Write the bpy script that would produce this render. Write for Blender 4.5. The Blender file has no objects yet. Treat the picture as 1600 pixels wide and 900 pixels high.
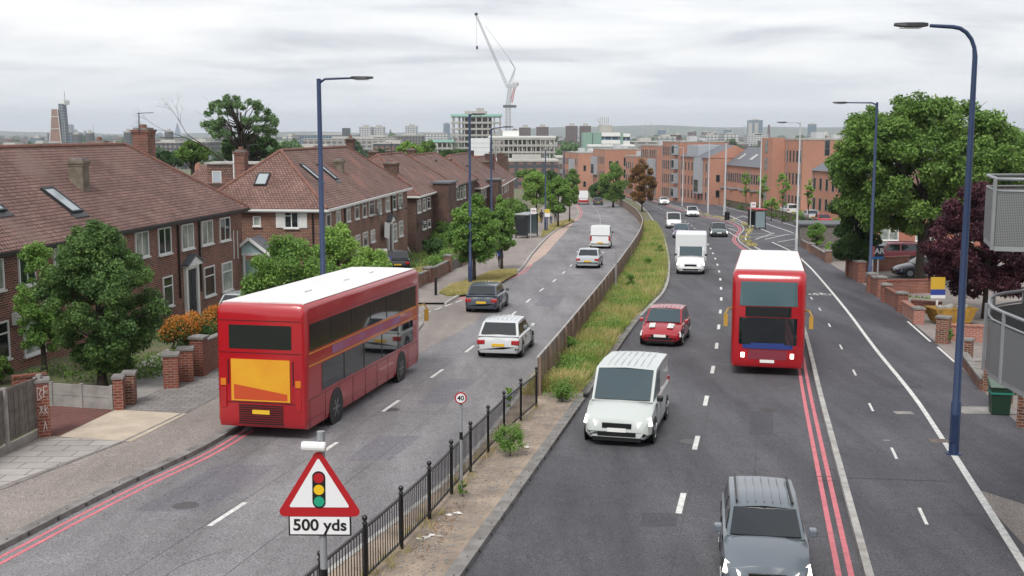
import bpy, bmesh, math, random
import numpy as np
from mathutils import Vector, Matrix
random.seed(7); rng = np.random.default_rng(11)
SC = bpy.context.scene; COL = SC.collection
R = math.radians
# ---------------------------------------------------------------- camera, sky, sun, exposure
EYE = 7.8; PITCH = R(7.8); FPX = 1787.0; SLOPE = .029; K = EYE/7.0
cam = bpy.data.objects.new('camera', bpy.data.cameras.new('camera')); COL.objects.link(cam)
cam.location = (0, 0, EYE); cam.rotation_euler = (R(90)-PITCH, 0, 0)
cam.data.sensor_width = 36; cam.data.lens = 36*FPX/1600; cam.data.clip_start = .1; cam.data.clip_end = 30000
SC.camera = cam
SC.view_settings.view_transform = 'Standard'; SC.view_settings.look = 'None'
SC.view_settings.gamma = 1; SC.view_settings.exposure = 0.9; SC.view_settings.use_curve_mapping = False
w = bpy.data.worlds.new('World'); SC.world = w; w.use_nodes = True
nt = w.node_tree; nt.nodes.clear(); N = nt.nodes.new; LK = nt.links.new
def vmath(nt, op, a, b=None):
    n = nt.nodes.new('ShaderNodeMath'); n.operation = op
    for i, v in enumerate((a, b)):
        if v is None: continue
        if isinstance(v, (int, float)): n.inputs[i].default_value = v
        else: nt.links.new(v, n.inputs[i])
    return n.outputs[0]
SUN_EL, SUN_ROT = R(52), R(200)
sky = N('ShaderNodeTexSky'); sky.sky_type = 'NISHITA'; sky.sun_disc = False
sky.sun_elevation = SUN_EL; sky.sun_rotation = SUN_ROT
tc = N('ShaderNodeTexCoord'); sp = N('ShaderNodeSeparateXYZ'); LK(tc.outputs['Generated'], sp.inputs[0])
zz = vmath(nt, 'ADD', vmath(nt, 'MAXIMUM', sp.outputs[2], 0.0), .09)
cb = N('ShaderNodeCombineXYZ')
LK(vmath(nt, 'DIVIDE', sp.outputs[0], zz), cb.inputs[0]); LK(vmath(nt, 'DIVIDE', sp.outputs[1], zz), cb.inputs[1])
mp = N('ShaderNodeMapping'); mp.inputs['Scale'].default_value = (.5, .62, 1); mp.inputs['Rotation'].default_value = (0, 0, R(10)); LK(cb.outputs[0], mp.inputs[0])
n1 = N('ShaderNodeTexNoise'); n1.inputs['Scale'].default_value = 1.15; n1.inputs['Detail'].default_value = 7; n1.inputs['Roughness'].default_value = .58
n1.inputs['Distortion'].default_value = .35; LK(mp.outputs[0], n1.inputs[0])
cr = N('ShaderNodeValToRGB'); cr.color_ramp.elements[0].position = .38; cr.color_ramp.elements[0].color = (3.55, 3.66, 3.95, 1)
cr.color_ramp.elements[1].position = .62; cr.color_ramp.elements[1].color = (5.75, 5.68, 5.62, 1)
e = cr.color_ramp.elements.new(.49); e.color = (4.85, 4.87, 4.98, 1); LK(n1.outputs[0], cr.inputs[0])
# towards the horizon the cloud layer is seen through more air: a little bluer and darker
hz = N('ShaderNodeMapRange'); hz.inputs[1].default_value = 0.0; hz.inputs[2].default_value = .07; LK(sp.outputs[2], hz.inputs[0])
mh = N('ShaderNodeMixRGB'); LK(hz.outputs[0], mh.inputs[0]); mh.inputs[1].default_value = (4.3, 4.6, 5.0, 1); LK(cr.outputs[0], mh.inputs[2])
mx = N('ShaderNodeMixRGB'); mx.inputs[0].default_value = .93; LK(sky.outputs[0], mx.inputs[1]); LK(mh.outputs[0], mx.inputs[2])
bg = N('ShaderNodeBackground'); bg.inputs[1].default_value = .105; LK(mx.outputs[0], bg.inputs[0])
wo = N('ShaderNodeOutputWorld'); LK(bg.outputs[0], wo.inputs[0])
sun = bpy.data.objects.new('sun', bpy.data.lights.new('sun', 'SUN')); COL.objects.link(sun)
sun.data.energy = 1.5; sun.data.angle = R(22); sun.data.color = (1, .965, .92)
sun.rotation_euler = (R(90)-SUN_EL, 0, R(180)-SUN_ROT)
# ---------------------------------------------------------------- picture tracing -> real positions
cP, sP = math.cos(PITCH), math.sin(PITCH)
def ray(x, y):
    v = (y-450)/FPX; return Vector(((x-800)/FPX, cP-sP*v, -(sP+cP*v)))
def G(x, y, h=0.0):                       # where the sight line meets the sloping ground raised by h
    r = ray(x, y); t = (EYE-h)/(-r.z-SLOPE*r.y); return Vector((r.x*t, r.y*t, EYE+r.z*t))
def W(x, y, d):                           # the point at distance d on that sight line
    r = ray(x, y); t = d/r.y; return Vector((r.x*t, d, EYE+r.z*t))
def gz(y):
    if y < 380: return -SLOPE*y
    if y < 1100:
        t = (y-380)/720; return -11.02-8.5*(1-(1-t)**2)
    return -19.5-(0 if y < 1500 else min(1, (y-1500)/2500)*6)
def on_wall(A, B, x, y):                  # sight line against the vertical plane through A and B
    r = ray(x, y); u = Vector((B[0]-A[0], B[1]-A[1])).normalized(); n = Vector((-u.y, u.x))
    t = (n.x*A[0]+n.y*A[1])/(n.x*r.x+n.y*r.y); p = Vector((0, 0, EYE))+r*t
    return (p.x-A[0])*u.x+(p.y-A[1])*u.y, p.z
# ---------------------------------------------------------------- mesh builder
class MB:
    def __init__(s): s.v = []; s.f = []; s.m = []; s.M = Matrix.Identity(4); s.mi = 0
    def add(s, vs, fs, mi=None):
        o = len(s.v); s.v += [tuple(s.M @ Vector(p)) for p in vs]; s.f += [tuple(i+o for i in f) for f in fs]
        s.m += [s.mi if mi is None else mi]*len(fs); return s
    def box(s, x0, y0, z0, x1, y1, z1, mi=None):
        vs = [(x, y, z) for z in (z0, z1) for y in (y0, y1) for x in (x0, x1)]
        return s.add(vs, [(0, 2, 3, 1), (4, 5, 7, 6), (0, 1, 5, 4), (2, 6, 7, 3), (0, 4, 6, 2), (1, 3, 7, 5)], mi)
    def tube(s, pts, rs, n=8, mi=None, cap=True):
        pts = [Vector(p) for p in pts]
        if not isinstance(rs, (list, tuple)): rs = [rs]*len(pts)
        vs = []; fs = []
        for i, p in enumerate(pts):
            d = (pts[min(i+1, len(pts)-1)]-pts[max(i-1, 0)]); d = d.normalized() if d.length > 1e-9 else Vector((0, 0, 1))
            a = d.cross(Vector((0, 0, 1)) if abs(d.z) < .9 else Vector((1, 0, 0))).normalized(); b = d.cross(a)
            for k in range(n):
                t = 2*math.pi*k/n; vs.append(p+(a*math.cos(t)+b*math.sin(t))*rs[i])
        for i in range(len(pts)-1):
            for k in range(n):
                k2 = (k+1) % n; fs.append((i*n+k, i*n+k2, (i+1)*n+k2, (i+1)*n+k))
        if cap: fs.append(tuple(range(n))[::-1]); fs.append(tuple((len(pts)-1)*n+k for k in range(n)))
        return s.add(vs, fs, mi)
    def bar(s, a, b, w, h, mi=None):      # rectangular bar, w sideways, h upward
        a = Vector(a); b = Vector(b); d = (b-a).normalized()
        q = d.cross(Vector((0, 0, 1)) if abs(d.z) < .95 else Vector((1, 0, 0))).normalized(); r = q.cross(d)
        vs = [p+q*i*w/2+r*j*h/2 for p in (a, b) for (i, j) in ((-1, -1), (1, -1), (1, 1), (-1, 1))]
        return s.add(vs, [(0, 1, 2, 3), (7, 6, 5, 4), (0, 4, 5, 1), (1, 5, 6, 2), (2, 6, 7, 3), (3, 7, 4, 0)], mi)
    def prism(s, pts, z0, z1, mi=None):
        n = len(pts); vs = [(p[0], p[1], z0) for p in pts]+[(p[0], p[1], z1) for p in pts]
        return s.add(vs, [tuple(range(n))[::-1], tuple(range(n, 2*n))]+[(i, (i+1) % n, n+(i+1) % n, n+i) for i in range(n)], mi)
    def loft(s, secs, mi=None, cap=True):
        n = len(secs[0]); vs = [p for q in secs for p in q]; fs = []
        for i in range(len(secs)-1):
            for k in range(n):
                k2 = (k+1) % n; fs.append((i*n+k, i*n+k2, (i+1)*n+k2, (i+1)*n+k))
        if cap: fs += [tuple(range(n))[::-1], tuple((len(secs)-1)*n+k for k in range(n))]
        return s.add(vs, fs, mi)
    def quad(s, *p, mi=None): return s.add(p, [tuple(range(len(p)))], mi)
    def disc(s, c, r, ax, t=.02, n=20, mi=None):
        c = Vector(c); ax = Vector(ax).normalized(); return s.tube([c-ax*t/2, c+ax*t/2], r, n, mi)
    def blob(s, c, r, n=8, mi=None, top=1.0):
        vs = []; fs = []; m = n//2
        for i in range(m+1):
            ph = math.pi*i/m
            for k in range(n):
                t = 2*math.pi*k/n; vs.append((c[0]+r[0]*math.sin(ph)*math.cos(t), c[1]+r[1]*math.sin(ph)*math.sin(t), c[2]+r[2]*math.cos(ph)))
        for i in range(m):
            for k in range(n): fs.append((i*n+k, (i+1)*n+k, (i+1)*n+(k+1) % n, i*n+(k+1) % n))
        return s.add(vs, fs, mi)
    def mesh(s, name, mats, smooth=False, fix=True):
        me = bpy.data.meshes.new(name); me.from_pydata(s.v, [], s.f)
        for m in (mats if isinstance(mats, (list, tuple)) else [mats]): me.materials.append(m)
        me.polygons.foreach_set('material_index', s.m)
        if fix:
            bm = bmesh.new(); bm.from_mesh(me); bmesh.ops.recalc_face_normals(bm, faces=bm.faces); bm.to_mesh(me); bm.free()
        boxuv(me)
        if smooth: me.polygons.foreach_set('use_smooth', [True]*len(me.polygons)); 
        me.update(); return me
    def build(s, name, mats, parent=None, smooth=False, bevel=0, fix=True, **k):
        return link(name, s.mesh(name, mats, smooth, fix), parent, bevel=bevel, **k)
def boxuv(me):
    uv = me.uv_layers.new(name='UVMap').data; co = [v.co for v in me.vertices]; out = np.empty(len(me.loops)*2)
    for p in me.polygons:
        n = p.normal
        if abs(n.z) > .97: u, v = Vector((1, 0, 0)), Vector((0, 1, 0))
        else: u = Vector((-n.y, n.x, 0)).normalized(); v = n.cross(u)
        for li in p.loop_indices:
            c = co[me.loops[li].vertex_index]; out[2*li] = c.dot(u); out[2*li+1] = c.dot(v)
    uv.foreach_set('uv', out)
def link(name, me, parent=None, loc=(0, 0, 0), rot=(0, 0, 0), bevel=0, label=None, cat=None, group=None, kind=None, scale=None):
    o = bpy.data.objects.new(name, me); COL.objects.link(o); o.parent = parent; o.location = loc; o.rotation_euler = rot
    if scale: o.scale = scale
    if bevel:
        b = o.modifiers.new('bevel', 'BEVEL'); b.width = bevel; b.segments = 2; b.limit_method = 'ANGLE'; b.angle_limit = R(40)
    tag(o, label, cat, group, kind); return o
def tag(o, label=None, cat=None, group=None, kind=None):
    for k, v in (('label', label), ('category', cat), ('group', group), ('kind', kind)):
        if v: o[k] = v
    return o
def thing(name, loc, label, cat, group=None, rz=0, pitch=0):
    o = bpy.data.objects.new(name, None); COL.objects.link(o); o.empty_display_size = .2
    o.location = loc; o.rotation_euler = (0, pitch, rz); return tag(o, label, cat, group)
def mtx(o): return Matrix.Translation(o.location) @ o.rotation_euler.to_matrix().to_4x4()
def copy_tree(o, parent=None):
    c = o.copy(); COL.objects.link(c); c.parent = parent
    for ch in [q for q in KIDS(o)]: copy_tree(ch, c)
    return c
def KIDS(o): return [q for q in COL.objects if q.parent == o]
# ---------------------------------------------------------------- materials
MATS = {}
def hexc(h):
    if not isinstance(h, str): return tuple(h)+(1,)
    v = [int(h[i:i+2], 16)/255 for i in (0, 2, 4)]
    return tuple(x/12.92 if x <= .04045 else ((x+.055)/1.055)**2.4 for x in v)+(1,)
def mat(name, c, rough=.7, var=.0, vs=3.0, c2=None, metal=0, spec=.5, bump=0, bs=None, island=0, emit=0, detail=5, trans=0, fine=0, alpha=1, coat=0):
    if name in MATS: return MATS[name]
    m = bpy.data.materials.new(name); m.use_nodes = True; t = m.node_tree; b = t.nodes['Principled BSDF']; MATS[name] = m
    b.inputs['Roughness'].default_value = rough; b.inputs['Metallic'].default_value = metal; b.inputs['Specular IOR Level'].default_value = spec
    c = hexc(c); b.inputs['Base Color'].default_value = c; L = t.links.new
    if coat: b.inputs['Coat Weight'].default_value = coat; b.inputs['Coat Roughness'].default_value = .06
    col = None
    tcn = t.nodes.new('ShaderNodeTexCoord')
    if var or c2:
        n = t.nodes.new('ShaderNodeTexNoise'); n.inputs['Scale'].default_value = vs; n.inputs['Detail'].default_value = detail; n.inputs['Roughness'].default_value = .62; L(tcn.outputs['Object'], n.inputs[0])
        r = t.nodes.new('ShaderNodeValToRGB'); r.color_ramp.elements[0].position = .34; r.color_ramp.elements[1].position = .66
        k = hexc(c2) if c2 else tuple(x*(1-var) for x in c[:3])+(1,)
        k1 = c if c2 else tuple(min(1, x*(1+var*.6)) for x in c[:3])+(1,)
        r.color_ramp.elements[0].color = k; r.color_ramp.elements[1].color = k1; L(n.outputs[0], r.inputs[0]); col = r.outputs[0]
    def mulval(col, fac_out, lo, hi):
        mr = t.nodes.new('ShaderNodeMapRange'); mr.inputs[3].default_value = lo; mr.inputs[4].default_value = hi; L(fac_out, mr.inputs[0])
        h = t.nodes.new('ShaderNodeHueSaturation'); L(mr.outputs[0], h.inputs['Value'])
        if col: L(col, h.inputs['Color'])
        else: h.inputs['Color'].default_value = c
        return h.outputs[0]
    if island:
        g = t.nodes.new('ShaderNodeNewGeometry'); col = mulval(col, g.outputs['Random Per Island'], 1-island, 1+island)
    if fine:
        n = t.nodes.new('ShaderNodeTexNoise'); n.inputs['Scale'].default_value = 38; n.inputs['Detail'].default_value = 3; L(tcn.outputs['Object'], n.inputs[0])
        col = mulval(col, n.outputs[0], 1-fine*1.8, 1+fine*1.8)
    if col: L(col, b.inputs['Base Color'])
    if bump:
        n = t.nodes.new('ShaderNodeTexNoise'); n.inputs['Scale'].default_value = bs or vs*4; n.inputs['Detail'].default_value = 4; L(tcn.outputs['Object'], n.inputs[0])
        bp = t.nodes.new('ShaderNodeBump'); bp.inputs['Strength'].default_value = bump; bp.inputs['Distance'].default_value = .02; L(n.outputs[0], bp.inputs['Height']); L(bp.outputs[0], b.inputs['Normal'])
    if emit: b.inputs['Emission Color'].default_value = c; b.inputs['Emission Strength'].default_value = emit
    if trans:                                   # leaves let some light through
        tr = t.nodes.new('ShaderNodeBsdfTranslucent'); ms = t.nodes.new('ShaderNodeMixShader'); ms.inputs[0].default_value = trans
        if col: L(col, tr.inputs[0])
        else: tr.inputs[0].default_value = c
        L(b.outputs[0], ms.inputs[1]); L(tr.outputs[0], ms.inputs[2]); L(ms.outputs[0], t.nodes['Material Output'].inputs[0])
    return m
def brick(name, c1, c2, mortar, bw=.26, rh=.09, ms=.014, var=.35, vs=.6, rough=.85, bump=.35, bias=0, offs=.5, patch=None):
    if name in MATS: return MATS[name]
    m = bpy.data.materials.new(name); m.use_nodes = True; t = m.node_tree; b = t.nodes['Principled BSDF']; MATS[name] = m; L = t.links.new
    b.inputs['Roughness'].default_value = rough; b.inputs['Specular IOR Level'].default_value = .25
    tcn = t.nodes.new('ShaderNodeTexCoord'); br = t.nodes.new('ShaderNodeTexBrick'); L(tcn.outputs['UV'], br.inputs[0])
    br.inputs['Color1'].default_value = hexc(c1); br.inputs['Color2'].default_value = hexc(c2); br.inputs['Mortar'].default_value = hexc(mortar)
    br.inputs['Scale'].default_value = 1; br.inputs['Mortar Size'].default_value = ms; br.inputs['Brick Width'].default_value = bw
    br.inputs['Row Height'].default_value = rh; br.inputs['Bias'].default_value = bias; br.inputs['Mortar Smooth'].default_value = .3; br.offset = offs
    n = t.nodes.new('ShaderNodeTexNoise'); n.inputs['Scale'].default_value = vs; n.inputs['Detail'].default_value = 7; n.inputs['Roughness'].default_value = .65; L(tcn.outputs['Object'], n.inputs[0])
    mr = t.nodes.new('ShaderNodeMapRange'); mr.inputs[1].default_value = .3; mr.inputs[2].default_value = .7; mr.inputs[3].default_value = 1-var; mr.inputs[4].default_value = 1+var*.55; L(n.outputs[0], mr.inputs[0])
    h = t.nodes.new('ShaderNodeHueSaturation'); L(br.outputs[0], h.inputs['Color']); L(mr.outputs[0], h.inputs['Value']); col = h.outputs[0]
    if patch:
        n2 = t.nodes.new('ShaderNodeTexNoise'); n2.inputs['Scale'].default_value = .35; n2.inputs['Detail'].default_value = 6; L(tcn.outputs['Object'], n2.inputs[0])
        r2 = t.nodes.new('ShaderNodeMapRange'); r2.inputs[1].default_value = .55; r2.inputs[2].default_value = .68; r2.inputs[4].default_value = .6; L(n2.outputs[0], r2.inputs[0])
        mxx = t.nodes.new('ShaderNodeMixRGB'); L(r2.outputs[0], mxx.inputs[0]); L(col, mxx.inputs[1]); mxx.inputs[2].default_value = hexc(patch); col = mxx.outputs[0]
    L(col, b.inputs['Base Color'])
    bp = t.nodes.new('ShaderNodeBump'); bp.inputs['Strength'].default_value = bump; bp.inputs['Distance'].default_value = .012; bp.invert = True
    L(br.outputs['Fac'], bp.inputs['Height']); L(bp.outputs[0], b.inputs['Normal']); return m
def asphalt(name, c, wear, wheel=None):
    """aggregate speckle, long stains along the traffic and patched tone"""
    m = bpy.data.materials.new(name); m.use_nodes = True; t = m.node_tree; b = t.nodes['Principled BSDF']; MATS[name] = m; L = t.links.new
    b.inputs['Roughness'].default_value = .78; b.inputs['Specular IOR Level'].default_value = .35
    tcn = t.nodes.new('ShaderNodeTexCoord')
    def noise(sc, det, scale=(1, 1, 1)):
        mm = t.nodes.new('ShaderNodeMapping'); mm.inputs['Scale'].default_value = scale; mm.inputs['Rotation'].default_value = (0, 0, R(-8)); L(tcn.outputs['Object'], mm.inputs[0])
        n = t.nodes.new('ShaderNodeTexNoise'); n.inputs['Scale'].default_value = sc; n.inputs['Detail'].default_value = det; n.inputs['Roughness'].default_value = .65; L(mm.outputs[0], n.inputs[0]); return n.outputs[0]
    r = t.nodes.new('ShaderNodeValToRGB'); r.color_ramp.elements[0].position = .36; r.color_ramp.elements[1].position = .64
    r.color_ramp.elements[0].color = hexc(c); r.color_ramp.elements[1].color = hexc(wear); L(noise(.55, 6, (1, .12, 1)), r.inputs[0])
    col = r.outputs[0]
    for sc, det, lo, hi in ((.25, 5, .84, 1.16), (26, 2, .35, 1.65), (3, 5, .88, 1.12)):
        mr = t.nodes.new('ShaderNodeMapRange'); mr.inputs[1].default_value = .25; mr.inputs[2].default_value = .75; mr.inputs[3].default_value = lo; mr.inputs[4].default_value = hi; L(noise(sc, det), mr.inputs[0])
        h = t.nodes.new('ShaderNodeHueSaturation'); L(col, h.inputs['Color']); L(mr.outputs[0], h.inputs['Value']); col = h.outputs[0]
    L(col, b.inputs['Base Color'])
    bp = t.nodes.new('ShaderNodeBump'); bp.inputs['Strength'].default_value = .5; bp.inputs['Distance'].default_value = .01; L(noise(60, 3), bp.inputs['Height']); L(bp.outputs[0], b.inputs['Normal'])
    return m
M_roadL = asphalt('worn_asphalt', '6c6a6c', '838183')
M_roadR = asphalt('dark_asphalt', '434246', '5a595d')
M_path = asphalt('path_asphalt', '403f45', '56555a')
M_tarlight = asphalt('aged_tarmac', '7c7470', '8e8680')
M_white = mat('road_paint', 'dededa', .7, c2='b2b2b0', vs=7)
M_red = mat('red_route_paint', 'd0747d', .7, c2='b5686f', vs=5)
M_conc = mat('concrete', '8f8c88', .85, var=.3, vs=1.6, fine=.12, bump=.2)
M_kerb = mat('kerb_concrete', '7d7a77', .85, var=.35, vs=2.5, fine=.15)
M_kerbw = mat('pale_kerb', 'a5a39f', .85, var=.3, vs=2.5, fine=.1)
M_slab = brick('paving_slabs', '9d9894', 'a8a39e', '6a6664', .9, .6, .018, var=.18, vs=.8, bump=.2)
M_slabd = brick('grey_block_paving', '7f7b79', '8b8785', '5b5856', .45, .3, .015, var=.2, vs=.8)
M_bpave = brick('red_block_paving', '6e4a46', '7c5650', '4a3a38', .2, .1, .008, var=.25)
M_crossover = mat('pale_concrete', 'b5a897', .9, var=.16, vs=1.2, fine=.1, bump=.2)
M_dirt = mat('gritty_soil', 'a09080', .95, c2='7b6f64', vs=1.4, fine=.25, bump=.5, bs=12)
M_salmon = mat('salmon_surfacing', 'b09a8f', .9, var=.14, vs=.8, fine=.1)
M_garden = mat('garden_earth', '6f6654', .95, c2='4f5a35', vs=.5, fine=.2, bump=.4)
M_land = mat('far_land', '56603f', .95, c2='6e6a5c', vs=.02, detail=8)
M_hill = mat('hill_woods', '39482f', .95, c2='55603f', vs=.003, detail=8)
M_black = mat('black_paint', '101113', .42)
M_dark = mat('dark_metal', '24272b', .45, var=.15)
M_blue = mat('blue_column_paint', '2c3c5c', .42, var=.12, vs=1.5)
M_galv = mat('galvanised_steel', '9a9da0', .5, metal=.35, var=.12, vs=2)
M_galvl = mat('pale_column_paint', 'b4b6b8', .5, var=.08)
M_wpaint = mat('white_paint', 'dcdcda', .45, var=.06, vs=2)
M_upvc = mat('white_frame', 'd9dad8', .4)
M_glass = mat('window_glass', '20282c', .06, spec=.9, var=.3, vs=.8)
M_glassc = mat('curtained_glass', 'a9ada4', .12, spec=.9, c2='6b7572', vs=1.2, detail=2)
M_vglass = mat('vehicle_glass', '10171b', .05, spec=1.0)
M_vglassl = mat('vehicle_glass_teal', '2c4046', .06, spec=1.0)
M_tyre = mat('tyre_rubber', '131313', .85)
M_rim = mat('alloy_rim', '8d9094', .35, metal=.8)
M_lens = mat('headlamp_lens', 'e8ebee', .12, spec=.9)
M_lamp_on = mat('headlamp_lit', 'fff6e6', .3, emit=2.2)
M_tail = mat('tail_lamp', 'a01218', .2, spec=.9)
M_plate = mat('number_plate', 'e4e4e0', .5)
M_platey = mat('rear_number_plate', 'dbb12a', .5)
M_brick1 = brick('dark_red_brick', '874a3c', '57322b', '988a80', var=.32)
M_brick2 = brick('brown_brick', '87543f', '5f3d33', '988b80', var=.32)
M_brick3 = brick('soot_brick', '684a3e', '4a362f', '5d544f', var=.35)
M_brickw = brick('garden_brick', '8a4a3c', '713a30', '8d7c70', var=.25)
M_brickp = brick('pink_new_brick', 'a5685a', '955a4e', 'a89488', var=.12)
M_brickr = brick('orange_red_brick', 'a8644f', '985845', 'a5877a', var=.14, vs=.15)
M_brickf = brick('flats_brick', 'b97c66', 'a86f5a', 'ad9788', var=.16, vs=.12, bump=.15)
M_tile = brick('clay_roof_tiles', '93736a', '7a5d54', '453839', .2, .2, .03, var=.34, vs=.55, bump=.8, patch='7a6660')
M_tile2 = brick('clay_roof_tiles_redder', '907268', '795d54', '473a3a', .2, .2, .026, var=.3, vs=.5, bump=.6, patch='8c6459')
M_tile3 = brick('bright_tiles', '95534a', '87473f', '5a3634', .17, .16, .02, var=.2)
M_ridge = mat('ridge_tiles', '835c4f', .85, c2='684a42', vs=3)
M_slate = mat('slate_roof', '62646b', .6, var=.12, vs=1)
M_lead = mat('lead_sheet', '55595e', .6, var=.2)
M_render = mat('old_render', '7d7465', .9, c2='5f584c', vs=2.5)
M_wood = mat('weathered_boards', '76706a', .9, c2='5a544f', vs=4, fine=.2, island=.14)
M_fencebrown = mat('brown_fence_sheet', '7d6a5d', .7, var=.12, vs=1)
M_bark = mat('bark', '4a4036', .9, c2='2f2a25', vs=5, bump=.5)
M_cframe = mat('pale_concrete_frame', 'aaa8a2', .8, var=.12, vs=.3)
def foliage(n, c, c2, isl=.38, vs=.7): return mat(n, c, .55, c2=c2, vs=vs, island=isl, trans=.35, spec=.3, detail=3)
F_ever = foliage('evergreen_leaves', '6c8a4a', '47663a')
F_plane = foliage('plane_tree_leaves', '7c9a4c', '587838')
F_lime = foliage('street_tree_leaves', '84a652', '608440')
F_light = foliage('pale_green_leaves', '9ab85e', '6f9346')
F_copper = foliage('copper_leaves', '5c343e', '38202a')
F_euc = foliage('grey_green_leaves', '7a9866', '56744a')
F_brown = foliage('browning_leaves', '94683c', '6a5a34')
F_orange = foliage('golden_conifer_leaves', 'd27c38', 'b88a36')
F_dark = foliage('dark_leaves', '587640', '3c5a32')
F_dry = foliage('dry_grass_blades', 'cdbb86', 'a3a060', .25)
F_grass = foliage('weed_leaves', '7c9a48', '9aa655', .3)
F_far = foliage('distant_leaves', '567244', '40603a', .3, vs=.05)
# ================================================================ SETTING: ground, roads, kerbs, markings
class Edge:                                # a line on the ground: X as a smooth function of Y
    def __init__(s, px, h=0.0, pre=None):
        p = sorted([(G(x, y, h).y, G(x, y, h).x) for x, y in px]); q = [p[0]]
        for a in p[1:]:
            if a[0]-q[-1][0] > .05: q.append(a)
        s.Y = np.array([a[0] for a in q]); s.X = np.array([a[1] for a in q])
        d = np.diff(s.X)/np.diff(s.Y); s.m = np.concatenate([[d[0]], [0 if d[i]*d[i+1] < 0 else 2*d[i]*d[i+1]/(d[i]+d[i+1]+1e-9) for i in range(len(d)-1)], [d[-1]]])
    def __call__(s, y):
        if y <= s.Y[0]: return float(s.X[0]+(y-s.Y[0])*s.m[0])
        if y >= s.Y[-1]: return float(s.X[-1]+(y-s.Y[-1])*s.m[-1])
        i = int(np.searchsorted(s.Y, y))-1; h = s.Y[i+1]-s.Y[i]; t = (y-s.Y[i])/h
        return float((2*t**3-3*t*t+1)*s.X[i]+(t**3-2*t*t+t)*h*s.m[i]+(-2*t**3+3*t*t)*s.X[i+1]+(t**3-t*t)*h*s.m[i+1])
def ys(a, b, far=60):
    out = [a]
    while out[-1] < b: out.append(min(b, out[-1]+max(.8, out[-1]/40)))
    return out
def strip(name, ea, eb, y0, y1, h, m, da=0, db=0, kind='structure', nx=1):
    mb = MB(); Y = ys(y0, y1); vs = []
    for y in Y:
        a, b = ea(y)+da, eb(y)+db
        for i in range(nx+1): vs.append((a+(b-a)*i/nx, y, gz(y)+h))
    fs = [(j*(nx+1)+i, j*(nx+1)+i+1, (j+1)*(nx+1)+i+1, (j+1)*(nx+1)+i) for j in range(len(Y)-1) for i in range(nx)]
    mb.add(vs, fs); o = mb.build(name, m, fix=False); 
    if kind: o['kind'] = kind
    return o
def kerb(mb, e, y0, y1, a, b, z0=-.05, z1=.125, mi=None):
    Y = ys(y0, y1); secs = []
    for y in Y:
        x = e(y); secs.append([(x+a, y, gz(y)+z0), (x+b, y, gz(y)+z0), (x+b, y, gz(y)+z1), (x+a, y, gz(y)+z1)])
    mb.loft(secs, mi)
def poly(name, px, h, m, kind='structure', depth=0):
    p = [G(x, y, h) for x, y in px]; me = bpy.data.meshes.new(name); bm = bmesh.new()
    f = bm.faces.new([bm.verts.new(q) for q in p]); bm.normal_update()
    if f.normal.z < 0: f.normal_flip()
    if depth:
        for e in list(bm.edges): pass
        r = bmesh.ops.extrude_face_region(bm, geom=[f]); 
        bmesh.ops.translate(bm, vec=(0, 0, -depth), verts=[g for g in r['geom'] if isinstance(g, bmesh.types.BMVert)])
        bmesh.ops.recalc_face_normals(bm, faces=bm.faces)
    bmesh.ops.triangulate(bm, faces=[g for g in bm.faces if len(g.verts) > 4]); bm.to_mesh(me); bm.free(); me.materials.append(m); boxuv(me)
    return link(name, me, kind=kind)
LKE = Edge([(0, 862), (100, 810), (200, 760), (320, 703), (430, 635), (540, 568), (655, 503), (735, 455), (775, 440), (812, 424), (832, 398), (858, 370), (905, 333), (897, 318), (885, 308)])
LME = Edge([(510, 900), (700, 750), (838, 583), (950, 452), (985, 398), (1002, 362), (999, 345), (985, 330), (958, 315), (925, 303)])
RME = Edge([(725, 900), (905, 640), (1000, 500), (1040, 455), (1047, 425), (1044, 395), (1035, 365), (1021, 345), (1008, 328), (985, 312), (960, 304)])
RKE = Edge([(1350, 900), (1283, 640), (1248, 500), (1215, 432), (1190, 403), (1160, 384), (1153, 377), (1153, 370), (1161, 360), (1158, 354), (1145, 348), (1100, 338), (1050, 323), (1016, 312), (985, 304)])
FEN = Edge([(1330, 400), (1258, 356), (1196, 338), (1140, 324), (1100, 314), (1060, 308), (1026, 303)])
RWL = Edge([(1620, 690), (1540, 613), (1490, 563), (1460, 533), (1427, 505), (1383, 468), (1340, 438), (1307, 418), (1283, 401), (1247, 380), (1230, 366), (1200, 352), (1160, 338)], .12)
LWL = Edge([(0, 712), (75, 676), (180, 636), (265, 603), (400, 545), (500, 505), (612, 466), (650, 449), (700, 425), (735, 408), (775, 382), (800, 362), (835, 335)], .12)
# ground sheet to the horizon
mb = MB(); YY = [-60, 0, 20, 40, 60, 80, 100, 130, 160, 200, 240, 290, 340, 380, 430, 490, 560, 650, 750, 860, 980, 1100, 1300, 1600, 2000, 2700, 3600, 5000, 7000, 9200]
XX = [-6000, -2500, -1200, -600, -300, -150, -75, -35, 0, 35, 75, 150, 300, 600, 1200, 2500, 6000]
mb.add([(x, y, gz(y)-.06) for y in YY for x in XX], [(j*17+i, j*17+i+1, (j+1)*17+i+1, (j+1)*17+i) for j in range(len(YY)-1) for i in range(16)])
mb.build('ground', M_land, kind='structure', fix=False)
# hills on the far side of the valley
mb = MB(); n = 90; vs = []
for j in range(5):
    for i in range(n+1):
        x = -5200+10400*i/n; t = j/4
        hgt = 30+10*math.sin(x/900+1)+8*math.sin(x/370)+4*math.sin(x/140)+42*max(0, min(1, (x+300)/1500))
        vs.append((x, 7300+t*1500, -27+max(0, hgt)*math.sin(t*math.pi/2)))
mb.add(vs, [(j*(n+1)+i, j*(n+1)+i+1, (j+1)*(n+1)+i+1, (j+1)*(n+1)+i) for j in range(4) for i in range(n)])
mb.build('hills', M_hill, smooth=True, kind='structure', fix=False)
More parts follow.
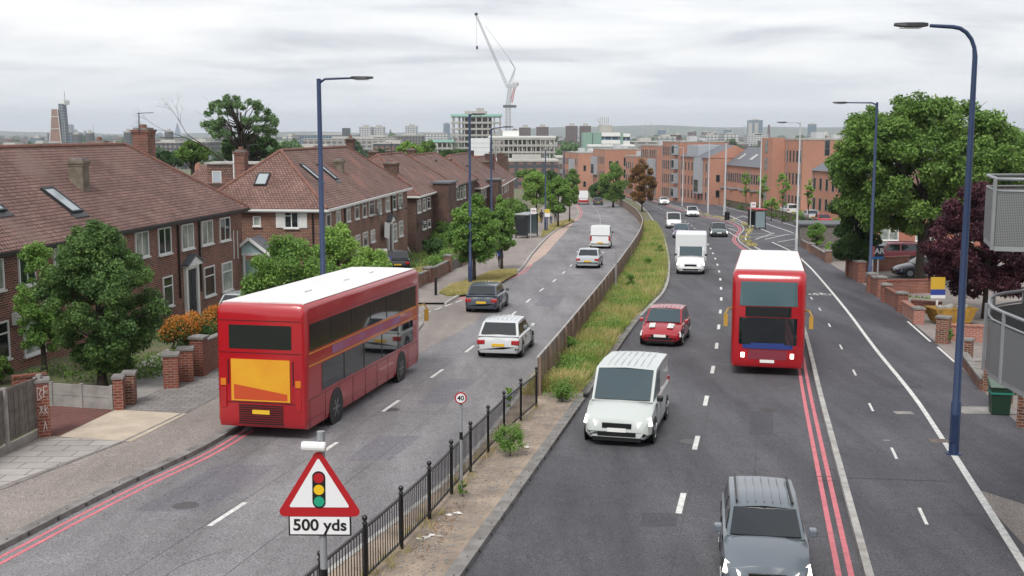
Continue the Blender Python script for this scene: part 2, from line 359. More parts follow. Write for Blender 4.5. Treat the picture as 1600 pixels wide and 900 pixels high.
# carriageways
strip('left_road', LKE, LME, 8, 245, 0, M_roadL, nx=2, da=-.05)
strip('right_road', RME, RKE, 8, 330, .0, M_roadR, nx=2)
strip('distant_road', RME, lambda y: RME(y)+12, 300, 420, .02, M_roadR)
poly('side_road', [(500, 590), (575, 492), (600, 470), (622, 452), (645, 452), (690, 463), (745, 463), (790, 445), (740, 505), (640, 560)], .004, M_tarlight)
strip('left_pavement', lambda y: LWL(y), LKE, 8, 50.5, .115, M_tarlight, da=-.3, db=-.1)
strip('left_pavement', lambda y: LWL(y), LKE, 63.5, 300, .115, M_tarlight, da=-.4, db=-.1)
strip('left_gardens', lambda y: -80, LWL, 8, 330, .10, M_garden, db=-.25)
strip('side_road', lambda y: -24, LKE, 48, 65, .002, M_tarlight)
strip('median_strip', LME, RME, 8, 60, .115, M_dirt, da=.05, db=-.1)
strip('median_bank', LME, RME, 60, 245, .12, M_garden, nx=2)
strip('right_pavement', RKE, RWL, 8, 107, .115, M_path, da=.1)
strip('right_pavement', RKE, FEN, 107, 260, .115, M_path, da=.1, db=.3)
strip('right_gardens', RWL, lambda y: 90, 8, 107, .10, M_tarlight)
strip('estate_ground', FEN, lambda y: 140, 107, 330, .10, M_garden, da=.2)
strip('estate_road', lambda y: FEN(y)+7.5, lambda y: FEN(y)+17, 112, 290, .125, M_tarlight)
# kerbs, the near ones with drain holes
def kerbobj(e, y0, y1, a, b, holes=None, m=M_kerb, face=1, z1=.125, step=1.05):
    mb = MB(); kerb(mb, e, y0, y1, a, b, z1=z1, mi=0)
    if holes:
        y = y0+.5
        while y < holes:
            x = e(y)+(b if face > 0 else a); mb.disc((x, y, gz(y)+.068), .038, (1, 0, 0), .03, 12, 1)
            mb.box(x-.012*face-.006, y+.5, gz(y)+.0, x+.004*face, y+.52, gz(y)+z1+.003, 1); y += step
    return mb.build('kerb', [m, M_black], kind='structure')
kerbobj(LKE, 8, 30.5, -.30, 0, 30, face=1)
kerbobj(LKE, 30.5, 50.5, -.30, 0, z1=.121)
kerbobj(LKE, 63.5, 260, -.15, 0, m=M_kerbw)
kerbobj(LME, 8, 245, 0, .14, m=M_kerbw)
kerbobj(RME, 8, 58, -.30, 0, 50, face=1)
kerbobj(RME, 58, 300, -.16, 0, m=M_kerbw)
kerbobj(RKE, 8, 300, 0, .16, m=M_kerbw)
# left pavement surfaces
poly('slab_paving', [(0, 760), (190, 690), (205, 683), (90, 684), (60, 690), (0, 716)], .121, M_slab)
poly('concrete_crossover', [(92, 682), (205, 690), (292, 646), (180, 640)], .125, M_crossover)
poly('slab_paving', [(181, 639), (293, 645), (400, 588), (440, 560), (415, 545), (265, 605)], .122, M_slabd)
poly('block_drive', [(78, 632), (180, 640), (92, 681), (80, 680)], .128, M_bpave)
poly('front_drive', [(188, 636), (258, 606), (290, 560), (262, 545), (205, 572), (212, 600)], .128, M_conc)
poly('bus_layby', [(815, 424), (833, 398), (862, 366), (900, 334), (907, 336), (884, 362), (852, 398)], .006, M_salmon)
poly('lay_by_kerb_island', [(500, 585), (600, 530), (650, 500), (662, 503), (655, 513), (560, 565)], .10, M_conc, depth=.1)
# pavement joint line and utility covers
def dash(mb, a, b, wd, h=.004, mi=None):
    a = Vector(a); b = Vector(b); d = Vector((b.x-a.x, b.y-a.y, 0)).normalized(); q = Vector((-d.y, d.x, 0))*wd/2
    pts = [a-q, a+q, b+q, b-q]; mb.add([(p.x, p.y, gz(p.y)+h) for p in pts], [(0, 3, 2, 1)], mi)
mb = MB()
for (x0, y0), (x1, y1) in (((0, 765), (192, 690)), ((192, 690), (440, 572))): dash(mb, G(x0, y0, .12), G(x1, y1, .12), .09, .127)
mb.build('pavement_joint', M_kerb, kind='structure', fix=False)
# ---- painted markings
def line(mb, e, y0, y1, off, wd, h=.005):
    Y = ys(y0, y1); vs = []
    for y in Y: x = e(y)+off; vs += [(x-wd/2, y, gz(y)+h), (x+wd/2, y, gz(y)+h)]
    mb.add(vs, [(2*i, 2*i+1, 2*i+3, 2*i+2) for i in range(len(Y)-1)])
mb = MB()
for o_ in (.22, .46):
    line(mb, LKE, 8, 33, o_, .10); line(mb, LKE, 40, 50.5, o_, .10); line(mb, LKE, 66, 100, o_, .10); line(mb, LKE, 160, 235, o_, .12)
    line(mb, RKE, 8, 300, -o_-.02, .115)
mb.build('red_route_lines', M_red, kind='structure', fix=False)
LCT = Edge([(230, 885), (428, 756), (563, 667), (650, 607), (711, 563), (757, 527), (806, 487), (838, 459), (868, 437), (895, 412), (915, 392), (938, 345), (933, 330), (918, 313)])
RCT = Edge([(1042, 875), (1074, 747), (1095, 662), (1108, 603), (1117, 560), (1122, 520), (1127, 458), (1122, 417), (1115, 398), (1107, 383), (1090, 361), (1074, 348), (1042, 330), (1000, 312)])
mb = MB()
def dashes(e, y0, y1, ln, gap, wd):
    y = y0
    while y < y1:
        dash(mb, (e(y), y, 0), (e(y+ln), y+ln, 0), wd, .0055); y += ln+gap
dashes(LCT, 12.3, 230, 1.75, 4.05, .13); dashes(RCT, 13.2, 260, 1.6, 4.2, .14)
mb.build('lane_dashes', M_white, kind='structure', fix=False)
mb = MB()                                # cycle track: long white edge line and small centre dashes
CYW = Edge([(1600, 883), (1494, 716)], .12)
CYM = Edge([(1482, 700), (1430, 622), (1368, 545), (1327, 490), (1290, 445), (1262, 414), (1235, 392), (1210, 380)], .12)
line(mb, CYW, 8, G(1494, 716).y, 0, .18, .122); line(mb, CYM, 29.6, G(1210, 380).y, 0, .15, .121)
CYC = Edge([(1442, 806), (1397, 708), (1361, 636), (1335, 582), (1314, 542), (1296, 508), (1281, 483), (1268, 466), (1256, 450), (1246, 436), (1224, 412)], .12)
dashes_y = [G(x, y, .12).y for x, y in ((1442, 806), (1397, 708), (1361, 636), (1335, 582), (1314, 542), (1296, 508), (1281, 483), (1268, 466), (1256, 450), (1246, 436), (1236, 424), (1224, 412))]
for y in dashes_y: dash(mb, (CYC(y-.6), y-.6, 0), (CYC(y+.6), y+.6, 0), .075, .121)
for a, b, wd in (((1539, 553), (1640, 645), .0),): pass
for p, q in (((1420, 552-4), (1453, 533+40)), ((1466, 542), (1490, 565))): pass
dash(mb, G(1418, 502, .12), G(1454, 534, .12), .10, .123); dash(mb, G(1465, 542, .12), G(1492, 566, .12), .10, .123)
# cycle symbols: two wheels and a frame
def cycle(px, py, s=1.0):
    c = G(px, py, .12)
    def ring(cx, r):
        for k in range(12):
            a, b = k*math.pi/6, (k+1)*math.pi/6
            dash(mb, (c.x+cx+r*math.cos(a), c.y+r*1.5*math.sin(a), 0), (c.x+cx+r*math.cos(b), c.y+r*1.5*math.sin(b), 0), .08, .122)
    ring(-.38*s, .26*s); ring(.38*s, .26*s)
    for (a, b, d, e_) in ((-.38, 0, -.12, .62), (-.12, .62, .25, .62), (.38, 0, .25, .62), (-.38, 0, .08, 0), (.08, 0, .25, .62), (.25, .62, .2, .9)):
        dash(mb, (c.x+a*s, c.y+b*s, 0), (c.x+d*s, c.y+e_*s, 0), .09, .1235)
cycle(1281, 460); cycle(1246, 457, .7)
# zebra / hatching at the bus stop crossing
for p, q in (((1160, 372), (1290, 362)), ((1164, 364), (1200, 366)), ((1215, 378), (1252, 372)), ((1180, 374), (1210, 364)), ((1195, 374), (1232, 366)), ((1108, 340), (1150, 338)), ((1135, 345), (1160, 338)), ((1162, 347), (1205, 364)), ((1140, 337), (1168, 350)), ((1160, 337), (1240, 364)), ((1226, 384), (1242, 384))):
    dash(mb, G(*p, .12), G(*q, .12), .16, .122)
line(mb, FEN, 108, 250, -1.1, .14, .122)
line(mb, RKE, 92, 230, .85, .14, .122)
for p, q in (((1122, 349), (1148, 354)), ((1132, 356), (1154, 358)), ((1126, 352), (1152, 362)), ((1138, 362), (1154, 372)), ((1046, 425), (1056, 425))):
    dash(mb, G(*p), G(*q), .12, .0065)
# side road give-way lines
for k in range(9):
    for p, q in (((612, 508), (762, 455)), ((700, 463), (765, 443))):
        a = Vector(p)+(Vector(q)-Vector(p))*(k/9); b = Vector(p)+(Vector(q)-Vector(p))*((k+.62)/9)
        dash(mb, G(a.x, a.y), G(b.x, b.y), .11, .010)
dash(mb, G(622, 479), G(692, 479), .1, .010)
mb.build('white_markings', M_white, kind='structure', fix=False)
# surface repairs, seams and covers
mb = MB()
for p, q, wd in (((1270, 744), (1480, 752), .06), ((1248, 592), (1266, 592), .05), ((1380, 603), (1440, 604), .35), ((1300, 508), (1330, 509), .2), ((1050, 441), (1110, 448), .04)):
    dash(mb, G(*p, .12), G(*q, .12), wd, .1185 if p[0] > 1200 else .003)
for e_, o_, a_, b_ in ((LCT, -.12, 8, 200), (LCT, 1.75, 20, 90), (LCT, -1.9, 25, 70), (RCT, .14, 8, 200), (RCT, -1.8, 30, 75), (RCT, 1.7, 14, 60)): line(mb, e_, a_, b_, o_, .014, .0025)
g0 = random.Random(21)
for k in range(34):                      # wandering cracks
    e_ = (LCT, RCT)[k % 2]; y = g0.uniform(12, 75); x = g0.uniform(-3.2, 3.2); a = g0.uniform(0, 6.28)
    for q in range(g0.randrange(3, 8)):
        y2 = y+math.sin(a)*g0.uniform(.15, .5); x2 = x+math.cos(a)*g0.uniform(.15, .5); dash(mb, (e_(y)+x, y, 0), (e_(y2)+x2, y2, 0), .014, .0027); x, y = x2, y2; a += g0.uniform(-.7, .7)
mb.build('asphalt_seams', mat('seam_tar', '38373a', .7), kind='structure', fix=False)
for nm, m_, lst in (('road_repair', asphalt('repair_asphalt', '424145', '4d4c50'), ((1190, 660, .35, 1.6), (1030, 812, .4, .5))), ('road_repair', asphalt('repair_asphalt_pale', '66646a', '747276'), ((330, 760, .8, 2.0), (600, 700, .6, 1.4), (700, 610, .5, 2.2), (470, 800, .4, .4), (860, 470, .7, 2.6)))):
    mb = MB()
    for (x, y, a, b) in lst:
        c = G(x, y); e_ = RCT if x > 950 else LCT; sh = (e_(c.y+1)-e_(c.y-1))/2
        mb.add([(c.x+i*a+j*b*sh, c.y+j*b, gz(c.y+j*b)+.0015) for i, j in ((-1, -1), (1, -1), (1, 1), (-1, 1))], [(0, 1, 2, 3)])
    mb.build(nm, m_, kind='structure', fix=False)
mb = MB()
for x, y in ((610, 640), (1078, 690), (290, 790), (1200, 640), (905, 430)):
    c = G(x, y); mb.add([(c.x+.3*math.cos(k*.3927), c.y+.3*math.sin(k*.3927), gz(c.y+.3*math.sin(k*.3927))+.0035) for k in range(16)], [tuple(range(16))])
mb.build('manhole_lids', mat('worn_iron', '4a4848', .5, var=.3, vs=20), kind='structure', fix=False)
mb = MB()
for (x, y, a, b) in ((1412, 645, .28, .2), (1385, 688, .1, .05), (1540, 641, .9, .55), (1530, 562, .5, .3)):
    c = G(x, y, .12); mb.add([(c.x+i*a, c.y+j*b, gz(c.y+j*b)+.124) for i, j in ((-1, -1), (1, -1), (1, 1), (-1, 1))], [(0, 1, 2, 3)])
mb.build('concrete_patches', M_conc, kind='structure', fix=False)
mb = MB(); c = G(1468, 689, .12); mb.box(c.x-.28, c.y-.2, gz(c.y)+.117, c.x+.28, c.y+.2, gz(c.y)+.127)
for i in range(8): mb.box(c.x-.26+.07*i, c.y-.17, gz(c.y)+.127, c.x-.24+.07*i, c.y+.17, gz(c.y)+.131)
tag(mb.build('drain_cover', mat('rusty_iron', '6a5f58', .7, var=.3, vs=8)), 'rusty iron drain cover set in the path beside the near right lamp post', 'drain cover')
poly('crossing_bay', [(1518, 762), (1640, 800), (1700, 900), (1610, 862)], .119, M_tarlight)

# ================================================================ vegetation makers
def leaf_mesh(name, C, Rr, n, size, m, seed=0, squash=.8, shell=.55, mat2=None, aspect=.55):
    """n small leaf quads spread through the clumps C (k,3) of radius Rr (k)"""
    g = np.random.default_rng(seed); C = np.asarray(C, float); Rr = np.asarray(Rr, float); k = len(C)
    pk = Rr**2/np.sum(Rr**2); idx = g.choice(k, n, p=pk); d = g.normal(size=(n, 3)); d /= np.linalg.norm(d, axis=1)[:, None]
    rad = (shell+(1-shell)*g.random(n)**.6)*Rr[idx]*(1+.10*g.normal(size=n)); P = C[idx]+d*rad[:, None]*np.array([1, 1, squash])
    a = g.normal(size=(n, 3))*.75+d*.5+np.array([0, 0, .35]); a /= np.linalg.norm(a, axis=1)[:, None]       # leaf normal
    t = np.cross(a, g.normal(size=(n, 3))); t /= np.linalg.norm(t, axis=1)[:, None]; b = np.cross(a, t)
    s = size*(.6+.8*g.random(n))[:, None]
    V = np.stack([P-t*s, P-b*s*aspect, P+t*s, P+b*s*aspect], 1).reshape(-1, 3)
    me = bpy.data.meshes.new(name); me.vertices.add(4*n); me.vertices.foreach_set('co', V.ravel()); me.loops.add(4*n); me.loops.foreach_set('vertex_index', np.arange(4*n, dtype=np.int32))
    me.polygons.add(n); me.polygons.foreach_set('loop_start', np.arange(0, 4*n, 4, dtype=np.int32)); me.polygons.foreach_set('loop_total', np.full(n, 4, dtype=np.int32))
    me.materials.append(m); me.update(calc_edges=True); return me
def clumps(g, n, rx, ry, rz, zc, r0, r1, inner=.35, bottom=-.7):
    C = []; Q = []
    while len(C) < n:
        d = g.normal(size=3); d /= np.linalg.norm(d)
        if d[2] < bottom: continue
        f = (inner+(1-inner)*g.random()**.45); r = r0+(r1-r0)*g.random()
        C.append((d[0]*(rx-r*.7)*f, d[1]*(ry-r*.7)*f, zc+d[2]*(rz-r*.6)*f)); Q.append(r)
    return C, Q
def trunk_mesh(name, C, base_h, r0, seed=0, lean=(0, 0), nlimb=14, split=.45, z0=-.15):
    g = random.Random(seed); mb = MB(); H = base_h; top = Vector((lean[0], lean[1], H))
    mb.tube([(0, 0, z0), (lean[0]*.3, lean[1]*.3, H*split*.5), (lean[0]*.7, lean[1]*.7, H*split), top], [r0*1.25, r0, r0*.8, r0*.45], 9)
    for c in g.sample(list(C), min(nlimb, len(C))):
        c = Vector(c); st = Vector((lean[0]*.7, lean[1]*.7, 0)); st.z = H*(split+(1-split)*g.random()*.8)
        st.z = min(st.z, c.z-.1) if c.z > H*split else H*split
        mid = st.lerp(c, .5)+Vector((g.uniform(-.1, .1), g.uniform(-.1, .1), .12))*(c-st).length
        mb.tube([st, mid, c], [r0*.36, r0*.2, r0*.06], 6)
        for q in range(2):
            e_ = c+Vector((g.uniform(-1, 1), g.uniform(-1, 1), g.uniform(0, .8)))*(c-mid).length*.5; mb.tube([mid.lerp(c, .5*q+.3), e_], [r0*.1, r0*.03], 5)
    return mb.mesh(name, M_bark, smooth=True)
def tree(loc, label, group, m, rx, ry, H, trunkh, r0, n, leaf, ncl=40, seed=1, zlow=None, rot=0, cl=(.22, .36), name='tree', inner=.35, squash=.85, shell=.5, cat='tree', lean=(0, 0), bottom=-.7, nlimb=14, extra=None, shape=None):
    t = thing(name, loc, label, cat, group, rz=rot); g = np.random.default_rng(seed)
    z0 = trunkh if zlow is None else zlow; rz = (H-z0)/2; zc = z0+rz
    C, Q = clumps(g, ncl, rx, ry, rz, zc, min(rx, rz)*cl[0], min(rx, rz)*cl[1], inner, bottom)
    if shape: C, Q = shape(C, Q, zc, rz)
    if extra: C = C+extra[0]; Q = Q+extra[1]
    link('trunk', trunk_mesh('trunk', C, zc+rz*.35, r0, seed, lean, nlimb, split=max(.12, trunkh/(zc+rz*.35))), t)
    link('crown', leaf_mesh('crown', C, Q, n, leaf, m, seed, squash, shell), t)
    return t
def blades(name, P, h, wd, m, seed=0, lean=.35, **k):   # upright thin grass or weed blades at points P
    g = np.random.default_rng(seed); P = np.asarray(P, float); n = len(P); a = g.random(n)*6.283; hh = h*(.4+.9*g.random(n))
    t = np.stack([np.cos(a), np.sin(a), np.zeros(n)], 1)*wd; tip = np.stack([g.normal(size=n)*lean*hh, g.normal(size=n)*lean*hh, hh], 1)
    V = np.stack([P-t, P+t, P+t*.3+tip, P-t*.3+tip], 1).reshape(-1, 3)
    me = bpy.data.meshes.new(name); me.vertices.add(4*n); me.vertices.foreach_set('co', V.ravel()); me.loops.add(4*n); me.loops.foreach_set('vertex_index', np.arange(4*n, dtype=np.int32))
    me.polygons.add(n); me.polygons.foreach_set('loop_start', np.arange(0, 4*n, 4, dtype=np.int32)); me.polygons.foreach_set('loop_total', np.full(n, 4, dtype=np.int32))
    me.materials.append(m); me.update(calc_edges=True); return link(name, me, **k)
# ================================================================ LEFT ROW OF HOUSES
def Wk(x, y, d): return W(x, y, d*K)
def window_into(parent, inv, x0, x1, z0, z1, style=2, name='window', glass=None, depth=.07, lab=None, sill=True):
    """frame, sill and pane on a wall whose outward side is local -y at y=0; inv places it"""
    w_, h_ = x1-x0, z1-z0; key = ('win', round(w_, 1), round(h_, 1), style)
    f = .055 if w_ < 1 else .07; mb = MB()
    mb.box(x0, -depth, z0, x0+f, .02, z1); mb.box(x1-f, -depth, z0, x1, .02, z1)
    mb.box(x0+f, -depth, z1-f, x1-f, .02, z1); mb.box(x0+f, -depth, z0, x1-f, .02, z0+f)
    if style == 2: mb.box((x0+x1)/2-.03, -depth+.01, z0+f, (x0+x1)/2+.03, .02, z1-f)
    if style == 3: mb.box(x0+f, -depth+.01, z0+h_*.66, x1-f, .02, z0+h_*.66+.06)
    if style == 4:
        mb.box((x0+x1)/2-.03, -depth+.01, z0+f, (x0+x1)/2+.03, .02, z1-f); mb.box((x0+x1)/2+.03, -depth+.01, z0+h_*.7, x1-f, .02, z0+h_*.7+.05)
    mb.v = [tuple(inv @ Vector(p)) for p in mb.v]; fr = mb.build(name, M_upvc, parent)
    p = MB(); p.box(x0+f, -depth+.035, z0+f, x1-f, -depth+.04, z1-f); p.v = [tuple(inv @ Vector(q)) for q in p.v]
    p.build('pane', glass or random.choice([M_glass, M_glassc, M_glassc]), fr)
    if sill:
        s_ = MB(); s_.box(x0-.05, -.13, z0-.07, x1+.05, .02, z0-.003); s_.v = [tuple(inv @ Vector(q)) for q in s_.v]; s_.build('sill', M_upvc, fr)
    return fr
I4 = Matrix.Identity(4)
class House:
    def __init__(s, A, B, depth, ze, zr, label, wallm, roofm, ridge_in=4.0, ridge_out=4.0, gutter=M_black, over=.32, back=None):
        s.A, s.B = Vector(A[:2]), Vector(B[:2]); d = s.B-s.A; s.L = d.length; s.ang = math.atan2(d.y, d.x)
        zb = gz(A[1])+.1; s.zb = zb; s.t = thing('terraced_house', (A[0], A[1], zb), label, 'house', 'brick houses in the row along the left road', rz=s.ang)
        s.M = mtx(s.t); s.I = s.M.inverted(); s.ze = ze-zb; s.zr = zr-zb; s.depth = depth
        lo = gz(B[1])-zb-.6; mb = MB(); mb.box(0, 0, lo, s.L, depth, s.ze-.02); s.wall = mb.build('wall', wallm, s.t)
        D = depth/2; o = over; e = s.ze-o*.55
        P = [(-o, -o, e), (s.L+o, -o, e), (s.L+o, depth+o, e), (-o, depth+o, e), (ridge_in, D, s.zr), (s.L-ridge_out, D, s.zr)]
        mb = MB(); T = .10; P2 = [(a, b, c+T) for a, b, c in P]
        mb.add(P+P2, [(6, 7, 11, 10), (7, 8, 11), (8, 9, 10, 11), (9, 6, 10), (0, 1, 7, 6), (1, 2, 8, 7), (2, 3, 9, 8), (3, 0, 6, 9), (3, 2, 1, 0)])
        s.P = [Vector(p) for p in P2]; s.roof = mb.build('roof', roofm, s.t)
        mb = MB()
        for a, b in ((10, 11), (6, 10), (7, 11), (8, 11), (9, 10)):
            a, b = s.P[a-6], s.P[b-6]; n = int((b-a).length/.42)+1
            for i in range(n): mb.tube([a.lerp(b, i/n)+Vector((0, 0, .0)), a.lerp(b, (i+.96)/n)+Vector((0, 0, .012))], .105, 7)
        mb.build('ridge_tiles', M_ridge, s.roof)
        mb = MB(); mb.box(-o-.05, -o-.1, e-.06, s.L+o+.05, -o+.02, e+.06); mb.box(-o-.1, -o-.05, e-.06, -o+.02, depth+o, e+.06)
        mb.build('gutter', gutter, s.t); mb = MB(); mb.box(-o+.02, -o+.02, e-.14, s.L+o-.02, .01, e-.02); mb.box(-o+.02, .01, e-.14, .01, depth, e-.02); mb.build('fascia', M_black if gutter is M_black else M_upvc, s.t)
    def win(s, x0, x1, yt, yb, style=2, glass=None):    # traced on the front wall
        xc = (x0+x1)/2; u0 = on_wall(s.A, s.B, x0, yb)[0]; u1 = on_wall(s.A, s.B, x1, yb)[0]
        zt = on_wall(s.A, s.B, xc, yt)[1]-s.zb; zb = on_wall(s.A, s.B, xc, yb)[1]-s.zb
        return window_into(s.t, I4, u0, u1, zb, zt, style, glass=glass)
    def u(s, x, y): q = on_wall(s.A, s.B, x, y); return q[0], q[1]-s.zb
    def row(s, us, z0, z1, w_=.85, style=3):
        for a in us: window_into(s.t, I4, a, a+w_, z0, z1, style)
    def side(s, vs):                                     # windows on the near end wall (local x=0)
        M2 = Matrix.Translation((0, 0, 0)) @ Matrix(((0, 1, 0, 0), (-1, 0, 0, 0), (0, 0, 1, 0), (0, 0, 0, 1)))
        # local -y outward becomes -x : (x,y)->(y,-x) with x measured towards the front
        return M2
    def pipe(s, u, z0=0, z1=None, r=.05):
        mb = MB(); mb.tube([(u, -.07, z0), (u, -.07, (z1 or s.ze-.35)), (u, -.3, s.ze-.15)], r, 7); mb.build('downpipe', M_black, s.t)
    def chim(s, x, y, w_, d_, zt, m=M_brick3, z0=None, pots=0, name='chimney'):
        mb = MB(); zb = (z0 if z0 is not None else s.ze); mb.box(x-w_/2, y-d_/2, zb, x+w_/2, y+d_/2, zt-.3)
        for i, o in enumerate((.0, .05)): mb.box(x-w_/2-.03-o, y-d_/2-.03-o, zt-.3+i*.12, x+w_/2+.03+o, y+d_/2+.03+o, zt-.18+i*.12, 0)
        c = mb.build(name, m, s.roof); mb = MB(); mb.box(x-w_/2+.05, y-d_/2+.05, zt-.06, x+w_/2-.05, y+d_/2-.05, zt+.05); mb.build('chimney_cap', M_kerb, c)
        for k in range(pots):
            mb = MB(); px_ = x-w_/2+w_*(k+1)/(pots+1); mb.tube([(px_, y, zt+.05), (px_, y, zt+.24)], [.14, .12], 10); mb.build('chimney_pot', M_ridge, c)
        return c
    def chimpx(s, x0, x1, yt, v, m=M_brick3, dep=.9, pots=0):   # chimney traced by its top; v = how far back from the front wall
        # depth where the sight line crosses the plane v behind the front wall
        n = Vector((-(s.B-s.A).y, (s.B-s.A).x)).normalized(); A2 = s.A+n*v; B2 = s.B+n*v
        u0 = on_wall(A2, B2, x0, yt); u1 = on_wall(A2, B2, x1, yt); uc = on_wall(A2, B2, (x0+x1)/2, yt)
        dist = (s.M @ Vector((uc[0], v, 0))).y; w_ = (x1-x0)/FPX*dist
        return s.chim(uc[0], v, dep*.75, w_*.78, uc[1]-s.zb, m, pots=pots)
    def skylight(s, x0, y0, x1, y1, wd=.75, ln=1.2):         # on the front slope, traced by its top and bottom centre
        a, b, c = s.P[0], s.P[1], s.P[5]; n = (b-a).cross(c-a).normalized()
        if n.z < 0: n = -n
        o_ = s.I @ Vector((0, 0, EYE))
        def hit(x, y):
            r = s.I.to_3x3() @ ray(x, y); return o_+r*((a-o_).dot(n)/r.dot(n))
        p = hit((x0+x1)/2, (y0+y1)/2); U = (b-a).normalized(); V = n.cross(U)
        M2 = Matrix((tuple(U)+(0,), tuple(V)+(0,), tuple(n)+(0,), (0, 0, 0, 1))).transposed(); M2.translation = p
        mb = MB(); mb.M = M2; h, k = wd/2, ln/2
        for q in ((-h, -k, h, -k+.08), (-h, k-.08, h, k), (-h, -k+.08, -h+.08, k-.08), (h-.08, -k+.08, h, k-.08)): mb.box(q[0], q[1], 0, q[2], q[3], .12)
        mb.box(-h-.12, -k-.3, -.01, h+.12, -k, .03)
        f = mb.build('skylight', M_dark, s.roof); mb = MB(); mb.M = M2; mb.box(-h+.08, -k+.08, .03, h-.08, k-.08, .08); mb.build('pane', mat('skylight_glass', '9aa3a8', .08, spec=1), f)
    def dish(s, x, y):
        u, z = s.u(x, y); mb = MB(); mb.tube([(u, 0, z), (u, -.35, z)], .02, 5); vs = []
        mb.loft([[(u+r*math.cos(t), -.35-dy+.25*r*math.sin(t), z+r*math.sin(t)) for t in [k*math.pi/8 for k in range(16)]] for r, dy in ((.03, 0), (.2, .02), (.36, .09), (.37, .1))], cap=True)
        mb.tube([(u, -.35, z-.2), (u, -.75, z-.1)], .015, 5); mb.box(u-.04, -.8, z-.14, u+.04, -.7, z-.04); mb.build('satellite_dish', M_dark, s.t)
    def door(s, x, yt, yb, w_=1.0, m=None, ped=True, label=None):
        u, zb = s.u(x, yb); zt = s.u(x, yt)[1]; h = w_/2; dm = m or mat('navy_door', '232838', .35)
        mb = MB(); mb.box(u-h-.22, -.16, zb, u-h, .02, zt); mb.box(u+h, -.16, zb, u+h+.22, .02, zt); mb.box(u-h-.22, -.16, zt, u+h+.22, .02, zt+.18)
        if ped:
            mb.box(u-h-.38, -.32, zt+.18, u+h+.38, .02, zt+.27)
            for y0, y1, e_ in ((-.32, .02, .0), ): mb.add([(u-h-.36, y0, zt+.27), (u+h+.36, y0, zt+.27), (u, y0, zt+.72), (u-h-.36, y1, zt+.27), (u+h+.36, y1, zt+.27), (u, y1, zt+.72)], [(0, 1, 2), (5, 4, 3), (0, 3, 4, 1), (1, 4, 5, 2), (2, 5, 3, 0)])
        sr = mb.build('door_surround', M_wpaint, s.t)
        if ped:
            mb = MB(); q = zt+.74
            for sg in (-1, 1): mb.bar((u+sg*(h+.44), -.17, zt+.27), (u, -.17, q), .46, .07)
            mb.build('pediment_roof', M_lead, sr)
        mb = MB(); mb.box(u-h, -.06, zb, u+h, -.02, zt)
        for a in range(2):
            for b_ in range(3): mb.box(u-h*.8+a*h*.85, -.075, zb+.15+b_*(zt-zb)*.31, u-h*.05+a*h*.85, -.06, zb+.15+b_*(zt-zb)*.31+(zt-zb)*.24)
        d = mb.build('door', dm, s.t); mb = MB(); mb.tube([(u+h*.75, -.06, zb+1.05), (u+h*.75, -.12, zb+1.05), (u+h*.6, -.12, zb+1.05)], .02, 6); mb.build('handle', M_galv, d)
        mb = MB(); mb.box(u-h-.3, -.6, zb-.3, u+h+.3, 0, zb); mb.build('doorstep', M_conc, s.t)
        return d
# --- house 1, nearest
C1 = Wk(377, 325, 58.6); C0 = Wk(0, 393, 37.3); dd = (C1-C0).normalized(); A1 = C1-dd*46
H1 = House((A1.x, A1.y), (C1.x, C1.y), 9.2, C1.z+.1, C1.z+3.55, 'long dark red brick terraced house nearest the camera, behind the big round evergreen', M_brick1, M_tile, 4, 4.6)
for q in ((211, 232, 361, 402), (247, 267, 355, 397), (283, 302, 349.5, 389), (314.5, 332, 344, 382), (343, 359, 339.5, 376), (175, 193, 368, 411), (84, 107, 385, 432), (29, 55, 395, 446), (-26, 6, 405, 456), (-90, -60, 420, 480)): H1.win(*q, 2)
for q in ((319, 335.5, 415.5, 462), (347, 362.5, 409, 454), (255, 270, 431, 479)): H1.win(*q, 3)
H1.win(37, 70, 492, 552, 3, M_glassc); H1.win(-10, 15, 502, 563, 3)
H1.door(299.5, 419, 497, 1.15)
for x, y in ((314, 480), (281, 480), (120, 520)): H1.pipe(H1.u(x, y)[0])
for x0, x1, yt, v, dp in ((208, 240, 201, 5.6, 1.3), (140, 171, 221, 6.0, .9), (27, 58, 234, 6.3, .9)): H1.chimpx(x0, x1, yt, v, M_brick1, dp, pots=2 if x0 > 200 else 1)
H1.chimpx(108, 137, 249, 2.2, M_render, .8)
H1.skylight(80, 298, 112, 330, .95, 1.7); H1.skylight(-38, 300, -18, 322, .95, 1.7)
mb = MB()                                     # pair of white overflow pipes at the end of the front wall
for x in (364, 370): u_, z_ = H1.u(x, 385); mb.tube([(u_, -.05, z_-.7), (u_, -.05, z_+.9)], .03, 6)
mb.build('overflow_pipe', M_upvc, H1.t)
u_, z_ = H1.u(24, 492); mb = MB(); mb.box(u_-.25, -.25, z_-.35, u_+.25, 0, z_+.1); mb.build('meter_box', M_upvc, H1.t)
# television aerial on the tall chimney
def aerial(x, yt, yb, d, arm, label, kind=0):
    p = Wk(x, yb, d); top = Wk(x, yt, d); mb = MB(); mb.tube([p-Vector((0, 0, .3)), top], .03, 6)
    q = Wk(x+arm, yt, d); mb.tube([Wk(x-3, yt+1, d), q], .018, 5)
    for k in range(7):
        c = Vector(Wk(x-3, yt+1, d)).lerp(q, k/6); mb.tube([c-Vector((0, .22, 0)), c+Vector((0, .22, 0))], .009, 4)
    mb.v = [(a-p.x, b-p.y, c-p.z) for a, b, c in mb.v]; mb.build('aerial', M_dark, loc=p, label=label, cat='aerial')
aerial(217, 176, 201, 56, 22, 'television aerial on a pole above the tall brick chimney of the nearest house')
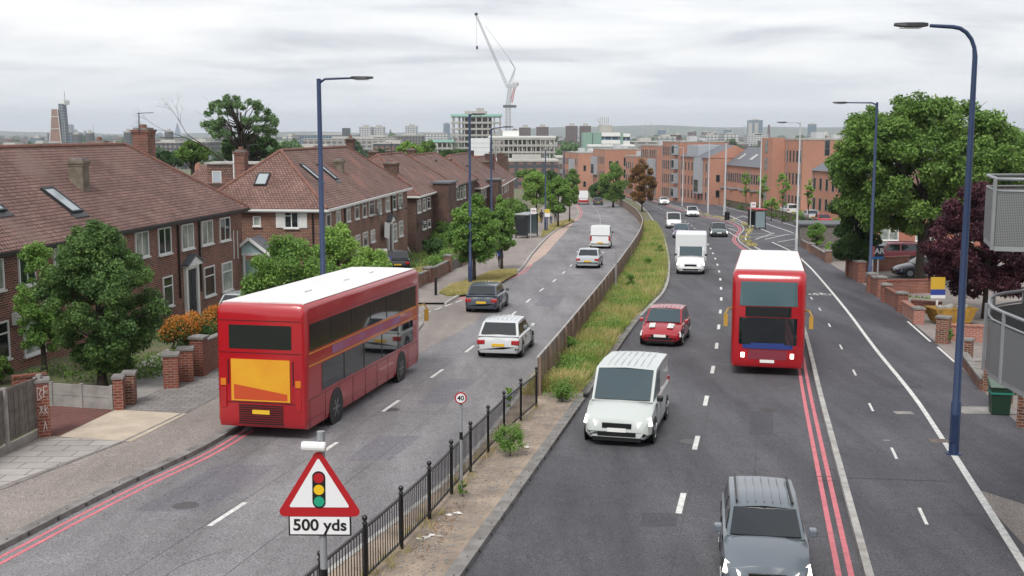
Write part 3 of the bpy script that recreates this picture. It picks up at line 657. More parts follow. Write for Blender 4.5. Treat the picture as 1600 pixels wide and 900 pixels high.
# --- house 2
A2 = Wk(505, 327, 61); B2 = Wk(636, 296.5, 84.6)
H2 = House((A2.x, A2.y), (B2.x, B2.y), 7.6, A2.z+.12, A2.z+3.3, 'brown brick terraced house with white shutters on its end wall behind the left lamp post', M_brick2, M_tile2, 4.3, 5.0, gutter=M_upvc)
for q in ((509, 516, 326, 355), (525, 531, 322.5, 350), (541, 546.5, 320, 346), (554, 560, 316, 342), (566, 571.5, 314, 339), (576, 584.5, 311, 336), (589, 595, 309, 334), (602, 608, 306, 330), (613, 618, 304, 327.5), (622, 628, 302, 324.5)): H2.win(*q, 3)
for q in ((555, 562, 367, 390), (567, 574, 362.5, 385), (579, 585, 359, 378), (614, 619.5, 349, 377), (623, 629, 345, 369)): H2.win(*q, 3)
H2.door(608.5, 350, 398, 1.2, mat('dark_brown_door', '2b1d1b', .5)); H2.dish(582, 333); H2.dish(621, 323)
for x in (538, 611.5): H2.pipe(H2.u(x, 350)[0])
H2.chimpx(540, 555, 216, 4.6, M_brick3, .9, 1); H2.chimpx(489, 507, 228, 6.6, M_brick3, .8); H2.chimpx(366, 387, 235, 7.0, M_brick1, 1.0, 2)
H2.chimpx(521, 538, 249, 2.0, M_render, .7); H2.skylight(478, 263, 492, 277, .8, 1.6); H2.skylight(505, 263, 517, 275, .8, 1.6)
# end wall facing the camera: local x=0 plane, windows by tracing
nrm = Vector((-(H2.B-H2.A).y, (H2.B-H2.A).x)).normalized(); E2 = Vector((H2.A.x, H2.A.y))+nrm*16
Mend = Matrix(((0, 1, 0, 0), (1, 0, 0, 0), (0, 0, 1, 0), (0, 0, 0, 1)))   # (a along the end wall, -y outward) -> (x=-..)
def endwin(x0, x1, yt, yb, style, off=0.0):
    a0 = on_wall(H2.A, E2, x0, yb)[0]; a1 = on_wall(H2.A, E2, x1, yb)[0]; zt = on_wall(H2.A, E2, x0, yt)[1]-H2.zb; zb = on_wall(H2.A, E2, x0, yb)[1]-H2.zb
    return window_into(H2.t, Matrix.Translation((off, 0, 0)) @ Mend, min(a0, a1), max(a0, a1), zb, zt, style), min(a0, a1), max(a0, a1), zb, zt
f_, a0, a1, zb_, zt_ = endwin(445, 467, 330, 356, 4)
for aa in ((a0-.52, a0-.02), (a1+.02, a1+.52)):
    mb = MB(); mb.box(-.06, aa[0], zb_, .01, aa[1], zt_)
    for k in range(14): mb.box(-.075, aa[0]+.05, zb_+.06+k*(zt_-zb_-.1)/14, -.06, aa[1]-.05, zb_+.06+(k+.6)*(zt_-zb_-.1)/14)
    mb.build('shutter', M_wpaint, H2.t)
endwin(396, 408, 338, 353, 0)
mb = MB(); mb.tube([(-.07, on_wall(H2.A, E2, 489, 340)[0], .2), (-.07, on_wall(H2.A, E2, 489, 340)[0], H2.ze-.2)], .05, 6); mb.build('downpipe', M_black, H2.t)
# --- pale blue gabled porch between the two
P0 = G(394, 468, .1); pt = thing('entrance_porch', (P0.x, P0.y, gz(P0.y)+.1), 'pale blue glazed entrance porch with white gable beside the nearest house', 'porch', rz=R(-6))
mb = MB(); w_ = 1.0; hh = 2.55
for x in (-w_, w_-.12, -.45, .33): mb.box(x, -.06, 0, x+.12, .06, hh)
mb.box(-w_, -.06, hh-.001, w_, .06, hh+.14); mb.box(-w_, -.06, .0, -.45, .05, .7); mb.box(.45, -.06, 0, w_, .05, .7); mb.box(-w_, .06, 0, -w_+.08, 1.6, hh); mb.box(w_-.08, .06, 0, w_, 1.6, hh); mb.build('porch_frame', M_upvc, pt)
mb = MB(); mb.add([(-w_, -.03, hh+.14), (w_, -.03, hh+.14), (0, -.03, hh+.85), (-w_, .05, hh+.14), (w_, .05, hh+.14), (0, .05, hh+.85)], [(0, 1, 2), (5, 4, 3), (0, 3, 4, 1), (1, 4, 5, 2), (2, 5, 3, 0)]); mb.build('gable_panel', mat('pale_blue_panel', 'a9c6c8', .5), pt)
mb = MB()
for sg in (-1, 1): mb.bar((sg*(w_+.2), .7, hh+.08), (0, .7, hh+.98), 1.9, .09)
mb.build('porch_roof', M_slate, pt); mb = MB()
for sg in (-1, 1): mb.bar((sg*(w_+.2), -.28, hh+.06), (0, -.28, hh+.98), .06, .16)
mb.build('bargeboard', M_upvc, pt); mb = MB(); mb.box(-.33, -.02, .05, .33, .02, hh-.3); mb.box(-w_+.12, -.02, .7, -.45, .02, hh); mb.box(.45, -.02, .7, w_-.12, .02, hh); mb.build('glazing', mat('pale_glass', '7d969a', .08, spec=1), pt)
# --- houses 3..6 stepping down the hill
def chimrow(h, lst, v=3.8, m=M_brick3):
    for x0, x1, yt in lst: h.chimpx(x0, x1, yt, v, m, .9, pots=1)
def tower(h, u, w_, zt, lab=None):            # flat-roofed stair tower projecting from the front
    mb = MB(); mb.box(u, -1.5, -2, u+w_, .0, zt); tw = mb.build('stair_tower', M_brick3, h.t); mb = MB(); mb.box(u-.15, -1.7, zt, u+w_+.15, .15, zt+.14); mb.build('tower_roof', M_lead, tw)
A3 = Wk(650, 306, 88); B3 = Wk(708, 291, 104.7)
H3 = House((A3.x, A3.y), (B3.x, B3.y), 8.6, A3.z+.1, A3.z+3.3, 'third house of the left row, with a flat topped stair tower and a low dish', M_brick3, M_tile2, 4.2, 4.4, gutter=M_upvc)
for q in ((652, 657, 312, 332), (660, 664.5, 310, 329), (667, 671.5, 308, 326)): H3.win(*q, 3)
for q in ((660, 665, 346, 358), (668, 672, 343, 355)): H3.win(*q, 3)
tower(H3, H3.u(676, 300)[0], 4.2, H3.ze+.6); H3.dish(653, 349)
chimrow(H3, ((598, 625, 254),), 2.6); chimrow(H3, ((574, 594, 236), (600, 618, 235), (634, 651, 233)), 8.5)
A4 = Wk(700, 293, 108); B4 = Wk(742, 284.5, 128)
H4 = House((A4.x, A4.y), (B4.x, B4.y), 8.4, A4.z+.1, A4.z+3.2, 'brown brick house behind the street trees, fourth of the left row', M_brick3, M_tile2, 1.2, 4.5)
for x, y in ((699, 297), (706, 295), (713.5, 293), (719, 292), (724, 290)): H4.win(x, x+3, y, y+19, 3); H4.win(x, x+3, y+31, y+46, 3)
chimrow(H4, ((663, 684, 249), (688, 707, 248)), 3.6); chimrow(H4, ((715, 733, 257),), 2.4)
A5 = Wk(750, 293, 128); B5 = Wk(784, 284, 150)
H5 = House((A5.x, A5.y), (B5.x, B5.y), 9, A5.z+.1, A5.z+3.8, 'fifth house of the left row, with white eaves, half hidden by street trees', M_brick3, M_tile, 4, 4.4, gutter=M_upvc)
H5.row([1, 3, 5, 12, 15], 3.4, 4.9); H5.row([1, 3, 12, 15], .6, 2.1); tower(H5, 7, 4, H5.ze+.5); chimrow(H5, ((750, 768, 252), (756, 774, 240)), 3.5)
A6 = Wk(781, 290, 152); B6 = Wk(803, 283, 178)
H6 = House((A6.x, A6.y), (B6.x, B6.y), 9, A6.z+.1, A6.z+3.8, 'brick house with pale weatherboard bay at the far end of the left row', M_brick2, M_tile, 2, 4.4, gutter=M_upvc)
H6.row([1, 3.2, 8, 11, 15], 3.2, 4.8, 1.2, 2); H6.row([1, 8, 11, 15], .5, 2.1, 1.2, 2); chimrow(H6, ((775, 790, 239), (778, 796, 243)), 4)
# red tile-hung gabled house beyond
a = Wk(812, 288, 182); t = thing('gabled_house', (a.x-7, a.y, gz(a.y)), 'bright red tile hung gabled house beyond the end of the left row', 'house', rz=R(80))
mb = MB(); mb.box(0, 0, -1, 16, 8, 5.4); mb.build('wall', mat('pink_render', 'a06a63', .8), t); mb = MB()
for x in (0, 8):
    mb.add([(x-.3, -.4, 5.2), (x+8.2, -.4, 5.2), (x+4, -.4, 9.2), (x-.3, 8.4, 5.2), (x+8.2, 8.4, 5.2), (x+4, 8.4, 9.2)], [(0, 1, 2), (5, 4, 3), (0, 3, 4, 1), (1, 4, 5, 2), (2, 5, 3, 0)])
rf = mb.build('roof', M_tile3, t); mb = MB(); mb.box(6.8, 3, 7, 9.2, 4, 10.2); mb.build('chimney', M_brick3, rf)
for x in (1.5, 4.6, 9.5, 12.6):
    for z in (.8, 3.4): window_into(t, I4, x, x+1.5, z, z+1.3, 2)
# --- rear house with flat dormer seen between houses 1 and 2
a = Wk(272, 293, 84); t = thing('rear_house', (a.x, a.y, gz(a.y)-1), 'low house with three dormer windows in a flat roofed extension behind the row', 'house', rz=R(0)); zt = Wk(310, 258, 84).z-gz(a.y)+1
mb = MB(); mb.box(.2, 0, 0, 8.5, 8, zt-1.5); mb.build('wall', M_brick3, t); mb = MB()
mb.add([(0, -.3, zt-2.2), (9, -.3, zt-2.2), (9, 8, zt-2.2), (0, 8, zt-2.2), (1.8, 2.2, zt), (9, 2.2, zt), (9, 6, zt), (1.8, 6, zt)], [(0, 1, 5, 4), (1, 2, 6, 5), (2, 3, 7, 6), (3, 0, 4, 7), (4, 5, 6, 7)]); mb.build('roof', M_tile, t)
mb = MB(); mb.box(2.6, .6, zt-2.2, 8.6, 4, zt+.05); mb.build('dormer', M_tile2, t); mb = MB(); mb.box(2.4, .45, zt+.052, 8.8, 4.2, zt+.2); mb.build('dormer_roof', M_kerbw, t)
for x in (3.0, 5.6, 7.2): window_into(t, Matrix.Translation((0, .6, 0)), x, x+.75, zt-1.6, zt-.5, 0, glass=mat('bright_pane', 'a9b4bd', .1, spec=1))
mb = MB(); mb.tube([(4.8, .5, zt-2.1), (4.8, .5, zt+.9)], .06, 6); mb.build('vent_pipe', M_upvc, t)
# rooflight on the end slope of house 2
a_, b_, c_ = H2.P[0], H2.P[3], H2.P[4]; n_ = (b_-a_).cross(c_-a_).normalized(); n_ = n_ if n_.z > 0 else -n_
o_ = H2.I @ Vector((0, 0, EYE)); r_ = H2.I.to_3x3() @ ray(410, 281); p_ = o_+r_*((a_-o_).dot(n_)/r_.dot(n_)); U = (b_-a_).normalized(); V = n_.cross(U); M2 = Matrix((tuple(U)+(0,), tuple(V)+(0,), tuple(n_)+(0,), (0, 0, 0, 1))).transposed(); M2.translation = p_
mb = MB(); mb.M = M2
for q in ((-.4, -.6, .4, -.52), (-.4, .52, .4, .6), (-.4, -.52, -.32, .52), (.32, -.52, .4, .52)): mb.box(q[0], q[1], 0, q[2], q[3], .12)
f_ = mb.build('skylight', M_dark, H2.roof); mb = MB(); mb.M = M2; mb.box(-.32, -.52, .02, .32, .52, .08); mb.build('pane', MATS['skylight_glass'], f_)
aerial(389, 226, 240, 66, 14, 'small television aerial on the brick chimney left of the second house')
aerial(612, 222, 238, 96, -10, 'television aerial on the chimneys behind the third house')
# ================================================================ RIGHT: new brick flats
SW = {}
def swin(w_, h_, fr=None, gl=None):
    k = (w_, h_, fr, gl)
    if k not in SW:
        mb = MB(); f = .06
        mb.box(-w_/2, -.05, 0, -w_/2+f, .05, h_, 0); mb.box(w_/2-f, -.05, 0, w_/2, .05, h_, 0); mb.box(-w_/2+f, -.05, 0, w_/2-f, .05, f, 0); mb.box(-w_/2+f, -.05, h_-f, w_/2-f, .05, h_, 0)
        mb.box(-w_/2+f, -.012, f, w_/2-f, .05, h_-f, 1)
        if h_ > 1.7: mb.box(-w_/2+f, -.04, h_*.4, w_/2-f, .0, h_*.4+f, 0)
        SW[k] = mb.mesh('window', [MATS[fr or 'grey_frame'], MATS[gl or 'window_glass']])
    return SW[k]
mat('grey_frame', '6b6e72', .5); mat('cladding_grey', 'a7acb2', .45, metal=.2, var=.08)
DIRF = Vector((.17, -.985, 0)).normalized(); ANGF = math.atan2(DIRF.y, DIRF.x)
def flats(px_, d7, L, E_, ytop, label, roof='flat', m=None, ridge=3.2, facew=(.75, 1.9, 3, 1.6), endw=None, zoff=0, cladbay=None, lastf=1):
    m = m or M_brickf
    c = Wk(px_, ytop, d7); P_ = c-DIRF*L; zg = gz(c.y)+.1
    t = thing('apartment_block' if roof == 'flat' else 'brick_terrace', (P_.x, P_.y, zg), label, 'building', 'orange brick flats and terraces beyond the right road', rz=ANGF); zt = c.z-zg+zoff
    mb = MB(); mb.box(0, 0, -2.5, L, E_, zt); mb.build('wall', m, t)
    if roof == 'flat':
        mb = MB()
        for b in ((-.06, -.06, L+.06, .25), (-.06, E_-.25, L+.06, E_+.06), (-.06, .25, .25, E_-.25), (L-.25, .25, L+.06, E_-.25)): mb.box(b[0], b[1], zt+.002, b[2], b[3], zt+.28)
        mb.box(.25, .25, zt+.001, L-.25, E_-.25, zt+.04); mb.build('parapet', M_kerbw, t)
        mb = MB(); mb.box(L*.3, E_*.4, zt+.04, L*.3+2.2, E_*.4+1.6, zt+1.3); mb.box(L*.7, E_*.5, zt+.04, L*.7+1.1, E_*.5+1.1, zt+.9); mb.build('roof_plant', M_galvl, t)
    else:
        mb = MB(); o = .3; mb.add([(-.1, -o, zt), (L+.1, -o, zt), (L+.1, E_+o, zt), (-.1, E_+o, zt), (-.1, E_/2, zt+ridge), (L+.1, E_/2, zt+ridge)], [(0, 1, 5, 4), (2, 3, 4, 5), (1, 2, 5), (3, 0, 4), (3, 2, 1, 0)])
        mb.m[-3:-1] = [1, 1]; rf = mb.build('roof', [M_slate, m], t)
        if roof == 'slate':
            sl = math.atan2(ridge, E_/2+o); n = int(L/5.2)
            for i in range(n):
                x = (i+.5)*L/n; mb = MB(); mb.M = Matrix.Translation((x, E_*.22, zt+ridge*(.22*E_+o)/(E_/2+o))) @ Matrix.Rotation(sl, 4, 'X'); mb.box(-.45, -.8, .02, .45, .8, .14, 0); mb.box(-.36, -.7, .141, .36, .7, .15, 1); mb.build('skylight', [M_upvc, M_glassc], rf)
    mb = MB()
    for x in (.35, L*.5, L-.35): mb.tube([(x, -.08, -.5), (x, -.08, zt-.1)], .06, 5)
    mb.build('rainwater_pipes', M_galv, t)
    w_, h_, pitch, gap = facew; nf = max(1, int((zt-.3)/2.9)); nx = max(1, int(L/gap))
    for f in range(nf-(1-lastf)):
        for i in range(nx):
            link('window', swin(w_, h_), t, ((i+.5)*L/nx, -.0, .7+f*(zt-.6)/nf))
    if endw:
        for (y, f, ww, hw) in endw: link('window', swin(ww, hw), t, (L, y, f), (0, 0, R(90)))
    if cladbay:
        for (x0, x1, z0, z1) in cladbay:
            mb = MB(); mb.box(x0, -.9, z0, x1, .02, z1); b = mb.build('bay', MATS['cladding_grey'], t); link('pane', swin(x1-x0-.5, min(2.4, z1-z0-.5)), b, ((x0+x1)/2, -.9, z0+.3))
    return t, zt
# nearest terrace (mostly behind the big tree)
t, zt = flats(1385, 130.5, 22, 8.5, 275, 'brick terrace with slate roof half hidden by the big tree on the right', 'slate', ridge=2.4, facew=(.75, 1.7, 3, 2.0), endw=[(2, 1.2, 1, 1.5), (5, 1.2, 1, 1.5), (2, 4, 1, 1.5), (5, 4, 1, 1.5)])
t, zt = flats(1255, 168, 12.5, 13, 219, 'tall flat roofed brick block left of the big tree', endw=[(4.2, zt_, .9, 2.7) for zt_ in (9.2,)]+[(2.2, 2, .8, 1.6), (8, 2, .8, 1.6)], facew=(.7, 1.9, 3, 1.35))
mb = MB(); mb.box(0, -2.2, -2.5, 5.2, 0, zt+.3); mb.build('stair_tower', M_brickf, t)
for f in range(4): link('window', swin(1.1, 2.1, None, 'curtained_glass'), t, (2.6, -2.2, .8+f*2.9))
t, zt = flats(1213, 178, 24.5, 9, 264, 'row of brick town houses under a slate roof with four rooflights', 'slate', facew=(.72, 1.75, 3, 1.15), ridge=3.4)
for i in range(5):
    mb = MB(); mb.box(1+i*5, -1.4, -2.5, 2.6+i*5, 0, 2.7, 0); pc = mb.build('entrance_bay', M_brickf, t); mb = MB(); mb.box(.8+i*5, -1.7, 2.702, 2.8+i*5, 0, 2.9); mb.build('canopy', M_galv, pc)
t, zt = flats(1107, 200, 17, 10.5, 247, 'gabled brick block with sloping roof and grey cladding bay in the middle of the flats', 'gable', facew=(.7, 1.7, 3, 1.9), ridge=2.5, endw=[(2, 1.4, .8, 1.4), (5, 1.4, .8, 1.4), (2, 4.4, .8, 1.4), (5, 4.4, .8, 1.4), (5, 7.4, .8, 1.4)], cladbay=[(11, 14, 2, 9)])
mb = MB(); mb.box(3, .3, zt-.2, 10, 5, zt+2.4); mb.build('roof_extension', MATS['cladding_grey'], t)
t, zt = flats(1062, 217, 12, 10.8, 222.5, 'largest flat roofed brick block with a vertical strip of dark windows', facew=(.7, 1.9, 3, 1.25), cladbay=[(9.3, 11.3, .8+k*3, 2.9+k*3) for k in range(4)], endw=[(y, z, .7, 1.8) for y in (2, 5, 8) for z in (1, 4, 7, 9.6)])
t, zt = flats(1027, 234, 13, 7.5, 228.5, 'narrow brick block with a blue grey glazed bay behind the brown tree', facew=(.7, 1.9, 3, 1.4), cladbay=[(8, 12, 2.5, 9)], endw=[(4, 1.2, .8, 1.6), (4, 7, .8, 1.6)])
t, zt = flats(945, 258, 12, 11, 234, 'wide brick block with recessed balconies behind the median trees', facew=(.8, 1.8, 3, 1.6), endw=[(y, z, .75, 1.7) for y in (1.5, 3.2, 9.2) for z in (1.2, 4.2, 7)]+[(6.2, 7.4, 2.6, 2.2), (6.2, 4.4, 2.6, 2.2)], cladbay=[(1, 4.5, 5, 9.6)])
t, zt = flats(903, 292, 20, 8, 239.5, 'last brick block where the left road bends out of sight', facew=(.8, 1.8, 3, 1.7), endw=[(2, 1.5, .8, 1.6), (5, 1.5, .8, 1.6), (2, 6, .8, 1.6)], cladbay=[(12, 16, 3, 9.2)])
t, zt = flats(990, 246, 7, 5, 245, 'low brick wing standing in front of the balcony block', facew=(.7, 1.6, 3, 1.6))
# white dome
a = Wk(1201, 243, 262); t = thing('dome_building', (a.x, a.y, gz(a.y)), 'white domed roof behind the slate roofed town houses', 'building')
zt = a.z-gz(a.y); mb = MB(); mb.box(-5, -4, 0, 5, 6, zt); mb.build('wall', M_cframe, t); mb = MB(); mb.blob((0, 0, zt), (3.4, 3.4, 2.0), 20); mb.build('dome', M_wpaint, t, smooth=True)

# ================================================================ CITY BEHIND
G_far = 'blocks on the far skyline'
M_citya = brick('pale_tower_facade', '7f7a73', '8b857c', '4a4f54', 3.2, 3.0, .75, var=.1, vs=.02, bump=0, offs=0)
M_cityb = brick('brown_tower_facade', '7b5f58', '86695f', '4a4d52', 3.0, 2.9, .7, var=.1, vs=.02, bump=0, offs=0)
M_cityw = brick('white_block_facade', 'c6c4be', 'cfcdc8', '7a8288', 4.2, 3.1, .7, var=.06, vs=.02, bump=0, offs=0)
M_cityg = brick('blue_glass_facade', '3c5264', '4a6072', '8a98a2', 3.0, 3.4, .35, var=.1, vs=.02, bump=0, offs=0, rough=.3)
M_cityr = brick('long_office_facade', '6f625f', '5f5d60', '9b9a98', 5, 3.4, .9, var=.1, vs=.02, bump=0, offs=0)
def far(x0, x1, yt, d, m, label, dep=None, name='tower_block', top=None, rot=0, cat='building', yb=None, group=G_far):
    a, b = W(x0, yt, d), W(x1, yt, d); c = (a+b)/2; wd = (b-a).length; z0 = gz(d)-1; dep = dep or wd*.8; h = a.z-z0
    t = thing(name, (c.x, d, z0), label, cat, group, rz=R(rot)); mb = MB(); wd *= (.86 if rot else 1)
    mb.box(-wd/2, -dep/2, 0, wd/2, dep/2, h); mb.build('wall', m, t)
    mb = MB(); mb.box(-wd/2-.2, -dep/2-.2, h, wd/2+.2, dep/2+.2, h+.5); mb.box(-wd*.2, -dep*.2, h+.5, wd*.25, dep*.2, h+.5+(top if top is not None else 3)); mb.build('roof', M_cframe if top != 0 else M_lead, t)
    return t, h, wd, dep
for x0, x1, yt, d, m, lb in (
    (884, 902, 197, 1500, M_cityb, 'left one of the brown tower pair above the bend of the road'), (906, 923, 197, 1520, M_cityb, 'right one of the brown tower pair above the bend of the road'),
    (811, 829, 199.5, 1450, M_cityb, 'brown tower just right of the crane mast'), (838, 857, 198.5, 1480, M_cityb, 'brown tower second to the right of the crane mast'), (800, 808, 202, 2300, M_cityb, 'small distant tower beside the crane mast'),
    (562, 581, 198.5, 1900, M_cityw, 'left of the two joined white slab blocks'), (582.5, 601, 198.5, 1910, M_cityw, 'right of the two joined white slab blocks'), (634, 652, 197.5, 1900, M_cityw, 'single white slab block left of the unfinished tower'),
    (693, 703, 193, 3200, M_cityg, 'blue grey tower beside the green topped unfinished building'), (336, 352, 188, 900, M_citya, 'pale tower behind the left side of the tall gum tree'), (352, 362, 196, 950, M_cityb, 'brown tower behind the trunk of the tall gum tree'), (396, 404, 204, 980, M_citya, 'pale tower behind the middle of the tall gum tree'), (410, 430, 208, 1000, M_cityw, 'white ribbed tower behind the right side of the gum tree'),
    (75, 83, 208, 1900, M_citya, 'grey block touching the left side of the leaning brick tower'), (104, 112, 207, 1350, M_cityg, 'dark slab against the right side of the leaning brick tower'), (49, 67, 216, 1500, M_cityg, 'dark blue office block left of the leaning brick tower'),
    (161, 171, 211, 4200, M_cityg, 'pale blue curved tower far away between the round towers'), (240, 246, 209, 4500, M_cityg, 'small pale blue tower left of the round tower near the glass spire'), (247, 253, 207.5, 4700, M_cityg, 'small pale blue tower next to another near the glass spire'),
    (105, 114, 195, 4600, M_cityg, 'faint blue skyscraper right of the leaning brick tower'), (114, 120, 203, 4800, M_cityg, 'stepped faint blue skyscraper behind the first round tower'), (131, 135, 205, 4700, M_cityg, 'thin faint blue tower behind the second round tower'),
    (1027, 1040, 203, 3000, M_cityg, 'pale glass block with cranes on the right horizon'), (1075, 1083, 206, 2600, M_cityb, 'left brown tower of the far right cluster'), (1084, 1088, 205, 2650, M_cityb, 'slim brown tower of the far right cluster'), (1097, 1110, 206.5, 2700, M_cityb, 'broad brown tower of the far right cluster'), (1132, 1142, 203, 2500, M_cityg, 'green glass block left of the blue office tower'), (1111, 1120, 208, 2400, M_cityb, 'low brown block of the far right cluster'),
    (1562, 1572, 190, 1500, M_citya, 'grey tower above the right edge of the big tree')):
    far(x0, x1, yt, d, m, lb)
# low wide blocks in the middle distance
for x0, x1, yt, yb, d, m, lb in (
    (465, 560, 211, 0, 1150, M_cityg, 'long dark glass office behind the left lamp post'), (478, 620, 217, 0, 1000, M_cityr, 'very long low brown office building behind the left row'), (565, 616, 214.5, 0, 1080, M_cityr, 'long grey office with rooftop plant below the white slab blocks'),
    (616, 662, 212, 0, 1300, M_citya, 'low grey warehouse left of the unfinished building'), (662, 700, 209, 0, 1500, M_cityw, 'pale warehouse next to the unfinished building'), (446, 463, 213, 0, 900, M_cityw, 'white block with vertical dark windows right of the gum tree'),
    (240, 290, 223, 0, 800, M_citya, 'long white office left of the gum tree, left wing'), (290, 336, 222, 0, 810, M_citya, 'long white office left of the gum tree, right wing'), (0, 40, 228, 0, 700, M_cityw, 'cream low block at the left edge'), (30, 58, 230, 0, 760, M_cityr, 'brown low block near the left edge'), (54, 78, 224, 0, 900, M_cityw, 'cream block in front of the dark blue office'),
    (150, 190, 229, 0, 900, M_citya, 'low pale roofs between the chimneys of the nearest house'), (588, 640, 224.5, 0, 640, M_cityb, 'low dark block with yellow windows behind the third house'), (440, 540, 232, 0, 560, M_cityb, 'low long purple brown roof behind the second house'),
    (1025, 1052, 214, 0, 900, M_cityw, 'cream block above the largest brick flats'), (1052, 1061, 211, 0, 920, M_cityb, 'brown end block beside the cream block'), (1100, 1118, 210.5, 0, 1300, M_cityw, 'left pale block with white stripes in front of the far cluster'), (1128, 1150, 210, 0, 1320, M_cityw, 'right pale block with white stripes in front of the far cluster'), (1165, 1197, 210.5, 0, 1700, M_cityw, 'white podium at the foot of the blue office tower'), (1278, 1291, 213, 0, 500, M_cityw, 'small white cupola building above the tall brick block'),
    (985, 1025, 222, 0, 560, M_cityr, 'long flat grey roof right of the green building'), (868, 910, 246, 0, 420, M_cityr, 'low industrial shed behind the bend of the left road'), (770, 870, 251, 0, 400, M_cityb, 'long brown tiled roof behind the red gabled house')):
    far(x0, x1, yt, d, m, lb, dep=30, name='low_block', top=1.5, group='low blocks in the middle distance')
# leaning brick tower with the glazed side
def tower_taper():
    d = 1300; z0 = gz(d); a = W(97, 168, d); h = a.z-z0; t = thing('skyscraper', (W(99.5, 200, d).x, d, z0), 'tall tapering brick patterned tower with a glass side and mast on the left skyline', 'skyscraper')
    s = d/FPX
    def fr(xa, xb, ta, tb, z1, y0, y1): return [[(xa*s, y0, 0), (xb*s, y0, 0), (xb*s, y1, 0), (xa*s, y1, 0)], [(ta*s, y0, z1), (tb*s, y0, z1), (tb*s, y1, z1), (ta*s, y1, z1)]]
    mb = MB(); mb.loft(fr(-17, 3, -10.5, -1.5, h-2, -12, 12)); mb.build('brick_face', brick('tower_brick_face', 'a3806e', '957261', '84706a', 2.2, 3.2, .4, var=.1, vs=.02, bump=0), t)
    mb = MB(); mb.loft(fr(3.1, 9.5, -1.4, 6, h+4, -10, 0)); mb.build('glass_face', brick('dark_glass_side', '4c525a', '565c64', '8a9298', 2.5, 3.2, .4, var=.1, vs=.02, bump=0, offs=0), t)
    mb = MB(); mb.bar((-18*s, -12.4, 0), (-11*s, -12.4, h-2), .6, .6); mb.bar((3*s, -12.4, 0), (-1.5*s, -12.4, h-1), .5, .5)
    for k in (.28, .55, .8): mb.box((-17+6.5*k)*s, -12.8, h*k, (3-4.5*k)*s, -12.2, h*k+.7)
    mb.box(-1*s, -8, h+3, 7*s, 8, h+8); mb.build('white_frame', M_upvc, t); mb = MB(); mb.tube([(4*s, 0, h+6), (4*s, 0, h+18)], .35, 6); mb.build('mast', M_galv, t)
tower_taper()
for x, yt, d, lb in ((120.5, 210, 1500, 'first round concrete tower right of the brick patterned tower'), (140.5, 208.5, 1450, 'second round concrete tower, behind a small chimney'), (200, 207, 1300, 'round white tower against the tallest house chimney'), (264, 206.5, 1500, 'round concrete tower left of the glass spire'), (1269, 194.5, 3200, 'round pale tower on the right horizon')):
    p = W(x, yt, d); h = p.z-gz(d); r = 6.6*d/FPX; t = thing('round_tower', (p.x, d, gz(d)), lb, 'building', G_far)
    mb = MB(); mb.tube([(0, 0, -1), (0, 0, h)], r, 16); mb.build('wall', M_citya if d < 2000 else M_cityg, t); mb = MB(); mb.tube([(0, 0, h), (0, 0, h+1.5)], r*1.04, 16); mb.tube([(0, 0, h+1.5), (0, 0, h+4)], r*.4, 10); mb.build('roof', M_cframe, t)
p = W(277.5, 191, 5600); t = thing('glass_spire', (p.x, 5600, gz(5600)), 'faint blue glass spire on the left horizon', 'skyscraper'); h = p.z-gz(5600)
mb = MB()
for k, (q, ww) in enumerate(((0, 22), (1, 20.5))): pass
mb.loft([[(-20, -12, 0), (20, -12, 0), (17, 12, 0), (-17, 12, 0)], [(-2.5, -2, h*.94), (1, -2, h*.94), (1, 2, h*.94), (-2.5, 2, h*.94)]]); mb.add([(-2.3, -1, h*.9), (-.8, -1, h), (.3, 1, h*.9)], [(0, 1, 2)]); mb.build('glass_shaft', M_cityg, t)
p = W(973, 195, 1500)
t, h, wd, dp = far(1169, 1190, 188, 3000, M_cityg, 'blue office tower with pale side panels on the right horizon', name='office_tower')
mb = MB(); mb.box(-wd/2-1.5, -dp/2-1, 0, -wd/2+8, -dp/2+2, h-6); mb.box(-wd*.1, -dp/2-1, 0, wd*.18, -dp/2+1, h-6); mb.build('pale_panels', M_cframe, t)
p = W(1201.5, 195, 2900); mb = MB(); h = p.z-gz(2900); mb.tube([(0, 0, 0), (0, 0, h)], [4, 2.6], 10); mb.build('factory_chimney', M_brick3, loc=(p.x, 2900, gz(2900)), label='slim dark factory chimney right of the blue office tower', cat='chimney')
p = W(540, 200, 1100); mb = MB(); h = p.z-gz(1100); mb.box(-3, -3, 0, 4, 4, h); mb.build('dark_chimney_stack', M_lead, loc=(p.x, 1100, gz(1100)), label='dark square stack on the glass office behind the second house', cat='chimney')
p = W(610, 201, 2100); mb = MB(); h = p.z-gz(2100); mb.tube([(0, 0, 0), (0, 0, h*.6), (0, 0, h)], [4, 4, .2], 6); mb.build('church_spire', M_lead, loc=(p.x, 2100, gz(2100)), label='small dark church spire between the white slab blocks', cat='church')
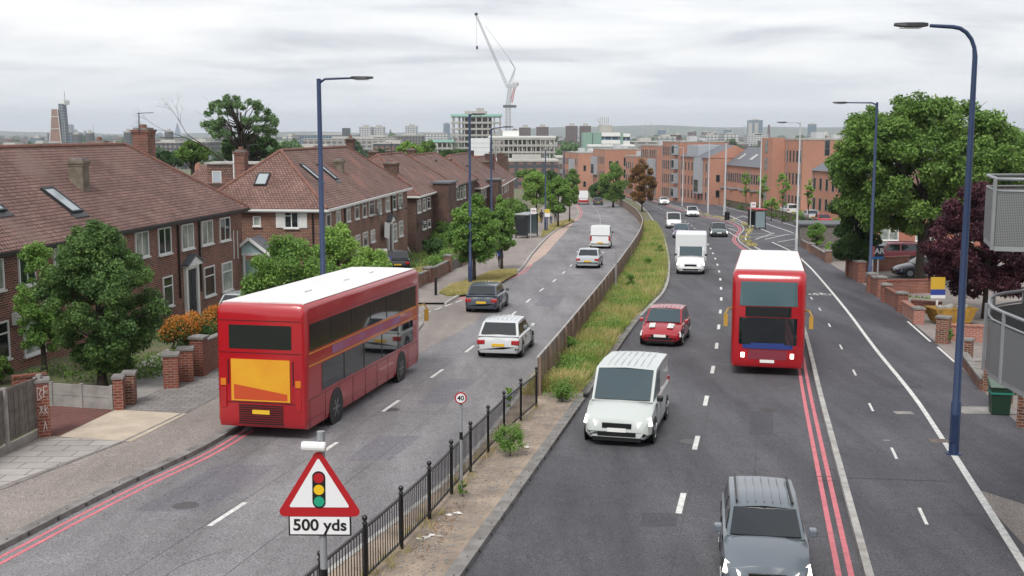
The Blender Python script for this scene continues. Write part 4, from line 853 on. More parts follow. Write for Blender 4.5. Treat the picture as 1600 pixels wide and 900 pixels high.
# unfinished concrete building, scaffolded wing, wrapped end, crane
d = 600; s = d/FPX; zg = gz(d)
def frame(x0, x1, yt, nfl, dep, label, name, d=600, net=False, ground=None, bays=7, infill=0):
    s = d/FPX; a = W(x0, yt, d); b = W(x1, yt, d); zg = gz(d); H_ = a.z-zg; t = thing(name, (a.x, d, zg), label, 'building'); L = b.x-a.x; fh = 3.25
    for f in range(int(H_/fh)+1):
        z = H_-f*fh; mb = MB(); mb.box(-.6, -.8, z-.45, L+.6, dep, z)
        for i in range(bays+1):
            x = i*L/bays; mb.box(x-.3, -.5, z-fh, x+.3, .1, z-.45); mb.box(x-.3, dep-.7, z-fh, x+.3, dep-.1, z-.45)
        mb.box(-.6, -.85, z+.001, L+.6, -.75, z+.55)
        fl = mb.build('storey', M_cframe, t)
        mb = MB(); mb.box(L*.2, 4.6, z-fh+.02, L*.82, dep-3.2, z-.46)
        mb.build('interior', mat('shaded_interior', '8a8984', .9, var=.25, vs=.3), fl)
        if infill:
            for i in range(bays):
                if (i*7+f*3) % 5 < infill: mb = MB(); mb.box(i*L/bays+.8, .2, z-fh+.01, (i+1)*L/bays-1.2, .5, z-.46); mb.build('wall_panel', M_wpaint if (i+f) % 3 else MATS['window_glass'], fl)
    if net: mb = MB(); mb.box(-.9, -1.1, H_+.01, L+.9, -.9, H_+1.1); mb.box(-1.1, -1.1, H_+.01, -.9, dep, H_+1.1); mb.box(L+.9, -1.1, H_+.01, L+1.1, dep, H_+1.1); mb.build('edge_netting', mat('green_netting', '8cbfb0', .8), t)
    return t, L, H_
t, L, H_ = frame(707, 781, 182, 8, 16, 'unfinished concrete tower of open storeys with green netting round its top', 'unfinished_tower', net=True, bays=8)
mb = MB(); mb.box(L*.25, 3, H_, L*.72, 12, H_+2.8); mb.box(L*.5, 4, H_+2.8, L*.66, 10, H_+4.4); mb.build('lift_core', M_cframe, t)
frame(676, 706, 222, 3, 14, 'low unfinished wing with green netting left of the concrete tower', 'unfinished_wing', d=590, net=True, bays=4)
t, L, H_ = frame(766, 866, 217, 5, 14, 'long unfinished white block with window openings right of the wrapped wall', 'unfinished_block', d=560, bays=14, infill=3)
mb = MB(); mb.box(-.8, -1, H_+.6, L+.8, 14, H_+1.4); mb.box(6, 3, H_+1.4, 14, 10, H_+4); mb.build('roof', M_wpaint, t)
a = W(735, 216, 550); b = W(765, 216, 550); mb = MB(); h = a.z-gz(550); L = b.x-a.x
mb.box(0, 0, 0, L, 8, h)
for k in range(9): mb.box(-.05, -.12, h*k/9, L+.05, -.0, h*k/9+.18)
mb.build('wrapped_scaffold', mat('white_sheeting', 'd4d6d8', .6, var=.06, vs=.3), loc=(a.x, 550, gz(550)), label='scaffold wrapped in plain white sheeting in front of the unfinished tower', cat='scaffold')
# luffing crane
d = 585; zg = gz(d); p = W(794, 190, d); t = thing('tower_crane', (p.x, d, zg), 'white and red luffing crane standing over the unfinished tower', 'crane'); hm = W(794, 166, d).z-zg
def lattice(mb, a, b, w0, w1, n, r=.07, br=.045):
    a = Vector(a); b = Vector(b); dd = (b-a).normalized(); q = dd.cross(Vector((0, 1, 0))).normalized(); r_ = Vector((0, 1, 0))
    def c(i, k): ww = (w0+(w1-w0)*i/n)/2; sx, sy = ((-1, -1), (1, -1), (1, 1), (-1, 1))[k]; return a.lerp(b, i/n)+q*sx*ww+r_*sy*ww
    for k in range(4):
        mb.tube([c(0, k), c(n, k)], r, 4)
        for i in range(n): mb.tube([c(i, k), c(i+1, (k+1) % 4)], br, 3, cap=False); mb.tube([c(i, k), c(i, (k+1) % 4)], br, 3, cap=False)
mb = MB(); lattice(mb, (0, 0, 0), (0, 0, hm), 2.2, 2.2, 22, .17, .10); mb.build('mast', mat('crane_grey_white', '9b9b99', .5), t)
S_ = d/FPX
def c2(x, y, yy=0): q = W(x, y, d); return (q.x-p.x, yy, q.z-zg)
mb = MB(); lattice(mb, c2(794, 166), c2(797, 133), 2.0, 1.6, 9, .15, .09); mb.build('upper_mast', MATS['crane_grey_white'], t)
mb = MB(); mb.box(c2(786, 165)[0], -1.6, hm-.7, c2(807, 165)[0], 1.6, hm+.6); mb.build('slewing_deck', mat('crane_dark', '5d5f62', .5), t)
mb = MB(); lattice(mb, c2(799, 160), c2(804, 137), 1.1, .9, 7, .13, .07); mb.build('red_strut', mat('crane_red', 'a8323a', .5), t)
mb = MB(); mb.box(c2(790, 0)[0], -1.3, c2(0, 137)[2], c2(808, 0)[0], 1.3, c2(0, 132)[2]); mb.blob((c2(806, 131)[0], 0, c2(0, 131)[2]), (1.6, 1.4, 1.3), 10); mb.build('machinery_platform', M_galvl, t)
mb = MB(); lattice(mb, c2(795, 133), c2(805, 107), .9, .5, 8, .12, .07); mb.tube([c2(800, 135, -.5), c2(805, 107, 0)], .1, 4); mb.build('a_frame', M_galvl, t)
mb = MB(); lattice(mb, c2(791, 131), c2(744, 24), 1.25, .7, 34, .10, .05); jb = mb.build('jib', M_galv, t)
mb = MB(); mb.tube([c2(805, 107), c2(799, 96), c2(758, 40)], .055, 4); mb.tube([c2(797, 95), c2(805, 107)], .12, 4); mb.build('luffing_cable', M_dark, t)
mb = MB(); mb.tube([c2(744, 24), c2(745, 72)], .05, 4); mb.box(c2(743.6, 0)[0], -.4, c2(0, 77)[2], c2(746.6, 0)[0], .4, c2(0, 72)[2]); mb.blob((c2(744, 22)[0], 0, c2(0, 22)[2]), (.9, .6, .8), 8); mb.build('hook_block', M_dark, t)
for x, y0, y1, d, jx, jy, lb in ((938, 205, 196, 1600, -6, -12, 'small distant crane left of the white plant room'), (1005, 206, 197, 3000, 5, -8, 'small distant crane on the glass block, left'), (1021, 206, 198, 3000, -6, -9, 'small distant crane on the glass block, right'), (1165, 208, 200, 2600, -5, -6, 'small distant crane left of the blue office tower'), (1044, 210, 206, 2400, -4, -8, 'small distant white crane before the right hills'), (146, 210, 202, 2000, 0, -8, 'tiny crane above the second round tower')):
    p_ = W(x, y1, d); zg_ = gz(d); s_ = d/FPX; mb = MB(); hh = p_.z-zg_; mb.tube([(0, 0, 0), (0, 0, hh)], .8, 4); mb.tube([(-jx*s_*.3, 0, hh), (jx*s_, 0, hh-jy*s_)], .5, 4); mb.build('distant_crane', M_galvl, loc=(p_.x, d, zg_), label=lb, cat='crane')
# green and white hospital-like block
d = 480; a = W(911, 207, d); zg = gz(d); t = thing('green_office_block', (a.x, d, zg), 'pale green block with white banded windows and rooftop aerials above the median trees', 'building'); s = d/FPX; h = a.z-zg
M_green = mat('pale_green_cladding', '7f9c90', .6, var=.08, vs=.2)
mb = MB(); mb.box(0, 0, 0, 14.5*s, 12, h); mb.box(15.5*s, .5, 0, 29*s, 12, h); mb.box(58*s, 0, 0, 62*s, 12, h); mb.build('green_wall', M_green, t)
mb = MB(); mb.box(14.5*s, 1, 0, 15.5*s, 11, h); mb.box(29*s, 1.0, 0, 58*s, 12, h-.3); mb.box(62*s, 1, 0, 73*s, 12, h-1); mb.build('window_strips', M_cityg, t)
for k in range(6): mb = MB(); mb.box(29*s, .3, h-1.6-k*3.1, 58*s, 1.1, h-k*3.1); mb.box(62*s, .3, h-1.8-k*3.1, 73*s, 1.1, h-.4-k*3.1); mb.build('white_band', M_wpaint, t)
mb = MB(); mb.box(26*s, 2, h, 46*s, 9, h+3); mb.box(46*s, 3, h, 50*s, 8, h+1.6)
for k in range(5): mb.tube([((27+k*3.2)*s, 3, h+3), ((27+k*3.2)*s, 3, h+6.5)], .12, 4); mb.box((26.6+k*3.2)*s, 2.8, h+4.4, (27.6+k*3.2)*s, 3.2, h+6.2)
mb.build('plant_room', M_cframe, t)
a = W(920, 229, 440); mb = MB(); L = 70*440/FPX; h = a.z-gz(440); mb.box(0, 0, 0, L, 10, h); mb.box(-.3, -.5, h, L+.3, 10.3, h+.7)
tag(mb.build('white_canopy_building', M_wpaint, loc=(a.x, 440, gz(440))), 'long low building with a white flat roof in front of the green block', 'building')
# ---- many small houses and trees over the valley
hm = []
for i, (wm, rm) in enumerate(((M_brickr, M_tile2), (M_brick2, M_tile), (M_citya, M_slate), (M_brick2, M_slate), (M_cityw, M_tile3), (M_brickr, M_slate))):
    L = (14, 20, 11, 26, 16, 32)[i]; D = 8; mb = MB(); mb.box(-L/2, -D/2, 0, L/2, D/2, 5.6, 0)
    mb.add([(-L/2-.3, -D/2-.4, 5.4), (L/2+.3, -D/2-.4, 5.4), (L/2+.3, D/2+.4, 5.4), (-L/2-.3, D/2+.4, 5.4), (-L/2-.3, 0, 8.8), (L/2+.3, 0, 8.8)], [(0, 1, 5, 4), (2, 3, 4, 5), (1, 2, 5), (3, 0, 4), (3, 2, 1, 0)], 1)
    for k in range(int(L/6)): mb.box(-L/2+3+k*6, -.5, 8, -L/2+4+k*6, .5, 9.8, 0); mb.box(-L/2+1+k*6, -D/2-.06, 3.5, -L/2+2.2+k*6, -D/2+.02, 4.8, 2); mb.box(-L/2+3.4+k*6, -D/2-.06, 3.5, -L/2+4.6+k*6, -D/2+.02, 4.8, 2); mb.box(-L/2+2+k*6, -D/2-.06, .8, -L/2+4+k*6, -D/2+.02, 2.3, 2)
    hm.append(mb.mesh('distant_house', [wm, rm, M_glassc]))
g_ = random.Random(5)
def inzone(x, d):
    for (a, b, d0, d1) in ((655, 880, 380, 640), (860, 1000, 380, 510), (-50, 380, 380, 450)):
        if a < x < b and d0 < d < d1: return True
n = 0
while n < 150:
    x = g_.uniform(-60, 1660); d = 400*(7.5**g_.random()); d = 400+(d-400)*1.0
    if inzone(x, d): continue
    p = W(x, 220, d); link('distant_house', hm[g_.randrange(6)], None, (p.x, d, gz(d)-.2), (0, 0, R(g_.choice((0, 20, -30, 75, 100))+g_.uniform(-8, 8))), label='small pitched roof house among trees in the valley behind', cat='house', group='small houses in the valley', scale=(1, 1, g_.uniform(.9, 1.25))); n += 1
tm = []
for i in range(4):
    gg = np.random.default_rng(40+i); C, Q = clumps(gg, 14, 4.6, 4.6, 4.2, 5.6, 1.3, 2.2, .3, -.8); tm.append(leaf_mesh('crown', C, Q, 2600, .42, (F_far, F_dark, F_far, F_euc)[i], i, .85, .6))
tk = MB(); tk.tube([(0, 0, -.5), (0, 0, 4.5)], [.35, .2], 6); tk = tk.mesh('trunk', M_bark)
def fartree(x, d, sc, k=None, label='leafy tree among the roofs in the valley behind', group='trees in the valley'):
    p = W(x, 220, d); t = thing('distant_tree', (p.x, d, gz(d)-.2), label, 'tree', group, rz=g_.random()*6.28); t.scale = (sc, sc, sc*g_.uniform(.85, 1.15)); link('trunk', tk, t); link('crown', tm[g_.randrange(4) if k is None else k], t)
n = 0
while n < 150:
    x = g_.uniform(-60, 1660); d = 390*(6.0**g_.random())
    if inzone(x, d): continue
    fartree(x, d, g_.uniform(.8, 1.5)*(1+d/2600)); n += 1
for x in range(1140, 1300, 11): fartree(x, 300+g_.uniform(-20, 40), .85, label='tree in the belt behind the brick flats', group='tree belt behind the flats')
for x in range(975, 1050, 14): fartree(x, 345+g_.uniform(-10, 30), .7, label='tree in the belt behind the brick flats', group='tree belt behind the flats')
# woods too far to count
gg = np.random.default_rng(3); C = []; Q = []
for k in range(900):
    x = gg.uniform(-100, 1700); d = 900*(5.5**gg.random()); p = W(x, 220, d); r = gg.uniform(5, 9)*(1+d/4000); C.append((p.x, d, gz(d)+r*.45)); Q.append(r)
link('far_woods', leaf_mesh('far_woods', C, Q, 60000, 2.6, F_far, 8, .6, .5, aspect=.7), kind='stuff')
gg = np.random.default_rng(4); mb = MB()
for k in range(1100):
    x = gg.uniform(-150, 1750); d = 1500*(3.4**gg.random()); p = W(x, 220, d); z = gz(d); L, D, h = gg.uniform(9, 50), gg.uniform(8, 16), gg.uniform(6, 15)
    mb.box(p.x-L/2, d-D/2, z, p.x+L/2, d+D/2, z+h, int(gg.integers(0, 4)))
mb.build('far_rooftops', [M_cityw, M_cityb, M_citya, M_tile], kind='stuff', fix=False)
# ================================================================ HAZE over the valley
hzm = bpy.data.materials.new('thin_haze'); hzm.use_nodes = True; t_ = hzm.node_tree; t_.nodes.remove(t_.nodes['Principled BSDF'])
pv = t_.nodes.new('ShaderNodeVolumePrincipled'); pv.inputs['Color'].default_value = (.86, .92, 1, 1); pv.inputs['Density'].default_value = .00012; pv.inputs['Anisotropy'].default_value = .2
t_.links.new(pv.outputs[0], t_.nodes['Material Output'].inputs['Volume'])
mb = MB(); mb.box(-6200, -70, -29, 6200, 9300, 130); mb.build('haze', hzm, kind='stuff')
# ================================================================ VEHICLES
def paint(n, c, rough=.28): return mat('car_paint_'+n, c, rough, spec=.6, coat=.6)
def wheel(parent, x, y, r=.32, w_=.2, side=1):
    mb = MB(); mb.tube([(x, y-w_/2, r), (x, y-w_*.38, r), (x, y+w_*.38, r), (x, y+w_/2, r)], [r*.9, r, r, r*.9], 22); t = mb.build('wheel', M_tyre, parent, smooth=False)
    mb = MB(); o = side*(w_/2+.004); mb.disc((x, y+o, r), r*.62, (0, 1, 0), .02, 20, 0)
    for k in range(6): a = k*math.pi/3; mb.bar((x, y+o*1.08, r), (x+math.cos(a)*r*.6, y+o*1.08, r+math.sin(a)*r*.6), .02, .05)
    mb.build('rim', M_rim, t); return t
def place(name, px_, py, label, head=None, away=False, edge=None, group=None, cat='car', off=0):
    """centre of the vehicle on the ground; heading along the road edge"""
    p = G(px_, py); e = edge or RCT; s_ = (e(p.y+2)-e(p.y-2))/4; a = math.atan2(1, s_)
    if not away: a += math.pi
    if head is not None: a = head
    t = thing(name, (p.x, p.y, gz(p.y)+off), label, cat, group, rz=a, pitch=math.atan(SLOPE*math.sin(a))); return t
def car(t, L=4.2, W_=1.78, H_=1.47, m=None, kind='hatch', lights=False, glass=None, rearlit=False, stripes=False, bars=False):
    """body loft along x (front is +x)"""
    glass = glass or M_vglass; w = W_/2; f = L/2; van = kind in ('van', 'minivan', 'luton')
    if kind == 'hatch': ws0, rf, rr, rb, bz, hz_, rz_ = .23, .05, -.36, -.47, .93, .80, .93
    elif kind == 'saloon': ws0, rf, rr, rb, bz, hz_, rz_ = .22, .06, -.22, -.36, .92, .80, .95
    elif kind == 'suv': ws0, rf, rr, rb, bz, hz_, rz_ = .25, .10, -.42, -.485, 1.08, .98, 1.08
    elif kind == 'minivan': ws0, rf, rr, rb, bz, hz_, rz_ = .30, .13, -.46, -.495, 1.12, .95, 1.12
    else: ws0, rf, rr, rb, bz, hz_, rz_ = .335, .20, -.48, -.497, 1.28, 1.02, 1.28
    X = lambda q: q*L
    def sec(x, hw, z0, zs, zt, tw=.72):
        return [(x, -hw*.86, z0), (x, -hw, z0+.14), (x, -hw, zs*.62), (x, -hw*.975, zs-.05), (x, -hw*.9, zs), (x, -hw*tw*.6, zt), (x, 0, zt+.015), (x, hw*tw*.6, zt), (x, hw*.9, zs), (x, hw*.975, zs-.05), (x, hw, zs*.62), (x, hw, z0+.14), (x, hw*.86, z0)]
    S = [sec(-f, w*.84, .36, .62, .66), sec(-f+.06, w*.93, .24, rz_-.14, rz_-.10), sec(-f+.25, w*.985, .2, rz_, rz_+.0), sec(X(rb)+.15, w, .2, bz, bz+.01), sec(0, w, .19, bz, bz), sec(X(ws0)-.1, w, .2, bz-.03, bz),
         sec(X(ws0)+.25, w*.99, .2, hz_+.04, hz_+.12), sec(f-.35, w*.965, .2, hz_-.10, hz_-.03), sec(f-.10, w*.89, .22, hz_-.22, hz_-.17), sec(f, w*.78, .28, .52, .55)]
    mb = MB(); mb.loft(S, 0); xq = X(rf)-.85
    tw = .80 if not van else .90; zb = bz-.02
    gs = [[(X(rb), w*.92, zb), (X(rr), w*tw, H_-.05), (X((rr+rf)/2), w*(tw+.01), H_), (X(rf), w*tw, H_-.04), (X(ws0), w*.90, zb)]][0]
    rows = [[(x, -y, z), (x+(0), -y*.6 if i else -y*.6, z+(.03 if 0 < i < 4 else .0)), (x+(.06 if i == 4 else (-.04 if i == 0 else 0)), 0, z+(.045 if 0 < i < 4 else 0)), (x, y*.6, z+(.03 if 0 < i < 4 else 0)), (x, y, z)] for i, (x, y, z) in enumerate(gs)]
    vs = [p for r in rows for p in r]; fs = [(i*5+k, i*5+k+1, (i+1)*5+k+1, (i+1)*5+k) for i in range(4) for k in range(4)]
    n0 = len(vs); vs += [(X(rb), -w*.92, zb-.12), (X(ws0), -w*.90, zb-.12), (X(rb), w*.92, zb-.12), (X(ws0), w*.90, zb-.12)]
    fs += [(n0, 0, 5, 10, 15, 20, n0+1), (n0+2, n0+3, 24, 19, 14, 9, 4)]; mb.add(vs, fs, 0)
    for sx in (X(.31) if not van else X(.33), X(-.31)):      # dark wheel arches
        for sy in (-1, 1): mb.disc((sx, sy*(w-.006), .33), .385 if not van else .42, (0, 1, 0), .03, 20, 1)
    mb.box(-f*.55, -w*.97, .17, f*.5, -w*.6, .26, 1); mb.box(-f*.55, w*.6, .17, f*.5, w*.97, .26, 1)
    if stripes:
        for s_ in (-1, 1): mb.add([(X(ws0)+.28, s_*.28, hz_+.145), (X(ws0)+.28, s_*.55, hz_+.13), (f-.3, s_*.52, hz_-.0), (f-.3, s_*.26, hz_+.01)], [(0, 1, 2, 3)], 2)
    if bars:
        for s_ in (-1, 1): mb.box(X(rr)+.1, s_*w*.66-.02, H_+.02, X(rf)-.1, s_*w*.66+.02, H_+.07, 1)
    if kind in ('hatch', 'suv') or van:                      # pressed ribs along the roof
        for k in range(-3, 4): mb.box(X(rr)+.2, k*w*.2-.008, H_+.028, X(rf)-.15, k*w*.2+.008, H_+.055-.012*abs(k)*.5, 0)
    for s_ in (-1, 1):                                       # shut lines, handles, sill
        for x in ((X(ws0)-.30, xq, X(rb)+.55) if not van else (X(ws0)-.30, X(ws0)-1.25)): mb.box(x-.006, s_*(w-.02), .34, x+.006, s_*(w+.003), bz-.10, 1)
        mb.box(X(rb)+.5, s_*(w-.02), .30, X(ws0)-.3, s_*(w+.003), .315, 1); mb.box(xq+.06, s_*(w-.01), bz-.22, xq+.22, s_*(w+.02), bz-.19, 1)
    mb.box(f-.9, -w*.7, .16, f-.02, w*.7, .3, 1)
    b = mb.build('body', [m, M_black, M_white], t, bevel=.03)
    for p in b.data.polygons: p.use_smooth = True
    b.data.set_sharp_from_angle(angle=R(32))
    V = lambda *a: Vector(a)
    def pane(name, c4, ins, off, mm=glass):
        c = [V(*q) for q in c4]; ce = sum(c, V(0, 0, 0))/len(c); n = (c[1]-c[0]).cross(c[2]-c[0]).normalized()
        if n.dot(ce-V(0, 0, .8)) < 0: n = -n
        q = [p+(ce-p)*ins+n*off for p in c]; mb = MB(); mb.add(q+[p-n*.02 for p in q], [tuple(range(len(q)))]+[(i, (i+1) % len(q), len(q)+(i+1) % len(q), len(q)+i) for i in range(len(q))]); return mb.build(name, mm, t)
    r = gs; pane('windscreen', [(r[4][0]+.02, -r[4][1], zb), (r[3][0], -r[3][1], r[3][2]), (r[3][0]+.01, 0, r[3][2]+.045), (r[3][0], r[3][1], r[3][2]), (r[4][0]+.02, r[4][1], zb), (r[4][0]+.07, 0, zb+.01)], .09, .035)
    if kind not in ('van', 'luton'): pane('rear_window', [(r[0][0], -r[0][1], zb+.05), (r[1][0], -r[1][1], r[1][2]), (r[1][0], r[1][1], r[1][2]), (r[0][0], r[0][1], zb+.05)], .13, .03)
    xm = X(rf)-.85 if not van else X(rf)-.75
    for s_ in (-1, 1):
        def yy(z): return s_*(w*.92+(w*tw-w*.92)*(z-zb)/(H_-.05-zb))
        zt = H_-.11; z0 = zb+.04
        pane('side_window', [(X(ws0)-.28, yy(z0), z0), (X(rf)-.06, yy(zt), zt), (xm, yy(zt), zt), (xm, yy(z0), z0)], .04, .012)
        if kind not in ('van', 'luton', 'minivan'): pane('side_window', [(xm-.08, yy(z0), z0), (xm-.08, yy(zt), zt), (X(rr)-.0, yy(zt), zt), (X(rb)+.3, yy(z0), z0)], .04, .012)
        mb = MB(); mb.box(X(ws0)-.3, s_*w, zb+.02, X(ws0)-.08, s_*(w+.17), zb+.17); mb.build('door_mirror', m if not van else M_black, t, bevel=.03)
        mb = MB(); mb.add([(f-.34, s_*w*.93, hz_-.13), (f-.05, s_*w*.60, hz_-.28), (f-.05, s_*w*.60, hz_-.42), (f-.28, s_*w*.985, hz_-.36)], [(0, 1, 2, 3)]); mb.v = [(a+.035, b_*1.012, c+.01) for a, b_, c in mb.v]
        mb.build('headlight', M_lamp_on if lights else M_lens, t)
        mb = MB(); mb.box(-f-.015 if not van else -f+.0, s_*w*.60, rz_-.34, -f+.22, s_*w*.955, rz_-.16) if not van else mb.box(-f-.01, s_*w*.8, .75, -f+.15, s_*w*.97, 1.2); mb.build('tail_light', M_tail, t, bevel=.02)
    mb = MB(); mb.box(f-.12, -w*.42, hz_-.42, f+.012, w*.42, hz_-.28); mb.box(f-.1, -w*.55, .3, f+.006, w*.55, .42); mb.build('grille', M_black, t)
    mb = MB(); mb.box(f-.05, -.26, .43, f+.03, .26, .54); mb.build('number_plate', M_plate, t); mb = MB(); mb.box(-f-.03, -.26, .52, -f+.1, .26, .63); mb.build('number_plate', M_platey, t)
    for x in ((X(.31) if not van else X(.33)), X(-.31)):
        for s_ in (-1, 1): wheel(t, x, s_*(w-.10), .32 if not van else .35, .22, s_)
    return t
# --- right carriageway, coming towards the camera
t = place('car', 1190, 893, 'dark grey estate car with ribbed roof and lit headlamps at the bottom of the picture', head=R(-90)-.17); t.scale = (.92, .88, .95); car(t, 4.4, 1.78, 1.5, paint('slate', '5d666e'), 'suv', True, bars=True); 
t = place('van', 982, 668, 'silver white people carrier in the lane beside the median', head=R(-90)-.24, cat='van'); car(t, 4.9, 1.95, 1.95, paint('silver', 'bcc2bf'), 'minivan', True, glass=M_vglassl)
t = place('car', 1040, 532, 'small bright red car with two white bonnet stripes following the silver people carrier', head=R(-90)-.27); car(t, 3.85, 1.8, 1.5, paint('red', '9c1f2a'), 'hatch', False, stripes=True, glass=M_vglassl)
t = place('van', 1079, 424, 'white delivery van with tall rear box on the right road', cat='van')
car(t, 5.3, 2.0, 2.0, paint('white', 'd8dadb'), 'luton', True, glass=M_vglassl); mb = MB(); mb.box(-2.9, -1.12, .75, 1.15, 1.12, 2.85); mb.build('cargo_box', mat('van_box_white', 'd2d4d6', .5), t, bevel=.08)
t = place('car', 1064, 371, 'muted purple car between the two white vans'); car(t, 4.2, 1.78, 1.48, paint('purple', '6b6078'), 'hatch', glass=M_vglassl)
t = place('van', 1052, 356, 'small white van behind the muted purple car', cat='van'); car(t, 4.5, 1.85, 1.9, paint('white', 'd8dadb'), 'minivan')
t = place('car', 1122, 369, 'dark grey car with lit headlamps in the outer lane of the right road'); car(t, 4.3, 1.8, 1.46, paint('graphite', '4a5558'), 'hatch', True)
t = place('car', 1081, 338, 'silver white hatchback coming down the outer lane near the bus shelter'); car(t, 4.3, 1.8, 1.5, paint('white', 'd8dadb'), 'hatch', True)
t = place('car', 1037, 320, 'farthest white car on the right road beside the brown tree'); car(t, 4.4, 1.8, 1.5, paint('white', 'd8dadb'), 'suv', True)
# --- left carriageway, going away
t = place('car', 792, 548, 'pale silver hatchback in the outer lane of the left road', away=True, edge=LCT); car(t, 4.3, 1.8, 1.48, paint('palesilver', 'c3c7c9'), 'hatch')
t = place('car', 762, 482, 'dark blue and orange brown car in the nearside lane of the left road', away=True, edge=LCT); car(t, 4.2, 1.78, 1.46, paint('navygrey', '3d4450'), 'hatch')
t = place('car', 921, 416, 'silver saloon in the outer lane behind the white van', away=True, edge=LCT); car(t, 4.5, 1.8, 1.42, paint('silver2', 'a9b0b4'), 'saloon')
t = place('van', 939, 386, 'white van in the outer lane of the left road', away=True, edge=LCT, cat='van'); car(t, 4.9, 1.95, 2.1, paint('white', 'd8dadb'), 'van')
t = place('van', 911, 319, 'tall white van with red rear lamps where the left road bends', away=True, edge=LCT, cat='van'); car(t, 5.6, 2.05, 2.7, paint('white', 'd8dadb'), 'van')
mb = MB(); mb.box(-2.86, -.98, .45, -2.78, .98, .9); mb.build('red_rear_bumper', M_tail, t)
t = place('car', 934, 320, 'dark grey car with yellow rear plate at the bend of the left road', away=True, edge=LCT); car(t, 4.3, 1.8, 1.46, paint('graphite', '4a5558'), 'suv')
t = place('car', 902, 313, 'dark maroon car beside the tall white van', away=True, edge=LCT); car(t, 4.0, 1.75, 1.46, paint('maroon', '4a1d24'), 'hatch')
# --- double deck buses
def bus(t, L=10.6, W_=2.68, H_=3.92, rear_yellow=False):
    w = W_/2; f = L/2; Rd = paint('bus_red', 'a5101c', .3); RW = mat('bus_roof_white', 'dad9d8', .5, var=.05)
    def rr(x, hw, z0, z1, r=.2, n=4):
        p = [(x, -hw+.05, z0), (x, -hw, z0+.2)]
        for k in range(n+1): a = math.pi/2*k/n; p.append((x, -hw+r-r*math.cos(a), z1-r+r*math.sin(a)))
        for k in range(n+1): a = math.pi/2*(1-k/n); p.append((x, hw-r+r*math.cos(a), z1-r+r*math.sin(a)))
        return p+[(x, hw, z0+.2), (x, hw-.05, z0)]
    mb = MB(); mb.loft([rr(-f, w*.93, .5, H_-.2), rr(-f+.08, w*.985, .36, H_-.07), rr(-f+.3, w, .3, H_), rr(0, w, .3, H_), rr(f-.5, w, .3, H_), rr(f-.22, w*.99, .3, H_-.05), rr(f-.07, w*.96, .32, H_-.18), rr(f, w*.9, .42, H_-.42)], 0)
    for x in (f-2.6, -f+2.5):
        for s_ in (-1, 1): mb.disc((x, s_*(w-.004), .5), .6, (0, 1, 0), .03, 24, 1)
    b = mb.build('body', [Rd, M_black], t)
    for p in b.data.polygons: p.use_smooth = True
    b.data.set_sharp_from_angle(angle=R(38))
    mb = MB(); mb.loft([[(x, y, H_+.02-(abs(y)/w)**4*.03) for y in (-w*.93, -w*.5, 0, w*.5, w*.93)]+[(x, y, H_-.12) for y in (w*.86, -w*.86)] for x in (-f+.25, f-.5)]); 
    for x in (-3, .5, 3.2): mb.box(x-.3, -.3, H_+.01, x+.3, .3, H_+.06)
    mb.build('roof', RW, t)
    for s_ in (-1, 1):
        for (z0, z1, x0, x1, n) in ((2.55, 3.32, -f+.35, f-.7, 6), (1.25, 2.05, -f+1.3, f-1.1, 5)):
            mb = MB(); mb.box(x0, s_*(w-.02) if s_ > 0 else -w-.012, z0, x1, s_*(w-.02) if s_ < 0 else w+.012, z1); g = mb.build('window_band', M_vglass, t)
            mb = MB()
            for k in range(1, n): x = x0+(x1-x0)*k/n; mb.box(x-.035, (w+.012) if s_ > 0 else -w-.02, z0, x+.035, (w+.02) if s_ > 0 else -w-.012, z1)
            mb.build('window_pillars', M_black, g)
        mb = MB()
        for z in (2.46, 2.10): mb.box(-f+.3, (w-.01) if s_ > 0 else -w-.014, z, f-.6, (w+.014) if s_ > 0 else -w+.01, z+.035)
        mb.build('yellow_coachline', mat('bus_coachline', 'd08a2c', .5), t)
        mb = MB(); mb.box(-f+2.2, (w-.01) if s_ > 0 else -w-.02, 2.19, f-2.8, (w+.02) if s_ > 0 else -w+.01, 2.44); mb.build('side_advert', mat('lilac_advert', '8d6f9c', .5, c2='a03a4e', vs=.6), t)
        mb = MB(); mb.tube([(f-.35, s_*(w-.05), 2.45), (f+.12, s_*(w+.12), 2.5), (f+.2, s_*(w+.22), 2.3)], .03, 6); mb.box(f+.1, s_*(w+.12), 1.85, f+.2, s_*(w+.27), 2.3); mb.build('mirror_arm', mat('yellow_mirror', 'b08a34', .5), t)
        mb = MB(); mb.box(f-.12, s_*w*.62, .68, f+.02, s_*w*.86, .86); mb.v = [(a-(.05 if abs(b_) > w*.75 else 0), b_, c) for a, b_, c in mb.v]; mb.build('headlight', M_lamp_on, t)
        mb = MB(); mb.box(-f-.02, s_*w*.78, .9, -f+.1, s_*w*.9, 1.5); mb.build('tail_light', M_tail, t)
        for x in (f-2.6, -f+2.5): wheel(t, x, s_*(w-.16), .49, .3, s_)
    def fpane(name, pts, mm, dx=.03, parent=t):
        mb = MB(); mb.add([(x+dx, y, z) for x, y, z in pts]+[(x-.04, y, z) for x, y, z in pts], [tuple(range(len(pts)))]+[(i, (i+1) % len(pts), len(pts)+(i+1) % len(pts), len(pts)+i) for i in range(len(pts))]); return mb.build(name, mm, parent)
    ff = f-.005
    # upper and lower windscreens wrap the curved front
    def wrap(name, z0, z1, xz, mm, dx=.03, hw=.9):
        mb = MB(); rows = []
        for z in (z0, z1):
            x = xz(z); rows.append([(x+dx-.07*(abs(k)/4)**8, k/4*w*hw, z) for k in range(-4, 5)])
        mb.add(rows[0]+rows[1]+[(x-.25, y, z) for x, y, z in rows[0]]+[(x-.25, y, z) for x, y, z in rows[1]], [(i, i+1, 10+i, 9+i) for i in range(8)]+[(9+i, 10+i, 28+i, 27+i) for i in range(8)]); return mb.build(name, mm, t, smooth=False)
